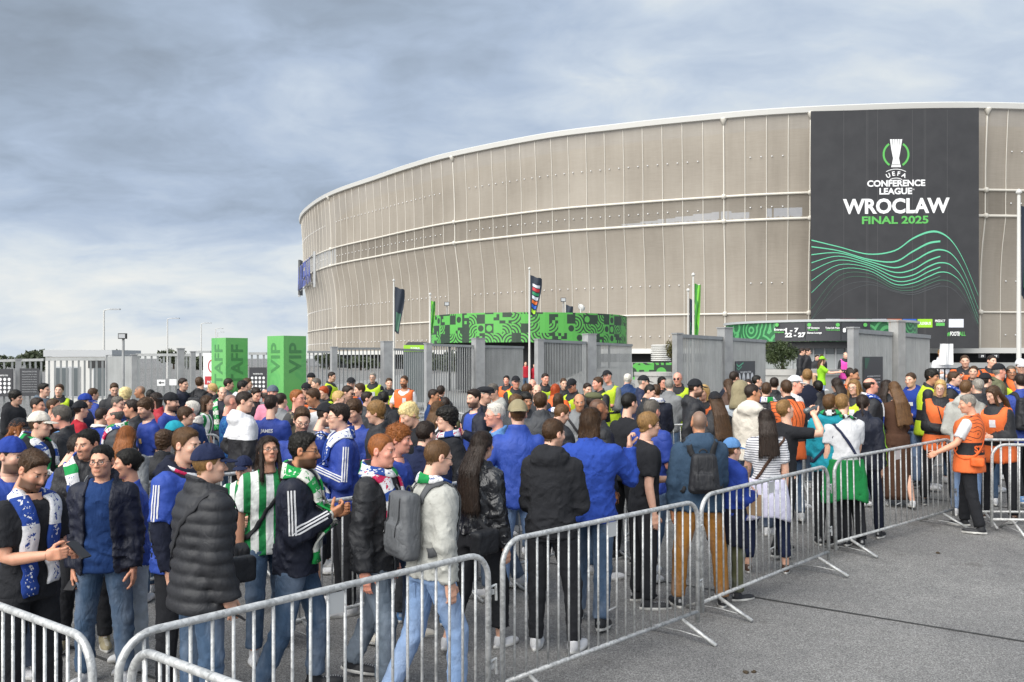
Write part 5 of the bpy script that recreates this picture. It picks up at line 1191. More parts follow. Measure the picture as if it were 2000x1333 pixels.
def decal(F, bvh, txt, u, v, size, side, color, parent, width=None, bold=.03, name='lettering', rot=0.0):
    V, Fc = text_polys(txt, bold); 
    if not len(V): return
    V = V.copy(); k = size/.69; V[:, 1] -= .35; kx = k if width is None else width/(V[:, 0].max()-V[:, 0].min())
    x, y = V[:, 0]*kx, V[:, 1]*k; c, s = math.cos(rot), math.sin(rot); x, y = x*c-y*s, x*s+y*c
    sg = -1 if side == 'front' else 1; out = []
    for a, b_ in zip(x, y):
        lx = (a if side == 'front' else -a)
        o = F.O+F.A@np.array([u*F.h+lx, sg*.6, v*F.h+b_]); r = bvh.ray_cast(Vector(o), Vector(F.A@np.array([0, -sg, 0.])), 1.0)
        p = np.array(r[0])-F.A@np.array([0, -sg*.006, 0.]) if r[0] is not None else F.O+F.A@np.array([u*F.h+lx, sg*.16, v*F.h+b_]); out.append(p)
    m = mat('print_cloth', lambda t, b: link(t, ocol(t), b.inputs['Base Color']), rough=.7)
    return link_obj(name, mesh_from(name, np.array(out), Fc, [m]), parent, color=color)
def card(F, bvh, u, v, w, h_, side, color, parent, name='badge_card'):
    sg = -1 if side == 'front' else 1; G_ = [(a, b_) for b_ in (-.5, 0, .5) for a in (-.5, 0, .5)]; out = []
    for a, b_ in G_:
        o = F.O+F.A@np.array([u*F.h+a*w, sg*.6, v*F.h+b_*h_]); r = bvh.ray_cast(Vector(o), Vector(F.A@np.array([0, -sg, 0.])), 1.0)
        out.append(np.array(r[0])+F.A@np.array([0, sg*.006, 0.]) if r[0] is not None else F.O+F.A@np.array([u*F.h+a*w, sg*.16, v*F.h+b_*h_]))
    return link_obj(name, mesh_from(name, np.array(out), [(0, 1, 4, 3), (1, 2, 5, 4), (3, 4, 7, 6), (4, 5, 8, 7)], [M_STRAP]), parent, color=color)
def sleeve_stripes(F, bvh, parent, color, end=2.0, n=3):
    for s in (-1, 1):
        S, E, Wr = F.arm[s]; outd = F.A@np.array([s*1.0, 0, .35])
        for k in range(n):
            rows = []; offk = (k-(n-1)/2)*.021
            for seg, (a, b_) in enumerate(((S, E), (E, Wr))):
                if seg >= end: break
                f1 = min(1.0, end-seg); dr = unit(b_-a); o = unit(outd-dr*np.dot(outd, dr)); sd = np.cross(dr, o)
                for f in np.linspace(0 if seg == 0 else .08, f1*.98, 12):
                    c = a+(b_-a)*f; row = []
                    for e in (-.0055, .0055):
                        st = c+sd*(offk+e)+o*.25; r = bvh.ray_cast(Vector(st), Vector(-o), .5)
                        row.append(np.array(r[0])+o*.004 if r[0] is not None else c+sd*(offk+e)+o*.07)
                    rows.append(row)
            rows = np.array(rows); mb = MB(); mb.strip(rows[:, 0], rows[:, 1])
            link_obj('sleeve_stripe', mesh_from('sleeve_stripe', mb.v, mb.f, [M_STRAP]), parent, color=color)
GLASS = {}
def glasses_mesh(dark):
    if dark not in GLASS:
        mb = MB()
        for s in (-1, 1):
            mb.tube([(s*.031+.021*math.cos(t_), -.107+.02*abs(math.cos(t_))*(.3 if s*math.cos(t_) > 0 else 0), .003+.0165*math.sin(t_)) for t_ in np.linspace(0, 2*math.pi, 15)], .0022, 5, False)
            mb.tube([(s*.052, -.102, .006), (s*.080, -.04, .008), (s*.083, .01, .004)], .002, 5)
        mb.tube([(-.010, -.109, .006), (.010, -.109, .006)], .002, 5); fr = mb.mesh('glasses', M_BLACK, True)
        lb = MB()
        for s in (-1, 1):
            n0 = len(lb.v); lb.v += [(s*.031+.020*math.cos(t_), -.1065, .003+.0158*math.sin(t_)) for t_ in np.linspace(0, 2*math.pi, 13)[:-1]]; lb.f.append(tuple(range(n0, n0+12)))
        GLASS[dark] = (fr, lb.mesh('lens', M_LENS if dark else M_CLENS))
    return GLASS[dark]
PHONE = []
def person(label, x, ytop, d, yaw, T=('tee', 'black'), B=('jeans', 'denim'), H=('short', 'hbrown'), S='white', sk=0, arm=('down', 'down'), leg='stand', hy=0, hp=5, hr=0, lean=3, fem=0, bk=.95, belly=0.0, beard=0, hat=None, glas=0, vest=None, ext=(), h=None, T2=None, group='people in the crowd', gz=None, cat='person', seed=None):
    X = (x-1000)*d/F_PX; g0 = float(ground_z(X, d)) if gz is None else gz
    if h is None: h = CAM_H-(ytop-HOR)*d/F_PX-g0; h = min(max(h, 1.0), 1.99)
    F = Fig(); F.h = h; F.bk = bk; F.ab = .55+.45*bk; F.belly = belly; sd = seed if seed is not None else int(x*7+ytop*13) % 9973; rg = np.random.default_rng(sd)
    if arm == ('down', 'down') and d > 7: arm = [('down', 'down'), ('down2', 'down'), ('phone', 'phone2'), ('pocket', 'pocket'), ('cross', 'belly'), ('down', 'strap'), ('swing', 'down2'), ('phone', 'down'), ('down', 'hip')][int(rg.integers(0, 9))]
    if leg == 'stand' and d > 6.5: leg = ('stand', 'shift', 'wide', 'walk2')[int(rg.integers(0, 4))]
    if d > 8.5: hy += float(rg.normal()*9); hp += float(rg.normal()*4); hr += float(rg.normal()*4); lean += float(rg.normal()*2.5); bk *= float(rg.uniform(.92, 1.12))
    F.bk = bk; F.ab = .55+.45*bk
    lod = 0 if d < 7.9 else (1 if d < 11.6 else 2)
    F.TW, F.TD = (TWf, TDf) if fem else (TWm, TDm)
    root = empty('person', (X, d, g0), math.radians(yaw), label, cat, group)
    # legs
    lg = {'stand': (((.10, .02, -1), (.03, -.04, -1)), ((.10, .0, -1), (.03, -.03, -1))), 'wide': (((.20, .04, -1), (.06, -.06, -1)), ((.20, -.02, -1), (.06, -.02, -1))), 'walk': (((.05, .34, -1), (.02, -.02, -1)), ((.05, -.16, -1), (.02, -.50, -1))), 'walk2': (((.05, -.14, -1), (.02, -.42, -1)), ((.05, .30, -1), (.02, -.04, -1))), 'shift': (((.16, .10, -1), (.06, -.12, -1)), ((.05, -.02, -1), (.02, -.02, -1))), 'step': (((.30, .22, -1), (.12, .05, -1)), ((.05, -.12, -1), (.02, -.25, -1))), 'sit': (((.15, 1, -.1), (.05, .1, -1)), ((.15, 1, -.1), (.05, .1, -1)))}[leg]
    rel = {}
    for s, (a, b_) in zip((-1, 1), lg):
        f = lambda v: unit((v[0]*s, -v[1], v[2])); hp0 = np.array([s*.052*h, .0, -.005*h]); kn = hp0+f(a)*.245*h; an = kn+f(b_)*.235*h; rel[s] = (hp0, kn, an)
    zp = .045*h-min(rel[s][2][2] for s in (-1, 1)); F.O = np.array([0, 0, zp]); F.leg = {s: tuple(p+F.O for p in rel[s]) for s in (-1, 1)}
    la = math.radians(lean); F.A = rotx(la)                          # columns: side, back, up of the torso
    if isinstance(arm, str): arm = (arm, arm)
    F.arm = {}; F.fd = {}
    for s, an in zip((-1, 1), arm):
        u_, f_ = ARM[an] if isinstance(an, str) else an; jit = rg.normal(size=(2, 3))*.04
        tv = lambda v, j: F.A@unit((v[0]*s+j[0], -v[1]+j[1], v[2]+j[2]))
        S_ = F.O+F.A@np.array([s*(.087 if fem else .098)*h*(.5+.5*bk), .004*h, .273*h]); E_ = S_+tv(u_, jit[0])*.168*h; W_ = E_+tv(f_, jit[1])*.150*h; F.arm[s] = (S_, E_, W_); F.fd[s] = unit(W_-E_)
    # head frame
    hs = .935*(h/1.76)**.5*(1.0 if not fem else .975); HR = rotz(math.radians(hy))@roty(math.radians(hr))@rotx(math.radians(hp)); top = F.O+F.A@np.array([0, 0, .335*h])
    HC = top+(F.A@np.array([0, 0, 1.])*.5+np.array([0, 0, .5]))*(h-.122*hs-.335*h-.525*h)+np.array([0, -.018, 0])
    hsc = np.array([rg.uniform(.95, 1.05), rg.uniform(.97, 1.03), rg.uniform(.98, 1.03)])*hs*(np.array([.96, .97, .98]) if fem else 1)
    skc = np.array(SKIN[sk])*rg.uniform(.92, 1.06); hcol = np.array(C[H[1]])
    # ---- body: head, neck, limbs in one mesh
    Vs, Qs, Cs = [], [], []; n0 = 0
    def put(V, Q, col): 
        nonlocal n0
        Vs.append(V); Qs.append(Q+n0); Cs.append(col); n0 += len(V)
    V, Q = head_tpl(lod)
    if ('fm', lod) not in FM: FM[('fm', lod)] = face_masks(V)
    fm = FM[('fm', lod)]; c = np.tile(skc, (len(V), 1))
    mixc = lambda c, m_, k: c+(np.array(k)-c)*m_[:, None]
    c = mixc(c, fm['blush']*.35, skc*np.array([1.05, .72, .66])); c = mixc(c, fm['ear']*.35, skc*np.array([1.05, .7, .62])); c = mixc(c, fm['lip']*(.75 if fem else .45), skc*np.array([.80, .46, .44]))
    if H[0] in ('buzz', 'crop', 'short', 'quiff', 'side', 'curly', 'bowl', 'balding', 'long', 'loose', 'pony', 'bun', 'bob', 'mop', 'verylong') and not (H[0] == 'balding'): c = mixc(c, fm['hl']*.8, hcol*.9+skc*.08)
    c = mixc(c, fm['brow']*(.85 if not fem else .65), hcol*.7); c = mixc(c, fm['lid']*.5, skc*.35); c = mixc(c, fm['eye'], (.55, .53, .50)); c = mixc(c, fm['iris'], (.03, .022, .016))
    Vh = V.copy()
    if beard:
        bc = hcol*.8 if hcol.mean() < .2 else hcol*.7; c = mixc(c, fm['beard']*min(beard, 1)*.85, bc); c = mixc(c, fm['must']*min(beard, 1)*.8, bc)
        if beard > .8: Vh = Vh+ (fm['beard'][:, None]*np.array([0, -.006, -.010])*beard)*np.clip((-V[:, 1]+.02)/.1, 0, 1)[:, None]
    elif not fem: c = mixc(c, fm['beard']*rg.uniform(.08, .30), skc*.5)
    put((Vh*hsc)@HR.T+HC, Q, c)
    def limb(pts, rad, n=10):
        mb = MB(); P = np.asarray(pts); 
        L = np.concatenate([[0], np.cumsum(np.linalg.norm(np.diff(P, axis=0), axis=1))]); ls = np.linspace(0, L[-1], 9); Pn = np.stack([np.interp(ls, L, P[:, i]) for i in range(3)], -1); rn = np.interp(ls, L, rad)
        mb.tube(Pn, rn, (10, 8, 6)[lod], False); put(np.array(mb.v), np.array(mb.f), np.tile(skc*np.array([.98, .96, .95]), (len(mb.v), 1)))
    for s in (-1, 1):
        S_, E_, W_ = F.arm[s]; limb([S_, S_+(E_-S_)*.5, E_, E_+(W_-E_)*.3, W_], [.030*h, .028*h, .0235*h, .024*h, .0155*h]); hpj, kn, an = F.leg[s]; limb([hpj, hpj+(kn-hpj)*.5, kn, kn+(an-kn)*.3, an], [.050*h, .042*h, .031*h, .032*h, .020*h])
        fz = F.fd[s]; ax_z = -fz; cand = np.array([0, -1., 0])*abs(fz[2])+np.array([0, 0, 1.])*(1-abs(fz[2])); thumb = unit(cand-ax_z*np.dot(cand, ax_z)); ax_y = -thumb; ax_x = np.cross(ax_y, ax_z)
        nm = arm[0] if s < 0 else arm[1]; cu = .38 if nm in ('down', 'down2', 'swing', 'point', 'up', 'pocket') else .95
        V, Q = hand_tpl(cu, lod); Vm = V.copy()
        if s < 0: Vm[:, 0] *= -1; Q = Q[:, ::-1]
        put((Vm*(h/1.78)**.8*.98)@np.stack([ax_x, ax_y, ax_z])+F.arm[s][2], Q, np.tile(skc*np.array([1.0, .93, .90]), (len(V), 1)))
    mb = MB(); zs = np.array([.04, .06, .08, .12, .19, .25, .28, .30, .315, .33]); ring = []
    for z in zs:
        w, dp = np.interp(z, TZ, F.TW)*h*bk*.86, np.interp(z, TZ, F.TD)*h*bk*.84; ring += [tuple(F.O+F.A@np.array([w*math.cos(t_), dp*math.sin(t_), z*h])) for t_ in np.linspace(0, 2*math.pi, 17)[:-1]]
    put(np.array(ring), np.array([(i*16+j, i*16+(j+1) % 16, (i+1)*16+(j+1) % 16, (i+1)*16+j) for i in range(9) for j in range(16)]), np.tile(skc, (160, 1)))
    V = np.concatenate(Vs); Q = np.concatenate(Qs); me = mesh_from('body', V, Q, [M_SKIN], smooth=True); a = me.attributes.new('Col', 'FLOAT_COLOR', 'POINT'); a.data.foreach_set('color', np.column_stack([np.concatenate(Cs), np.ones(len(V))]).astype(np.float32).ravel())
    body = link_obj('body', me, root)
    Hm = Matrix.Translation(Vector(HC))@Matrix(HR.tolist()).to_4x4()@Matrix.Diagonal(Vector((*hsc, 1)))
    def on_head(name, me, color=None, grow=1.0):
        o = link_obj(name, me, root, color=color); o.matrix_local = Hm@Matrix.Diagonal(Vector((grow, grow, grow, 1))); return o
    if H[0] not in ('bald', 'buzz') and not (hat and hat[0] in ('hood',)):
        st = H[0]; key = ('hairmesh', st, lod)
        if key not in TPL:
            lo, hi = hair_box(st); big_ = st in ('long', 'verylong', 'loose'); V, Q = template(('hair', st, lod), lambda G: hair_sdf(G, st), lo, hi, (.0065 if not big_ else .008, .009, .013)[lod]); V, Q = add_strands(V, Q, st, (3600, 1800, 700)[lod] if st not in ('long', 'verylong', 'loose') else (7000, 3600, 1200)[lod]); TPL[key] = mesh_from('hair', V, Q, [M_HAIR], smooth=True)
        on_head('hair', TPL[key], C[H[1]], .985 if hat else 1.0)
    if hat:
        st = hat[0]; key = ('hatmesh', st, lod)
        if key not in TPL:
            V, Q = template(('hat', st, lod), lambda G: cap_sdf(G, st), (-.16, -.22, -.24 if st == 'hood' else -.03), (.16, .23, .19), (.0055, .0075, .010)[lod]); TPL[key] = mesh_from('hat', V, Q, [M_KNIT], smooth=True)
        on_head({'cap': 'cap', 'capback': 'cap', 'hood': 'hood'}.get(st, st), TPL[key], C[hat[1]], 1.02 if H[0] in ('bald', 'buzz', 'crop') or st == 'hood' else 1.05)
    if glas:
        fr, le = glasses_mesh(glas == 2); g_ = on_head('glasses', fr); l_ = on_head('lens', le)
    # ---- trousers
    cell = (.0165, .029, .048)[lod]; bk_, bc_ = B[0], C[B[1]]
    bm = M_DENIM if 'denim' in B[1] or bk_ == 'jeans' else M_KNIT
    ra = {'slim': .031, 'jeans': .036, 'wide': .052, 'shorts': .05, 'crop': .038, 'skirt': .04, 'dress': .04, 'work': .040}[bk_]; pts = [F.O+[0, 0, .08*h]]+[p for s in (-1, 1) for p in F.leg[s]]
    if bk_ in ('skirt', 'dress'):
        hem = .30 if bk_ == 'skirt' else .06; lo, hi = bbox(pts, .12); lo[2] = hem*h-.05; G, l = grid(lo, hi, cell)
        z = G[..., 2]; f = np.clip((F.O[2]-z)/(F.O[2]-hem*h), -.3, 1); w = (.095+.018*f)*h+.015; dp = (.070+.030*f)*h+.012
        D = (np.sqrt((G[..., 0]/w)**2+(G[..., 1]/dp)**2)-1)*dp+.006*np.sin(np.arctan2(G[..., 0], G[..., 1])*9+z*3); D = np.maximum(np.maximum(D, hem*h-z), z-F.O[2]-.07*h)
    else:
        end = {'shorts': .95, 'crop': 1.78}.get(bk_, 1.97); lo, hi = bbox(pts, .13); lo[2] = min(F.leg[s][2][2] for s in (-1, 1))-.03
        G, l = grid(lo, hi, cell); q = G-F.O.astype(np.float32); z = q[..., 2]/h
        w = np.interp(z, TZ, F.TW).astype(np.float32)*h*bk+.012; dp = np.interp(z, TZ, F.TD).astype(np.float32)*h*bk+.012
        D = (np.sqrt((q[..., 0]/w)**2+(q[..., 1]/dp)**2)-1)*np.minimum(w, dp); D = np.maximum(np.maximum(D, (-.045-z)*h), (z-.075)*h)
        Ld = None
        for s in (-1, 1):
            hpj, kn, an = F.leg[s]; r0, rk = .054*h*(.7+.3*bk)+.010, max(.036*h+.008, ra*h*.92)
            if end <= 1: k2 = hpj+(kn-hpj)*end; dl = cap(G, hpj, k2, r0, rk*1.25, True)
            else: a2 = kn+(an-kn)*(end-1); dl = smin(cap(G, hpj, kn, r0, rk), cap(G, kn, a2, rk, ra*h, True), .02)
            Ld = dl if Ld is None else np.minimum(Ld, dl)
        D = smin(D, Ld, .035)
        ht = {'leather': .02, 'puffer': -.075, 'coat': -.10}.get(T[0], -.035); D = D+.022*np.clip((z-ht)/.02, 0, 1)
        kz = [F.leg[s][1][2] for s in (-1, 1)]; amp = .003+.0065*(np.exp(-((G[..., 2]-kz[0]+.05)/.10)**2)+np.exp(-((G[..., 2]-.10*h)/.09)**2)+.6*np.exp(-((G[..., 2]-F.O[2]+.08*h)/.06)**2)); D = D+amp*sines(G, sd+1, .085, 5, 2.2)*.8-amp*.9*np.clip(1-np.abs(sines(G, sd+8, .13, 3, 2.0, 2.0))*4, 0, 1)
    V, Q = nets(D.astype(np.float32), l, cell); finish({'shorts': 'shorts', 'skirt': 'skirt', 'dress': 'skirt'}.get(bk_, 'trousers'), V, Q, bm, F, root, bc_)
    if lod == 0 and bk_ in ('jeans', 'slim', 'work'):
        bvt = bvh_of(V, Q)
        for s in (-1, 1):
            pk = []; shp = [(-.055, .05), (.055, .05), (.055, -.045), (0, -.075), (-.055, -.045)]
            for a_, b2_ in shp+[(0, .0)]:
                o_ = F.O+np.array([s*.052*h+a_, .4, -.085*h+b2_]); r_ = bvt.ray_cast(Vector(o_), Vector((0, -1, 0)), .8); pk.append(np.array(r_[0])+np.array([0, .005, 0]) if r_[0] is not None else F.O+np.array([s*.052*h+a_, .12, -.085*h+b2_]))
            pk = np.array(pk); link_obj('pocket', mesh_from('pocket', np.concatenate([pk, pk[:5]+np.array([0, -.012, 0])]), [(0, 1, 5), (1, 2, 5), (2, 3, 5), (3, 4, 5), (4, 0, 5)]+[(i_, (i_+1) % 5, 6+(i_+1) % 5, 6+i_) for i_ in range(5)], [bm]), root, color=np.array(bc_)*.86)
    # ---- shoes
    if ('shoemesh', lod) not in TPL: V, Q = shoe_tpl(lod); TPL[('shoemesh', lod)] = mesh_from('shoe', V, Q, [M_SHOE], smooth=True)
    for s in (-1, 1):
        an = F.leg[s][2]; shin = unit(an-F.leg[s][1]); lift = an[2]-.045*h; pit = math.radians(min(45, lift*260)) if lift > .012 else 0
        o = link_obj('shoe', TPL[('shoemesh', lod)], root, color=C[S]); o.color[3] = 0.0 if S in ('black2',) else 1.0
        k = (h/1.76)*(.93 if fem else 1.0); o.scale = (k, k, k); o.rotation_euler = (pit, 0, math.radians(10*s*(1 if s > 0 else 1))); o.location = (an[0], an[1], max(0.0, lift)+(.06*math.sin(pit)))
    # ---- top garments
    cell = (.0130, .022, .033)[lod]
    def garment(spec, infl_add=0.0, name=None):
        kind, col = spec[0], spec[1]; mk = spec[2] if len(spec) > 2 else None
        P_ = dict(tee=(.013, 1.0*.72, -.045, .330, 'knit'), jersey=(.014, .80, -.05, .330, 'poly'), long=(.015, 1.97, -.045, .333, 'knit'), sweat=(.022, 1.97, -.03, .333, 'knit'), hoodie=(.024, 1.97, -.035, .330, 'knit'), jacket=(.027, 1.98, -.055, .350, 'shell'), track=(.022, 1.98, -.05, .352, 'poly'), shirt=(.018, 1.97, -.05, .345, 'knit'), coat=(.030, 1.98, -.12, .350, 'shell'), puffer=(.040, 1.98, -.085, .355, 'puff'), leather=(.022, 1.98, .01, .345, 'leather'), polo=(.015, .78, -.045, .340, 'knit'), fleece=(.028, 1.97, -.05, .352, 'knit'))[kind]
        infl, end, zlo, zhi, dm = P_; infl += infl_add; m = TOPM[mk or dm]
        pts = [F.O+F.A@np.array([sx*.12*h*bk, sy*(.085*h*bk+belly), z*h]) for sx in (-1, 1) for sy in (-1, 1) for z in (zlo, zhi)]
        for s in (-1, 1):
            S_, E_, W_ = F.arm[s]; pts += [S_, S_+(E_-S_)*min(end, 1)]+([E_+(W_-E_)*(end-1)] if end > 1 else [])
        lo, hi = bbox(pts, .075+infl); c = cell; G, l = grid(lo, hi, c)
        dT, q = torso_d(F, G, infl, zlo, zhi, drape=.010 if kind in ('tee', 'jersey', 'hoodie', 'sweat') else .004); dA = arms_d(F, G, infl*.9, end); z = q[..., 2]/h
        if kind in ('hoodie', 'jacket', 'coat', 'track', 'sweat', 'fleece', 'leather'): dT = smin(dT, np.maximum(dT-.006, (zlo-z)*h), .001)
        if kind in ('sweat', 'hoodie', 'track', 'jacket'):
            dT = dT+.004*np.clip((zlo+.034-z)/.006, 0, 1)
            for s_ in (-1, 1):
                dw = np.linalg.norm(G-F.arm[s_][2].astype(np.float32), axis=-1); dA = dA+.007*np.clip((.058-dw)/.010, 0, 1)
        if kind == 'puffer':
            dT = dT-.018*np.sqrt(np.abs(np.sin(math.pi*z*h/.078))); tt = np.linalg.norm(G-F.arm[-1][0].astype(np.float32), axis=-1); dA = dA-.013*np.sqrt(np.abs(np.sin(math.pi*q[..., 2]/.078)))
        D = smin(dT, dA, .028)
        if kind == 'hoodie' and not (hat and hat[0] == 'hood'):
            e1 = np.linalg.norm((q-np.array([0, .048*h, .308*h], np.float32))/np.array([.088*h, .047*h, .050*h], np.float32), axis=-1); hd = (e1-1)*.045*h
            rr = np.sqrt((np.hypot(q[..., 0], q[..., 1]-.004*h)-.052*h)**2+((q[..., 2]-.322*h-.40*q[..., 1])*.8)**2)-.018*h; hd = smin(hd, rr, .03); hd = hd+.006*sines(G, sd+5, .07); D = smin(D, hd, .02)
        if kind in ('jacket', 'coat', 'track', 'fleece', 'puffer', 'leather', 'polo', 'shirt'):
            rr = np.abs(np.hypot(q[..., 0], q[..., 1]-.004*h)-(.043*h+infl*.3))-.008; cl = np.maximum(rr, np.abs(q[..., 2]-.328*h-.38*q[..., 1])-(.020*h if kind in ('jacket', 'track', 'fleece', 'coat', 'puffer') else .012*h)); D = smin(D, cl, .02)
        A_ = {'tee': .0080, 'jersey': .0075, 'puffer': .005, 'leather': .010, 'track': .0095, 'jacket': .010}.get(kind, .0090)
        el = np.minimum(np.linalg.norm(G-F.arm[-1][1].astype(np.float32), axis=-1), np.linalg.norm(G-F.arm[1][1].astype(np.float32), axis=-1)); loc = 1+1.2*np.exp(-(el/.10)**2)+.8*np.exp(-((z-.03)/.05)**2)
        f1 = sines(G, sd+2, .115, 4, 1.5); f2 = sines(G, sd+3, .17, 3, .7); D = D+A_*loc*(f1*.55+.5*(np.abs(f2)-.3))
        if kind != 'puffer':
            cr = np.clip(1-np.abs(sines(G, sd+4, .15, 3, 1.3, 2.0))*4.5, 0, 1); cr2 = np.clip(1-np.abs(sines(G, sd+6, .12, 3, 1.0, 2.0))*4.0, 0, 1)
            D = D-A_*loc*(.85*cr+.45*cr2*(lod < 2))
        if 'open' in ext and spec is T:
            D = np.maximum(D, -np.maximum(np.abs(q[..., 0])-(.048*h+.02*np.clip((.2-z)*3, 0, 1)*h), q[..., 1]+.005))
        V, Q = nets(D.astype(np.float32), l, c)
        o = finish(name or {'tee': 'tee_shirt', 'jersey': 'jersey', 'long': 'long_sleeve_top', 'sweat': 'sweatshirt', 'hoodie': 'hoodie', 'track': 'track_jacket', 'puffer': 'puffer_jacket', 'leather': 'leather_jacket', 'polo': 'polo_shirt', 'coat': 'coat', 'shirt': 'shirt', 'fleece': 'fleece'}.get(kind, 'jacket'), V, Q, m, F, root, C[col])
        return o, V, Q, end
    if T2: garment(T2, name=None)
    to, TV, TQ, tend = garment(T, .020 if T2 and 'open' not in ext else 0.0); bvh = bvh_of(TV, TQ)
    if vest:
        vm, tfit = {'org': M_VORG, 'yel': M_VYEL, 'pnk': M_VPNK}[vest[0]], .054
        pts = [F.O+F.A@np.array([sx*(.14*h*bk+.06), sy*(.09*h*bk+.05+belly), z*h]) for sx in (-1, 1) for sy in (-1, 1) for z in (-.09, .335)]; lo, hi = bbox(pts, .05); G, l = grid(lo, hi, cell); D, q = torso_d(F, G, tfit, -.085, .330, .01); D = smin(D, arms_d(F, G, .040, .30), .035); D = np.maximum(D, (-.085-q[..., 2]/h)*h)
        D = np.maximum(D, np.abs(q[..., 0])-(.100*h*bk+.030)-.30*np.maximum(.17*h-q[..., 2], 0)); D = np.maximum(D, -(np.hypot(q[..., 0], (q[..., 1]+.02*h)*.9)-.060*h+np.maximum(.29*h-q[..., 2], 0)*.6)); D = D+.004*sines(G, sd+7, .12)
        V, Q = nets(D.astype(np.float32), l, cell); vo = finish('vest', V, Q, vm, F, root); bvh = bvh_of(V, Q); TV, TQ = V, Q; to = vo
        num = vest[1] if len(vest) > 1 else None; tc_ = C['org'] if vest[0] == 'org' else (.62, .80, .035)
        if vest[0] != 'pnk' and lod < 2 or num:
            sz = .078
            for sdn in ('front', 'back'): decal(F, bvh, 'STEWARD', 0, .090, sz, sdn, tc_, vo, .36, .04)
            if num:
                for sdn in ('front', 'back'): decal(F, bvh, num, 0, -.005, .080, sdn, C['black'], vo, None, .03)
        if vest[0] in ('yel', 'org'): card(F, bvh, .03, .215, .075, .10, 'front', C['white'], vo)
    if lod == 0 and T[0] in ('jacket', 'track', 'puffer', 'fleece', 'leather') and 'open' not in ext and not vest:
        ribbon(F, bvh, [tp(F, 0, -.16, z_) for z_ in np.linspace(-.04, .31, 8)], .012, .003, .001, 'zip', M_STRAP, to, C['grey'], 2)
    # ---- extras
    for e in ext:
        k = e.split(':')
        if k[0] == 'stripes': sleeve_stripes(F, bvh, to, C[k[1]], tend)
        elif k[0] == 'scarf':
            L = float(k[2]) if len(k) > 2 else .06
            path = [tp(F, -.052, -.12, L), tp(F, -.055, -.12, .16), tp(F, -.056, -.09, .26), tp(F, -.056, -.02, .325), tp(F, -.040, .055, .340), tp(F, 0, .07, .342), tp(F, .040, .055, .340), tp(F, .056, -.02, .325), tp(F, .056, -.09, .26), tp(F, .055, -.12, .16), tp(F, .050, -.12, L+.03)]
            ribbon(F, bvh, path, .105, .016, .006, 'scarf', SCARF[k[1]], root)
        elif k[0] == 'neck':
            path = [tp(F, .058*math.sin(t_), .006+.062*math.cos(t_), .335+.008*math.cos(t_)) for t_ in np.linspace(-math.pi, math.pi, 15)]; ribbon(F, bvh, path, .075, .018, .010, 'scarf', SCARF[k[1]], root, snapit=False)
        elif k[0] == 'pack':
            y0 = np.interp(.17, TZ, F.TD)*h*bk+.03; c0 = np.array([0, y0+.075, .165*h]); hw = np.array([.135, .060, .205])*float(k[2] if len(k) > 2 else 1)*h/1.78
            lo, hi = bbox([F.O+F.A@(c0+np.array([a, b_, c_])*(hw+.05)) for a in (-1, 1) for b_ in (-1, 1) for c_ in (-1, 1)], .02); G, l = grid(lo, hi, .014); q = (G-F.O.astype(np.float32))@F.A.astype(np.float32)-c0.astype(np.float32)
            tap = 1-.16*np.clip(q[..., 2]/hw[2], -1, 1); bx = np.stack([np.abs(q[..., 0])/tap-hw[0]+.04, np.abs(q[..., 1])-hw[1]+.04, np.abs(q[..., 2])-hw[2]+.05], -1)
            D = np.linalg.norm(np.maximum(bx, 0), axis=-1)+np.minimum(bx.max(-1), 0)-.045
            p2 = np.abs(q-np.array([0, hw[1]+.005, -.07], np.float32))-np.array([hw[0]*.78, .022, hw[2]*.42], np.float32)+.02; D2 = np.linalg.norm(np.maximum(p2, 0), axis=-1)+np.minimum(p2.max(-1), 0)-.02; D = smin(D, D2, .008)+.003*sines(G, sd+9, .09)
            D = np.maximum(D, -(np.abs(np.abs(q[..., 0])-hw[0]*.62)-.004)) if False else D
            V, Q = nets(D.astype(np.float32), l, .014); po = empty_bag = link_obj('backpack', mesh_from('backpack', V, Q, [M_SHELL], True), root, color=C[k[1]]); bv2 = bvh_of(V, Q)
            for sx in (-1, 1):
                ribbon(F, bv2, [F.O+F.A@(c0+np.array([sx*hw[0]*.55, hw[1]+.03, z_])) for z_ in (hw[2]*.85, .05, -.05, -hw[2]*.3)], .010, .003, .002, 'zip', M_STRAP, po, C['black'], 2)
                ribbon(F, bvh, [tp(F, sx*.050, .09, .25), tp(F, sx*.052, .06, .31), tp(F, sx*.058, 0, .33), tp(F, sx*.062, -.06, .29), tp(F, sx*.070, -.10, .22), tp(F, sx*.085, -.06, .13), tp(F, sx*.092, 0, .09), tp(F, sx*.080, .06, .07)], .055, .010, .004, 'strap', M_STRAP, po, np.array(C[k[1]])*.8, 3)
            hb = MB(); hb.tube([tp(F, 0, 0, 0)+F.A@(c0+np.array([.035*math.cos(t_), -hw[1]*.5, hw[2]+.03*math.sin(t_)])) for t_ in np.linspace(0, math.pi, 8)], .008, 5); link_obj('grab_handle', hb.mesh('grab_handle', M_STRAP, True), po, color=C['black'])
        elif k[0] in ('bag', 'strapbag'):             # bag on a long strap: bag:colour:side:size
            sx = 1 if k[2] == 'L' else -1; sz = float(k[3]) if len(k) > 3 else 1.0; ys = float(k[4]) if len(k) > 4 else -.2
            path = [tp(F, .098*math.cos(t_)*1.1, .09*math.sin(t_), .165+.15*(-sx)*math.cos(t_)) for t_ in np.linspace(0, 2*math.pi, 27)]; ribbon(F, bvh, path, .030, .005, .003, 'shoulder_strap', M_STRAP, root, C[k[1]], 3)
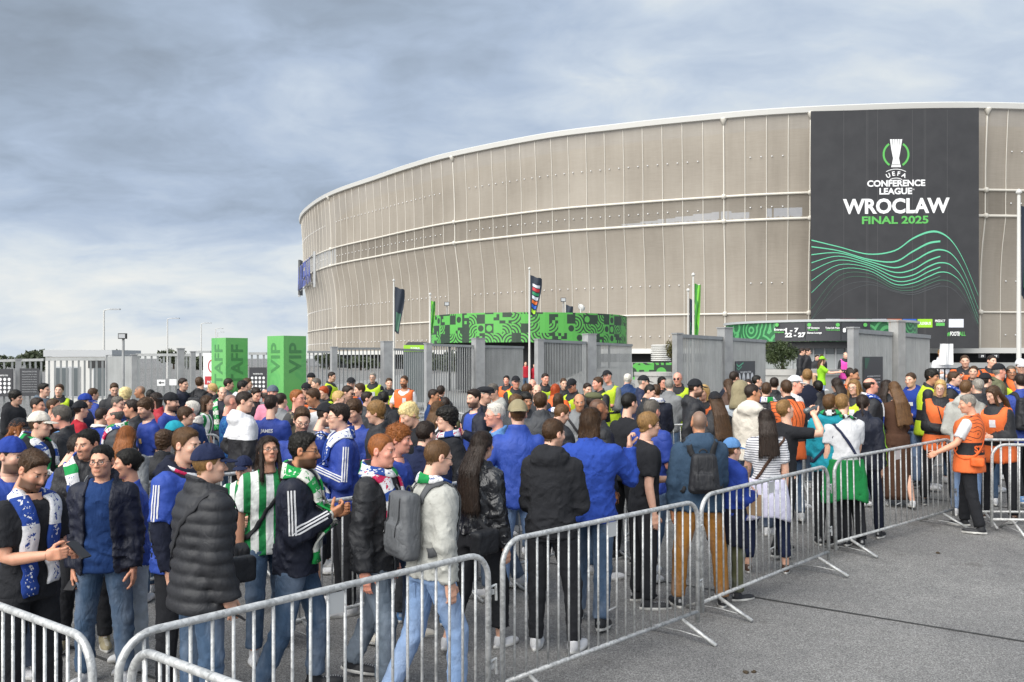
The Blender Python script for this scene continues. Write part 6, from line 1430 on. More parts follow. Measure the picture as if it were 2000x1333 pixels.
            c0 = tp(F, sx*.105, ys*.4, .0)+np.array([sx*.05, 0, 0]); hw = np.array([.05, .115, .085])*sz; lo, hi = c0-hw-.04, c0+hw+.04; G, l = grid(lo, hi, .013); bx = np.abs(G-c0.astype(np.float32))-hw.astype(np.float32)+.03; D = np.linalg.norm(np.maximum(bx, 0), axis=-1)+np.minimum(bx.max(-1), 0)-.03+.003*sines(G, sd, .1)
            V, Q = nets(D.astype(np.float32), l, .013); link_obj('bag', mesh_from('bag', V, Q, [M_SHELL], True), root, color=C[k[1]])
        elif k[0] == 'strap':                          # strap:colour:side
            sx = 1 if k[2] == 'L' else -1; path = [tp(F, .098*math.cos(t_)*1.1, .09*math.sin(t_), .165+.15*(-sx)*math.cos(t_)) for t_ in np.linspace(0, 2*math.pi, 27)]; ribbon(F, bvh, path, .034, .006, .003, 'shoulder_strap', M_STRAP, root, C[k[1]], 3)
        elif k[0] == 'phone':
            s = 1 if k[1] == 'L' else -1; fz = F.fd[s]; p = F.arm[s][2]+fz*.115+np.array([0, 0, .02]); mb = MB(); mb.box((0, 0, 0), (.072, .010, .148)); o = link_obj('phone', mb.mesh('phone', M_BLACK)); o.parent = root; o.location = p; o.rotation_euler = (math.radians(-55), 0, math.radians(10*s))
        elif k[0] == 'lanyard':
            ribbon(F, bvh, [tp(F, -.040, .0, .335), tp(F, -.03, -.10, .25), tp(F, 0, -.12, .13), tp(F, .03, -.10, .25), tp(F, .040, .0, .335)], .015, .003, .004, 'lanyard', M_STRAP, root, C['black'], 2)
        elif k[0] == 'tied':                           # jumper tied round the waist
            pts = [F.O+np.array([sx*.16*h, sy*.15*h, z*h]) for sx in (-1, 1) for sy in (-1, 1) for z in (-.24, .08)]; lo, hi = bbox(pts, .03); G, l = grid(lo, hi, cell); q = G-F.O.astype(np.float32); z = q[..., 2]/h; f = np.clip((.03-z)/.2, 0, 1)
            w = np.interp(z, TZ, F.TW)*h*bk+.035+.04*f; dp = np.interp(z, TZ, F.TD)*h*bk+.035+.035*f; th_ = np.arctan2(q[..., 0], q[..., 1]); D = np.abs((np.sqrt((q[..., 0]/w)**2+(q[..., 1]/dp)**2)-1)*dp)-.018+.007*np.sin(th_*7+z*8)*f+.004*sines(G, sd+4, .1)
            D = np.maximum(D, np.maximum((z-.055)*h, (-float(k[2] if len(k) > 2 else .17)-z+.02*np.cos(th_*2))*h)); D = np.maximum(D, np.where(z < .0, -(q[..., 1]+.03), -1.)); V, Q = nets(D.astype(np.float32), l, cell); finish('tied_jumper', V, Q, M_KNIT, F, root, C[k[1]])
        elif k[0] == 'text': decal(F, bvh, k[1], float(k[3]), float(k[4]), float(k[5]), k[2], C[k[6]], to)
        elif k[0] == 'badge':
            card(F, bvh, float(k[2]), float(k[3]), .06, .06, 'front', C[k[1]], to, 'badge')
        elif k[0] == 'bottle':
            s = 1 if k[1] == 'L' else -1; p = F.arm[s][2]+F.fd[s]*.09; mb = MB(); mb.lathe([(.01, -.11), (.032, -.10), (.032, .05), (.014, .09), (.013, .12)], 12); o = link_obj('bottle', mb.mesh('bottle', M_GLASS, True)); tag(o, 'dark drinking bottle raised to mouth by the man in black tee', 'bottle'); M_ = Matrix.Translation(Vector((X, d, g0)))@Matrix.Rotation(math.radians(yaw), 4, 'Z')@Matrix.Translation(Vector(p))@Matrix.Rotation(math.radians(75), 4, 'X'); o.matrix_world = M_
    return root
# ------------------------------------------------------------------ the crowd, front to back
def P(label, x, y, d, yaw, **kw):
    adult = kw.pop('adult', True)
    if 'gz' not in kw and kw.get('h') is None:
        def hh(dd): return CAM_H-(y-HOR)*dd/F_PX-float(ground_z((x-1000)*dd/F_PX, dd))
        lo, hi = (1.60, 1.88) if not kw.get('fem') else (1.54, 1.78)
        if adult and y > 712:
            if hh(d) > hi:
                while hh(d) > hi and d < 30: d += .05
            elif hh(d) < lo:
                while hh(d) < lo and d > 4: d -= .05
    return person(label, x, y, d, yaw, **kw)
ST = 'stewards in vests'
# near row
P('bearded man looking down at phone, blue and white scarf over black tee', 54, 884, 5.55, 62, T=('tee', 'black'), B=('wide', 'black'), H=('quiff', 'hbrown'), beard=1, hp=26, hy=4, arm=('phone', 'phone'), ext=('scarf:blue:-.02', 'phone:L'), sk=1, S='black')
P('smiling man in black glasses, open navy jacket and blue polo', 204, 871, 6.35, 4, T=('jacket', 'dnavy'), T2=('polo', 'mid'), B=('jeans', 'denim'), H=('short', 'hblack'), sk=1, glas=1, ext=('open', 'phone:R'), hp=0)
P('man in navy cap and black quilted puffer jacket seen from behind', 393, 876, 5.5, 132, T=('puffer', 'ink'), B=('jeans', 'denim'), H=('crop', 'hsandy'), hat=('cap', 'navy'), ext=('bag:black:L:1.0:-.5', 'phone:R'), hy=-15, hp=3, S='char', bk=1.0)
P('moustached man in black jacket with white green scarf looking aside', 172, 842, 7.1, 20, T=('jacket', 'black'), B=('slim', 'black'), H=('short', 'hblack'), sk=1, beard=.35, hy=-35, ext=('scarf:half:-.04',), arm=('phone', 'phone'), S='khaki')
P('laughing dark-haired woman in striped-sleeve blue jersey, hair tied back', 262, 880, 6.7, -62, T=('jersey', 'blue'), B=('wide', 'pale'), H=('bun', 'hblack'), fem=1, sk=1, ext=('stripes:white',), arm=('fwd', 'cross'), hp=4)
P('brown-haired man in profile wearing blue jersey over dark sleeves', 352, 839, 6.15, 72, T=('jersey', 'blue'), T2=('hoodie', 'dnavy'), B=('slim', 'black'), H=('short', 'hmid'), ext=('stripes:white', 'neck:red'), arm=('down2', 'down'), S='black')
P('boy in navy and orange cap with green striped football shirt', 477, 896, 8.1, 8, adult=False, T=('jersey', 'green', 'vst'), B=('slim', 'black'), H=('crop', 'hmid'), hat=('cap', 'navy'), arm=('belly', 'belly'), S='teal', hy=-12)
P('woman in round glasses and green striped shirt, long dark hair', 523, 848, 7.0, 22, T=('jersey', 'green', 'vst'), B=('jeans', 'denim'), H=('loose', 'hdark'), fem=1, glas=1, sk=1, hp=-10, ext=('strap:black:R', 'bag:black:R:.95:-.6'), hy=10, leg='walk')
P('bearded man in navy track jacket with white sleeve stripes', 578, 845, 6.15, 92, T=('track', 'dnavy'), B=('jeans', 'denim'), H=('quiff', 'hblack'), sk=2, beard=1, glas=1, arm=('phone2', 'phone2'), ext=('stripes:white', 'scarf:green:.0', 'text:///:front:-.05:.20:.05:white'), leg='walk2', S='black')
P('smiling red-faced man in black jacket with red lettered scarf', 733, 845, 6.3, 72, T=('jacket', 'black'), B=('jeans', 'steel'), H=('crop', 'hginger'), sk=4, ext=('neck:half', 'scarf:red:.12'), leg='walk', S='black')
P('man in pale grey sweatshirt carrying a grey backpack', 842, 857, 5.95, 122, T=('sweat', 'lgrey'), B=('jeans', 'ldenim'), H=('crop', 'hmid'), glas=1, hp=14, ext=('neck:half', 'pack:dgrey:1.08'), leg='walk', S='sky')
P('ginger curly-haired youth in blue jersey behind the red-faced man', 768, 829, 7.3, 80, T=('jersey', 'royal'), B=('jeans', 'ddenim'), H=('curly', 'hginger'), S='cream', sk=4)
P('man in navy polo with white collar line seen from behind', 828, 825, 7.8, 165, T=('polo', 'navy'), B=('work', 'char'), H=('short', 'hdark'), hy=-20, hp=8, arm=('phone', 'down'), S='sky')
P('long-haired woman in black leather jacket, hand at her face', 935, 841, 7.1, 142, T=('leather', 'black'), B=('crop', 'black'), H=('verylong', 'hdark'), fem=1, arm=('down', 'hair'), ext=('strap:black:R', 'bag:black:R:1.1:.3'), leg='walk', S='white', hp=2)
P('man in plain black hoodie and black jeans, white sneakers', 1077, 823, 7.05, 158, T=('hoodie', 'black'), B=('slim', 'ink'), H=('short', 'hbrown'), beard=.6, hy=-28, hp=8, arm=('phone', 'phone'), S='white', leg='shift')
P('broad man in royal blue top raising a hand to his head', 1153, 796, 7.75, 165, T=('long', 'blue'), B=('jeans', 'denim'), H=('bob', 'hbrown'), bk=1.12, belly=.05, arm=('hair', 'down'), hy=-15, S='black')
P('man in khaki cap and blue tracksuit top seen from behind', 1012, 788, 8.3, 182, T=('track', 'blue'), B=('jeans', 'ldenim'), H=('crop', 'hmid'), hat=('capback', 'khaki'), ext=('stripes:white',), S='black')
P('tall man in black tee looking right beside the blue-topped man', 1222, 770, 8.0, 128, T=('tee', 'black'), B=('slim', 'black'), H=('short', 'hblack'), arm=('phone', 'down'), S='black', hy=-8)
P('sandy-haired boy in glasses and black tee holding a ticket', 1257, 808, 8.35, 100, T=('tee', 'black'), B=('work', 'black'), H=('bowl', 'hsandy'), glas=1, arm=('down', 'phone'), ext=('phone:L',), S='black')
P('shaven-headed man in blue-grey hoodie and mustard trousers, black backpack', 1367, 804, 8.3, 178, T=('hoodie', 'pet'), B=('jeans', 'must'), H=('buzz', 'hsalt'), sk=2, ext=('pack:black:.9',), arm=('fwd', 'down'), S='black', bk=1.05)
P('child in bright blue cap and dark jacket beside the backpacker', 1424, 861, 8.6, 120, adult=False, T=('hoodie', 'royal'), B=('jeans', 'olive'), H=('crop', 'hmid'), hat=('cap', 'sky'), S='ink', ext=('tied:dnavy',), arm=('phone', 'phone'))
P('woman in navy striped tee with lilac jumper tied at waist', 1497, 801, 9.5, 172, T=('tee', 'white', 'hst'), B=('crop', 'navy'), H=('long', 'hdark'), fem=1, ext=('tied:lav:.19', 'strap:brown:L'), arm=('down', 'fwd'), S='brown')
P('man in black tee drinking from a bottle', 1530, 780, 10.2, 118, T=('tee', 'black'), B=('work', 'black'), H=('short', 'hsandy'), arm=('drink', 'down'), hp=-12, S='black', ext=('bottle:R',))
P('youth in turquoise hoodie with black patterned scarf', 1622, 773, 10.6, 160, T=('hoodie', 'teal'), B=('slim', 'black'), H=('side', 'hmid'), ext=('neck:bw', 'strap:navy:L'), hy=-30, S='black')
P('boy in white tee with green hoodie tied round his waist', 1650, 773, 10.5, 178, T=('tee', 'white'), B=('work', 'black'), H=('side', 'hsandy'), ext=('neck:bw', 'tied:green:.22', 'strap:navy:R'), hy=-20, arm=('fwd', 'down'), S='black')
P('dark ponytailed woman in navy jacket with neon trim', 1684, 772, 11.0, 150, T=('jacket', 'dnavy'), B=('slim', 'dnavy'), H=('pony', 'hdark'), fem=1, S='black', ext=('stripes:lime',))
P('grey-haired steward in orange vest resting a hand on barrier', 1893, 771, 11.25, -128, T=('tee', 'white'), B=('work', 'black'), H=('short', 'hgrey'), sk=1, vest=('org', '075'), arm=('down', 'reach'), hy=18, leg='step', S='black', group=ST, ext=('bag:org:L:.7:.2',))
# left block
P('bearded man in backward royal blue cap at the left edge', 14, 861, 6.3, 70, T=('jersey', 'blue'), B=('jeans', 'ddenim'), H=('crop', 'hbrown'), hat=('capback', 'royal'), beard=1, arm=('fwd', 'down'), S='white')
P('man bending forward in striped-shoulder blue jersey at left', 86, 872, 7.2, 112, T=('jersey', 'blue'), B=('work', 'ink'), H=('short', 'hdark'), lean=22, hp=25, ext=('stripes:white',), h=1.72, arm=('phone', 'phone'))
P('woman in black cap with long auburn hair at left edge', 25, 822, 9.2, 85, T=('jacket', 'black'), H=('loose', 'hginger'), hat=('cap', 'black'), fem=1)
P('man in cream cap and black hooded jacket looking right', 70, 806, 8.6, 88, T=('hoodie', 'black'), B=('slim', 'black'), H=('crop', 'hbrown'), hat=('cap', 'cream'), arm=('phone', 'phone'), ext=('scarf:half',))
P('older grey-brown haired man in black jacket and pale shirt facing left', 126, 793, 9.2, -80, T=('jacket', 'black'), H=('short', 'hsalt'), ext=('open',), T2=('shirt', 'sky'), sk=4)
P('dark-haired man looking right behind the cream cap', 72, 779, 12.5, 90, T=('sweat', 'char'), H=('short', 'hdark'), sk=1)
P('bearded man in maroon top behind the cream cap', 98, 781, 13, 95, T=('tee', 'brown'), H=('short', 'hbrown'), beard=1, sk=1)
P('young steward in yellow vest standing at the left fence', 117, 752, 17, 15, T=('jacket', 'black'), H=('side', 'hbrown'), vest=('yel',), group=ST)
P('dark curly-haired man in black hoodie at far left', 22, 764, 14.5, 85, T=('hoodie', 'black'), H=('curly', 'hblack'), B=('slim', 'black'))
P('man in grey hoodie with shaved sides by the text poster', 87, 749, 16, 92, T=('hoodie', 'steel'), H=('quiff', 'hblack'))
P('man in blue shirt with back turned near the mesh gate', 173, 760, 16.5, 150, T=('jersey', 'royal'), H=('side', 'hbrown'), hy=-30)
P('man in black cap and dark red tee seen from behind', 148, 787, 12.5, 130, T=('tee', 'red'), H=('crop', 'hdark'), hat=('capback', 'black'))
P('man in black jacket looking down by the floodlight mast', 222, 748, 16.5, 40, T=('jacket', 'black'), H=('short', 'hbrown'), hp=20)
P('woman with bushy pale blond curls seen from behind', 244, 759, 14.6, 180, T=('jacket', 'ink'), H=('mop', 'hbleach'), fem=1)
P('tanned bald man behind the blond curls', 279, 755, 17, -85, T=('shirt', 'grey'), H=('buzz', 'hsalt'), sk=2)
P('dark-haired man seen from behind left of the arrow sign', 291, 761, 15.5, 175, T=('jacket', 'dnavy'), H=('short', 'hblack'))
P('man in blue sweater with white collar seen from behind', 196, 799, 11.6, 140, T=('sweat', 'royal'), H=('short', 'hdark'), ext=('neck:white',))
P('grey-haired man in blue plaid jacket', 224, 775, 13.2, 95, T=('jacket', 'blue', 'plaid'), H=('short', 'hsalt'))
P('balding man in dark puffer with green scarf facing left', 238, 793, 10.6, -72, T=('puffer', 'char'), H=('balding', 'hsalt'), ext=('neck:green', 'scarf:red:.1'), sk=4)
P('dark-haired man in black coat and pale shirt facing left', 266, 781, 11.6, -70, T=('coat', 'black'), H=('short', 'hdark'), hp=8, sk=1)
P('curly brown-haired man in blue jersey with yellow badge', 297, 780, 10.9, -48, T=('jersey', 'royal'), H=('curly', 'hbrown'), beard=.6, hp=15, ext=('badge:hblond:.03:.2',))
P('bearded man in backward black cap and blue shirt', 332, 771, 12.4, 82, T=('jersey', 'royal'), H=('crop', 'hdark'), hat=('capback', 'black'), beard=1)
P('brown-haired boy left of the white-haired man', 351, 797, 11, 105, T=('tee', 'navy'), H=('bowl', 'hbrown'), adult=False)
P('person in pale green cap facing left', 352, 826, 9.3, -75, T=('jacket', 'char'), H=('short', 'hdark'), hat=('cap', 'teal'))
P('woman with dark frizzy hair seen from behind', 318, 848, 8.8, 178, T=('jacket', 'black'), H=('mop', 'hbrown'), fem=1)
P('white-haired man with white towel over blue jacket', 384, 782, 11.4, -75, T=('jacket', 'mid'), H=('short', 'hwhite'), ext=('scarf:white',), sk=4)
P('man in dark jacket looking right near the STAFF column', 354, 740, 17, 80, T=('jacket', 'dnavy'), H=('short', 'hdark'))
P('man with black backpack and jacket before the red notice', 390, 738, 17, 178, T=('jacket', 'black'), H=('short', 'hbrown'), ext=('pack:black',))
P('man facing camera with green scarf before the STAFF column', 435, 756, 15.8, 8, T=('jacket', 'dnavy'), H=('balding', 'hdark'), ext=('scarf:green',))
P('brown-haired person in green stripes behind the white-haired man', 394, 772, 13.8, 95, T=('jersey', 'green', 'vst'), H=('bob', 'hbrown'), fem=1)
P('blond ponytailed woman at the foot of the STAFF column', 423, 750, 17.2, -80, T=('jacket', 'black'), H=('pony', 'hblond'), fem=1)
P('shaven man in glasses and swirl-patterned blue jersey', 447, 772, 11.8, 120, T=('jersey', 'mid', 'swirl'), H=('buzz', 'hsalt'), glas=1, sk=4)
P('man in white and black windbreaker looking right', 473, 768, 9.8, 128, T=('hoodie', 'white', 'two'), B=('slim', 'black'), H=('short', 'hdark'), hy=-35)
P('auburn long-haired woman seen from behind in left block', 244, 836, 8.4, 182, T=('jacket', 'grey'), H=('long', 'hginger'), fem=1)
# centre-left block
P('man in blue jersey lettered JAMES 24 seen from behind', 529, 773, 10.9, 172, T=('jersey', 'royal'), H=('side', 'hdark'), ext=('text:JAMES:back:0:.245:.040:white', 'text:24:back:0:.135:.15:white'))
P('man in grey beanie and pink shirt facing camera', 533, 755, 14.6, 12, T=('tee', 'pink'), H=('buzz', 'hbrown'), hat=('beanie', 'steel'), sk=4)
P('ginger man in glasses and grey camouflage tee', 566, 760, 11.4, 88, T=('tee', 'char', 'camo'), H=('short', 'hginger'), glas=1, sk=4)
P('bearded man in glasses and blue striped-sleeve jersey looking down', 588, 795, 8.5, 22, T=('jersey', 'royal'), B=('shorts', 'navy'), H=('side', 'hbrown'), glas=1, beard=.7, hp=18, ext=('stripes:white',), arm=('belly', 'phone'))
P('man in black cap and white-marbled blue shirt looking down', 634, 793, 9.7, 88, T=('jersey', 'royal', 'wb'), B=('slim', 'black'), H=('crop', 'hdark'), hat=('capback', 'black'), beard=.8, glas=2, hp=18, ext=('strap:black:L',), arm=('phone', 'phone'))
P('tall young man in glasses with lettered blue scarf facing left', 673, 790, 8.1, -72, T=('track', 'royal'), B=('slim', 'black'), H=('quiff', 'hdark'), glas=1, ext=('stripes:white', 'scarf:blue:-.03'), arm=('phone', 'phone2'))
P('curly brown-haired youth in blue looking down behind lettered scarf', 697, 783, 9.6, -30, T=('jersey', 'royal'), H=('curly', 'hbrown'), hp=18)
P('man in dark sunglasses and blue tee before the orange steward', 670, 755, 14.5, 70, T=('tee', 'royal'), H=('short', 'hdark'), glas=2, beard=.5)
P('spiky black-haired man in black jacket facing right', 724, 775, 12.6, 90, T=('jacket', 'black'), H=('quiff', 'hblack'), sk=2)
P('black-haired head seen from behind left of the orange bearded steward', 748, 766, 13.6, 178, T=('jacket', 'black'), H=('side', 'hblack'))
P('dark-haired man looking right behind spiky hair', 714, 766, 13.8, 100, T=('jacket', 'char'), H=('short', 'hdark'))
P('sandy-haired boy with bowl cut facing left', 751, 785, 9.4, -82, T=('jacket', 'ink'), H=('bowl', 'hsandy'))
P('youth with bleached blond curls looking down', 806, 787, 9.1, -62, T=('hoodie', 'black'), H=('curly', 'hbleach'), hp=22)
P('woman with light brown hair and white top, dark strap', 846, 784, 10.9, 140, T=('long', 'white'), H=('long', 'hmid'), fem=1, ext=('strap:black:L',))
P('dark balding man in blue looking right by fence', 842, 760, 14.8, 95, T=('tee', 'mid'), H=('short', 'hdark'), sk=2)
P('curly black-haired woman in glasses and black fleece', 883, 800, 8.6, -72, T=('fleece', 'black'), B=('slim', 'black'), H=('mop', 'hblack'), fem=1, glas=1, ext=('neck:red',))
P('young man in white tee looking down left of black cap', 615, 759, 12.2, -55, T=('tee', 'white'), H=('side', 'hbrown'), hp=22, sk=2)
P('black-haired person in white hood at the STAFF column', 466, 745, 16, 120, T=('hoodie', 'white'), H=('side', 'hblack'))
P('dark cropped man before the STAFF column', 439, 740, 18, 130, T=('jacket', 'char'), H=('short', 'hdark'))
P('grey-jacketed man between the two green columns', 482, 740, 18, 100, T=('jacket', 'grey'), H=('short', 'hbrown'))
P('man in black jacket below the icon poster', 493, 758, 14.8, 60, T=('jacket', 'black'), H=('short', 'hdark'), hp=12)
P('bald pink-scalped man below the VIP column', 517, 762, 14.8, 175, T=('jacket', 'grey'), H=('balding', 'hsalt'), sk=4)
# stewards along the fence, centre
for a in (('orange steward in black cap right of the VIP column', 597, 751, 17, 20, 'org', 'short', 'hdark', 'cap'), ('yellow-vested steward with black knit cap beside VIP column', 603, 730, 21, 60, 'yel', 'buzz', 'hdark', 'beanie'), ('yellow-vested grey cropped man looking down by the fence', 625, 738, 18.5, -60, 'yel', 'crop', 'hsalt', None),
          ('yellow-vested man in profile against the thin post', 644, 728, 20, 90, 'yel', 'short', 'hdark', None), ('red-haired woman in yellow vest looking down', 637, 755, 15.8, -40, 'yel', 'bun', 'hred', None), ('orange-vested man in black cap before see-through fence', 685, 740, 18, 25, 'org', 'crop', 'hgrey', 'cap'),
          ('grey-haired yellow-vested man in glasses at see-through fence', 729, 729, 20, -8, 'yel', 'short', 'hgrey', None), ('bearded orange steward in white sleeves with arms out', 791, 735, 18.3, -15, 'org', 'crop', 'hbrown', None)):
    P(a[0], *a[1:5], T=('tee', 'white') if 'white sleeves' in a[0] else ('jacket', 'black'), B=('work', 'black'), H=(a[6], a[7]), hat=(a[8], 'black') if a[8] else None, vest=(a[5],), group=ST, fem=1 if 'woman' in a[0] else 0, beard=1 if 'bearded' in a[0] else 0, glas=1 if 'glasses' in a[0] else 0, hp=18 if 'down' in a[0] else 4, arm=('reach', 'down') if 'arms out' in a[0] else 'back', sk=2 if 'bearded' in a[0] else 0)
P('orange steward with back turned behind the brown-haired woman', 858, 753, 16.5, 165, T=('jacket', 'black'), H=('short', 'hdark'), vest=('org',), group=ST)
# centre block
P('bearded young man in blue jersey and navy jacket facing left', 926, 760, 10.7, -55, T=('jacket', 'dnavy'), T2=('jersey', 'blue'), H=('quiff', 'hdark'), beard=1, ext=('open',))
P('man in black flat cap behind the bearded young man', 941, 757, 12, 70, T=('jacket', 'black'), H=('crop', 'hgrey'), hat=('flat', 'black'))
P('grey cropped man in pale hoodie facing left', 969, 751, 10.9, -68, T=('hoodie', 'lgrey'), H=('short', 'hsalt'))
P('white-haired man in glasses and light blue shirt facing left', 973, 786, 8.8, -80, T=('shirt', 'sky'), H=('short', 'hwhite'), glas=1, sk=4, ext=('strap:black:R',))
P('brown-haired man in dark grey jacket seen from behind', 1057, 769, 9.1, 180, T=('jacket', 'char'), H=('side', 'hbrown'))
P('boy with shaved sides looking down beside grey jacket', 1092, 792, 10.4, 110, T=('jacket', 'ink'), H=('crop', 'hmid'), hp=22)
P('curly dark-haired man facing camera behind khaki cap', 1022, 767, 11.8, 25, T=('jacket', 'black'), H=('curly', 'hblack'), sk=2)
P('bald brown-skinned man in black jacket facing right', 1170, 780, 9.4, 110, T=('jacket', 'black'), H=('buzz', 'hdark'), sk=3)
P('man in dark green beret right of the balding man', 1160, 770, 10.8, 110, T=('jacket', 'ink'), H=('crop', 'hdark'), hat=('beret', 'olive'))
P('balding man in grey jacket staring at camera', 1131, 771, 12, 5, T=('jacket', 'grey'), H=('balding', 'hdark'), sk=2, ext=('strap:black:L',))
P('grey-haired man in royal blue jersey with red trim', 1273, 780, 9.3, 130, T=('jersey', 'royal'), H=('short', 'hsalt'), sk=4)
P('bright orange-haired person behind the fence-side stewards', 1085, 752, 16, 175, T=('jacket', 'org'), H=('bob', 'hred'), fem=1)
P('brown-haired woman in black jacket with blue scarf', 1091, 768, 12.8, 180, T=('puffer', 'black'), H=('bob', 'hbrown'), fem=1, ext=('neck:blue',))
P('brown mop-haired youth behind the curly dark man', 1027, 752, 15, 130, T=('jacket', 'ink'), H=('side', 'hbrown'))
P('receding man in profile facing camera below yellow steward', 1048, 751, 14.8, 10, T=('sweat', 'char'), H=('balding', 'hdark'))
P('bald man behind the receding man', 1040, 741, 19, 0, T=('jacket', 'black'), H=('bald', 'hdark'), sk=4)
P('white-haired man in blue raincoat seen from behind', 1226, 730, 17.8, 175, T=('jacket', 'mid'), H=('short', 'hwhite'))
P('man in black cap and blue jacket facing right by gap', 1249, 735, 16, 80, T=('jacket', 'navy'), H=('crop', 'hgrey'), hat=('cap', 'black'))
P('dark-haired man in black bowed forward', 1260, 753, 13.8, 95, T=('jacket', 'black'), H=('short', 'hblack'), hp=25)
P('man with blue scarf seen from behind near barrier end', 1281, 753, 13.8, 178, T=('jacket', 'dnavy'), H=('short', 'hbrown'), ext=('neck:blue',))
for a in (('yellow-vested dark-haired man before the kiosk opening', 1061, 730, 18, 18, 'yel', 'short', 'hdark', None), ('yellow-vested man in black cap left of kiosk opening', 1007, 737, 18, 22, 'yel', 'crop', 'hgrey', 'cap'), ('orange-vested dark-haired woman left of capped steward', 990, 735, 19, -20, 'org', 'bun', 'hblack', None),
          ('yellow steward in black cap looking down at hands', 1123, 741, 16.6, -50, 'yel', 'crop', 'hdark', 'cap'), ('tall grey-jacketed steward in cap, yellow vest numbered 042', 1190, 726, 14.3, -35, 'yel042', 'crop', 'hgrey', 'cap'), ('yellow-vested man behind the tall capped steward', 1172, 737, 16, -60, 'yel', 'short', 'hbrown', None),
          ('dark-haired woman in glasses and yellow vest by gap', 1290, 735, 16.8, 15, 'yel', 'bob', 'hblack', None), ('bald steward in sunglasses and yellow vest', 1325, 728, 15.8, -20, 'yel', 'bald', 'hdark', None)):
    P(a[0], *a[1:5], T=('jacket', 'grey' if 'grey-jacketed' in a[0] else 'black'), B=('work', 'black'), H=(a[6], a[7]), hat=(a[8], 'black') if a[8] else None, vest=(a[5][:3], a[5][3:]) if len(a[5]) > 3 else (a[5],), group=ST, fem=1 if 'woman' in a[0] else 0, glas=2 if 'sunglasses' in a[0] else (1 if 'glasses' in a[0] else 0), hp=22 if 'down' in a[0] else 4, arm=('phone', 'phone') if 'down' in a[0] else 'cross', sk=4)
# centre-right block
P('bearded man in black cap and black hooded jacket', 1354, 743, 11, 88, T=('hoodie', 'ink', 'shell'), B=('slim', 'black'), H=('crop', 'hdark'), hat=('cap', 'black'), beard=1, glas=1, hp=10)
P('blond woman steward in orange vest facing left', 1378, 752, 12.6, -38, T=('jacket', 'black'), H=('bob', 'hblond'), fem=1, vest=('org',), group=ST)
P('woman in black cap with long wavy auburn-brown hair', 1400, 767, 10.9, 180, T=('jacket', 'black'), H=('verylong', 'hbrown'), hat=('cap', 'black'), fem=1)
P('man in navy jacket before the check-mark poster', 1427, 725, 15.6, 120, T=('jacket', 'dnavy'), H=('short', 'hdark'))
P('person with beige hood up and pale denim jacket', 1441, 747, 11.8, 140, T=('jacket', 'pale'), H=('short', 'hbrown'), hat=('hood', 'khaki'))
P('long brown-haired woman beside the hooded person', 1425, 742, 13.6, 178, T=('jacket', 'brown'), H=('long', 'hbrown'), fem=1)
P('man in cream hoodie with cropped hair looking right', 1470, 751, 9.5, 142, T=('hoodie', 'cream'), B=('jeans', 'ddenim'), H=('crop', 'hdark'), hy=-25, sk=2)
P('orange steward with wave-lined vest seen from behind', 1536, 742, 12, 178, T=('jacket', 'black'), H=('short', 'hbrown'), vest=('org', '031'), group=ST, bk=1.08)
P('tall man in navy sweater seen from behind', 1579, 721, 11, 172, T=('sweat', 'dnavy'), H=('short', 'hsandy'), B=('slim', 'black'))
P('man in white cap leaning in beside the tall navy sweater', 1552, 738, 12.8, 80, T=('hoodie', 'white'), H=('short', 'hgrey'), hat=('cap', 'white'), sk=4)
P('long brown-haired woman right of the tall navy sweater', 1637, 740, 11.8, 178, T=('jacket', 'black'), H=('long', 'hdark'), fem=1)
P('goateed steward in orange vest looking right', 1657, 719, 13, 70, T=('tee', 'black'), H=('short', 'hdark'), beard=.9, vest=('org',), group=ST, sk=2)
P('young woman in glasses and yellow vest, long fair hair', 1672, 743, 12, -55, T=('jacket', 'black'), H=('loose', 'hsandy'), fem=1, glas=1, vest=('yel',), group=ST)
P('brown cropped boy with blue-green collar seen from behind', 1497, 748, 12.8, 170, T=('jacket', 'black'), H=('short', 'hbrown'), ext=('neck:half',))
P('dark-haired head low before the check-mark poster', 1475, 735, 17, 90, T=('jacket', 'dnavy'), H=('short', 'hblack'))
P('black-haired child behind the tall navy sweater', 1598, 743, 14, 175, T=('jacket', 'black'), H=('short', 'hblack'), adult=False)
# right block
P('balding man with blue white scarf facing right', 1700, 737, 12.8, 85, T=('jacket', 'ink'), H=('balding', 'hdark'), ext=('scarf:blue',), sk=4)
P('woman in long brown dress with very long fair-brown hair', 1752, 745, 12.7, 180, T=('long', 'brown'), B=('dress', 'brown'), H=('verylong', 'hmid'), fem=1, arm=('fwd', 'fwd'))
P('young man in royal blue hoodie and pale jeans facing left', 1783, 727, 14.3, -50, T=('hoodie', 'royal'), B=('jeans', 'ldenim'), H=('crop', 'hbrown'), arm=('phone', 'phone'), ext=('badge:white:.03:.21', 'tied:navy:.2'), S='black')
P('black curly-haired man in yellow behind the blond steward', 1812, 723, 14, 60, T=('jacket', 'black'), H=('curly', 'hblack'), vest=('yel',), group=ST, sk=2)
P('blond woman steward in glasses, orange vest numbered 075', 1835, 743, 12.3, -14, T=('jacket', 'black'), B=('work', 'black'), H=('bob', 'hblond'), fem=1, glas=1, vest=('org', '075'), arm=('belly', 'down'), ext=('lanyard',), S='black', group=ST)
P('brown-haired youth shading eyes, blue white scarf', 1850, 727, 14.6, 60, T=('jacket', 'ink'), H=('side', 'hbrown'), ext=('scarf:blue',), arm=('down', 'face'))
P('cropped man in light grey hoodie with black lettering', 1886, 741, 12, 150, T=('hoodie', 'lgrey'), H=('crop', 'hmid'), B=('jeans', 'ldenim'), hy=-25)
P('grey-haired man in dark suit jacket seen from behind', 1913, 741, 12.8, 178, T=('jacket', 'ink'), H=('short', 'hgrey'))
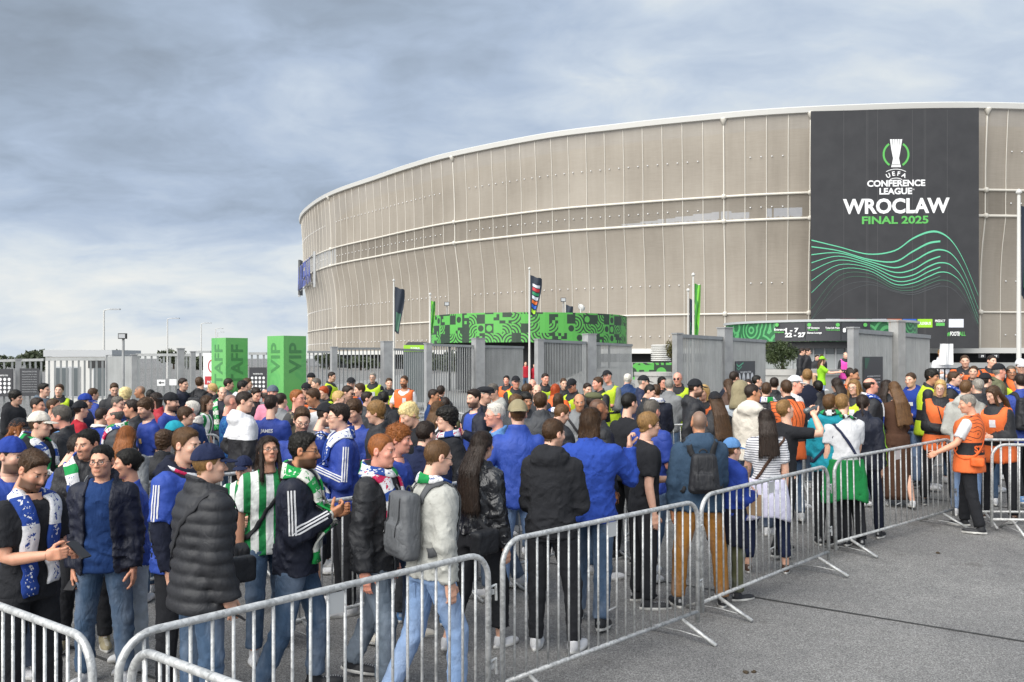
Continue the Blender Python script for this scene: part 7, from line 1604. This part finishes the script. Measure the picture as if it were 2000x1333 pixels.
P('woman with dark red hair and orange vest bowed left', 1950, 754, 11.8, -60, T=('jacket', 'black'), B=('work', 'black'), H=('loose', 'hbrown'), fem=1, vest=('org',), hp=22, arm=('phone', 'phone'), group=ST, S='brown')
P('man with black backpack over blue jacket at right edge', 1997, 729, 11.6, 172, T=('jacket', 'royal'), B=('slim', 'black'), H=('short', 'hdark'), ext=('pack:black:1.1',), leg='walk', S='sky')
P('man in black cap right of the dark suit', 1922, 732, 13.8, 120, T=('jacket', 'black'), H=('crop', 'hdark'), hat=('cap', 'black'))
P('cap-wearing man in olive jacket below the right orange steward', 1936, 712, 15, 80, T=('jacket', 'olive'), H=('crop', 'hgrey'), hat=('cap', 'black'), sk=4)
P('bearded man in glasses and yellow vest at right', 1972, 713, 13.6, -15, T=('jacket', 'ink'), H=('crop', 'hsalt'), beard=.5, glas=1, vest=('yel',), group=ST, sk=2)
P('orange steward eating, standing high by the black railing', 1884, 695, 16.6, -12, T=('jacket', 'black'), B=('work', 'black'), H=('crop', 'hbrown'), vest=('org',), arm=('eat', 'belly'), gz=.55, group=ST, bk=1.15, belly=.06)
P('orange steward by the railing under the number signs', 1936, 696, 17.4, -5, T=('jacket', 'black'), B=('work', 'black'), H=('short', 'hdark'), vest=('org',), gz=.58, arm='back', group=ST)
P('man in white cap and orange vest at right edge', 1994, 704, 15, -30, T=('jacket', 'black'), H=('short', 'hbrown'), hat=('cap', 'white'), vest=('org',), gz=.45, group=ST)
P('man in white tracksuit holding a white sheet', 1838, 683, 24, 10, T=('track', 'white'), B=('slim', 'black'), H=('short', 'hsandy'), gz=.72, arm=('belly', 'cross'))
P('girl in lime tee and lime cap pointing right', 1604, 698, 27, 80, T=('tee', 'lime'), B=('jeans', 'ldenim'), H=('loose', 'hbrown'), hat=('cap', 'lime'), fem=1, arm=('point', 'down'), gz=.68)
P('man in pink vest in front of the glass pavilion', 1650, 689, 30, 0, T=('jacket', 'black'), H=('balding', 'hgrey'), vest=('pnk',), arm='belly', gz=.90)
P('man in black behind the lime cap girl, left one', 1595, 694, 33, 0, T=('jacket', 'black'), H=('short', 'hdark'), gz=.85)
P('man in black behind the lime cap girl, right one', 1604, 693, 33.5, 10, T=('jacket', 'black'), H=('short', 'hbrown'), gz=.88)
P('left one of two people seated on the planter rim', 1565, 706, 28, 60, T=('jacket', 'black'), B=('jeans', 'tan'), H=('short', 'hdark'), leg='sit', h=1.7, gz=1.28)
P('right one of two people seated on the planter rim', 1575, 706, 28, 75, T=('jacket', 'black'), B=('jeans', 'char'), H=('short', 'hdark'), leg='sit', h=1.7, gz=1.28)
P('vendor in red behind the kiosk counter, left', 1027, 707, 47, -10, T=('hoodie', 'red'), H=('short', 'hbrown'), gz=.45)
P('vendor in red behind the kiosk counter, right', 1045, 711, 47, -30, T=('hoodie', 'red'), H=('bun', 'hdark'), fem=1, gz=.45)
p = at(1849, 672, 23.7); sh = MB(); A = [(-.17+.34*i/5, .03*math.sin(i*1.9), 0) for i in range(6)]; B_ = [(-.20+.36*i/5, .05*math.sin(i*1.9+.6), -.55) for i in range(6)]
sh.slab(A, B_, (0, .004, 0)); tag(sh.build('white_sheet', M_PRW, loc=tuple(p)), 'crumpled white sheet held up by the man in white', 'sheet')

for i, (lb, x, y, d, yaw, T_, H_, v_) in enumerate((('dark-haired man in black jacket between two yellow stewards near kiosk', 1145, 748, 16.5, 30, 'black', ('short', 'hdark'), None), ('yellow-vested steward partly hidden behind green beret', 1100, 738, 18.5, 10, 'black', ('crop', 'hbrown'), 'yel'), ('grey-haired man in grey coat left of bald sunglassed steward', 1306, 742, 15.4, 150, 'grey', ('short', 'hgrey'), None),
    ('yellow-vested steward far behind the spiky black hair', 760, 738, 19.5, 20, 'black', ('short', 'hbrown'), 'yel'), ('brown-haired man in blue between orange and yellow stewards', 706, 750, 16, -70, 'royal', ('side', 'hbrown'), None), ('fair-haired youth in white top far behind lettered scarf', 655, 764, 13.5, 100, 'white', ('side', 'hblond'), None), ('dark-haired man in grey behind the bald pink scalp', 545, 770, 13, 150, 'grey', ('short', 'hdark'), None),
    ('woman with dark bob in red jacket behind the curly blue-jersey man', 312, 768, 13.4, -60, 'red', ('bob', 'hdark'), None), ('man in blue cap and jacket behind the older grey-brown man', 162, 772, 14, 100, 'navy', ('short', 'hsandy'), None), ('yellow-vested steward behind the beige-hooded person', 1462, 741, 14.5, -20, 'black', ('crop', 'hdark'), 'yel'), ('man in black jacket behind the cream hoodie', 1512, 738, 15, 160, 'black', ('short', 'hdark'), None),
    ('dark-haired woman between brown dress and blue hoodie', 1727, 742, 13.8, 120, 'ink', ('long', 'hdark'), None), ('orange-vested steward far right behind the suit jacket', 1902, 716, 16, -40, 'black', ('short', 'hbrown'), 'org'), ('short-haired man in olive jacket left of curly fleece woman', 868, 777, 12, 170, 'olive', ('short', 'hdark'), None), ('man in charcoal jacket behind the white-haired glasses man', 1000, 770, 11.6, 120, 'char', ('side', 'hmid'), None))):
    P(lb, x, y, d, yaw, T=('jacket', T_), H=H_, vest=(v_,) if v_ else None, group=ST if v_ else 'people in the crowd', fem=1 if 'woman' in lb else 0, hat=('cap', 'royal') if 'blue cap' in lb else None)
p = at(1446, 960, 9.3); cb = empty('cardboard_box', (p[0], p[1], p[2]-.25), math.radians(35), 'flattened brown cardboard box carried between child and striped-tee woman', 'box'); M_CARD = mat('cardboard', lambda t, b: link(t, t.ramp(t.noise(objco(t), 9, 4), [(.3, (.26, .17, .10)), (.7, (.36, .25, .155))]), b.inputs['Base Color']), rough=.9)
for nm, c_, sz, rz in (('panel', (0, 0, .22), (.26, .012, .44), 0), ('flap', (.16, -.05, .10), (.012, .16, .22), .3), ('flap', (-.02, -.03, .47), (.24, .012, .08), .2)):
    mb = MB(); mb.box(c_, sz, rz); mb.build(nm, M_CARD, cb)
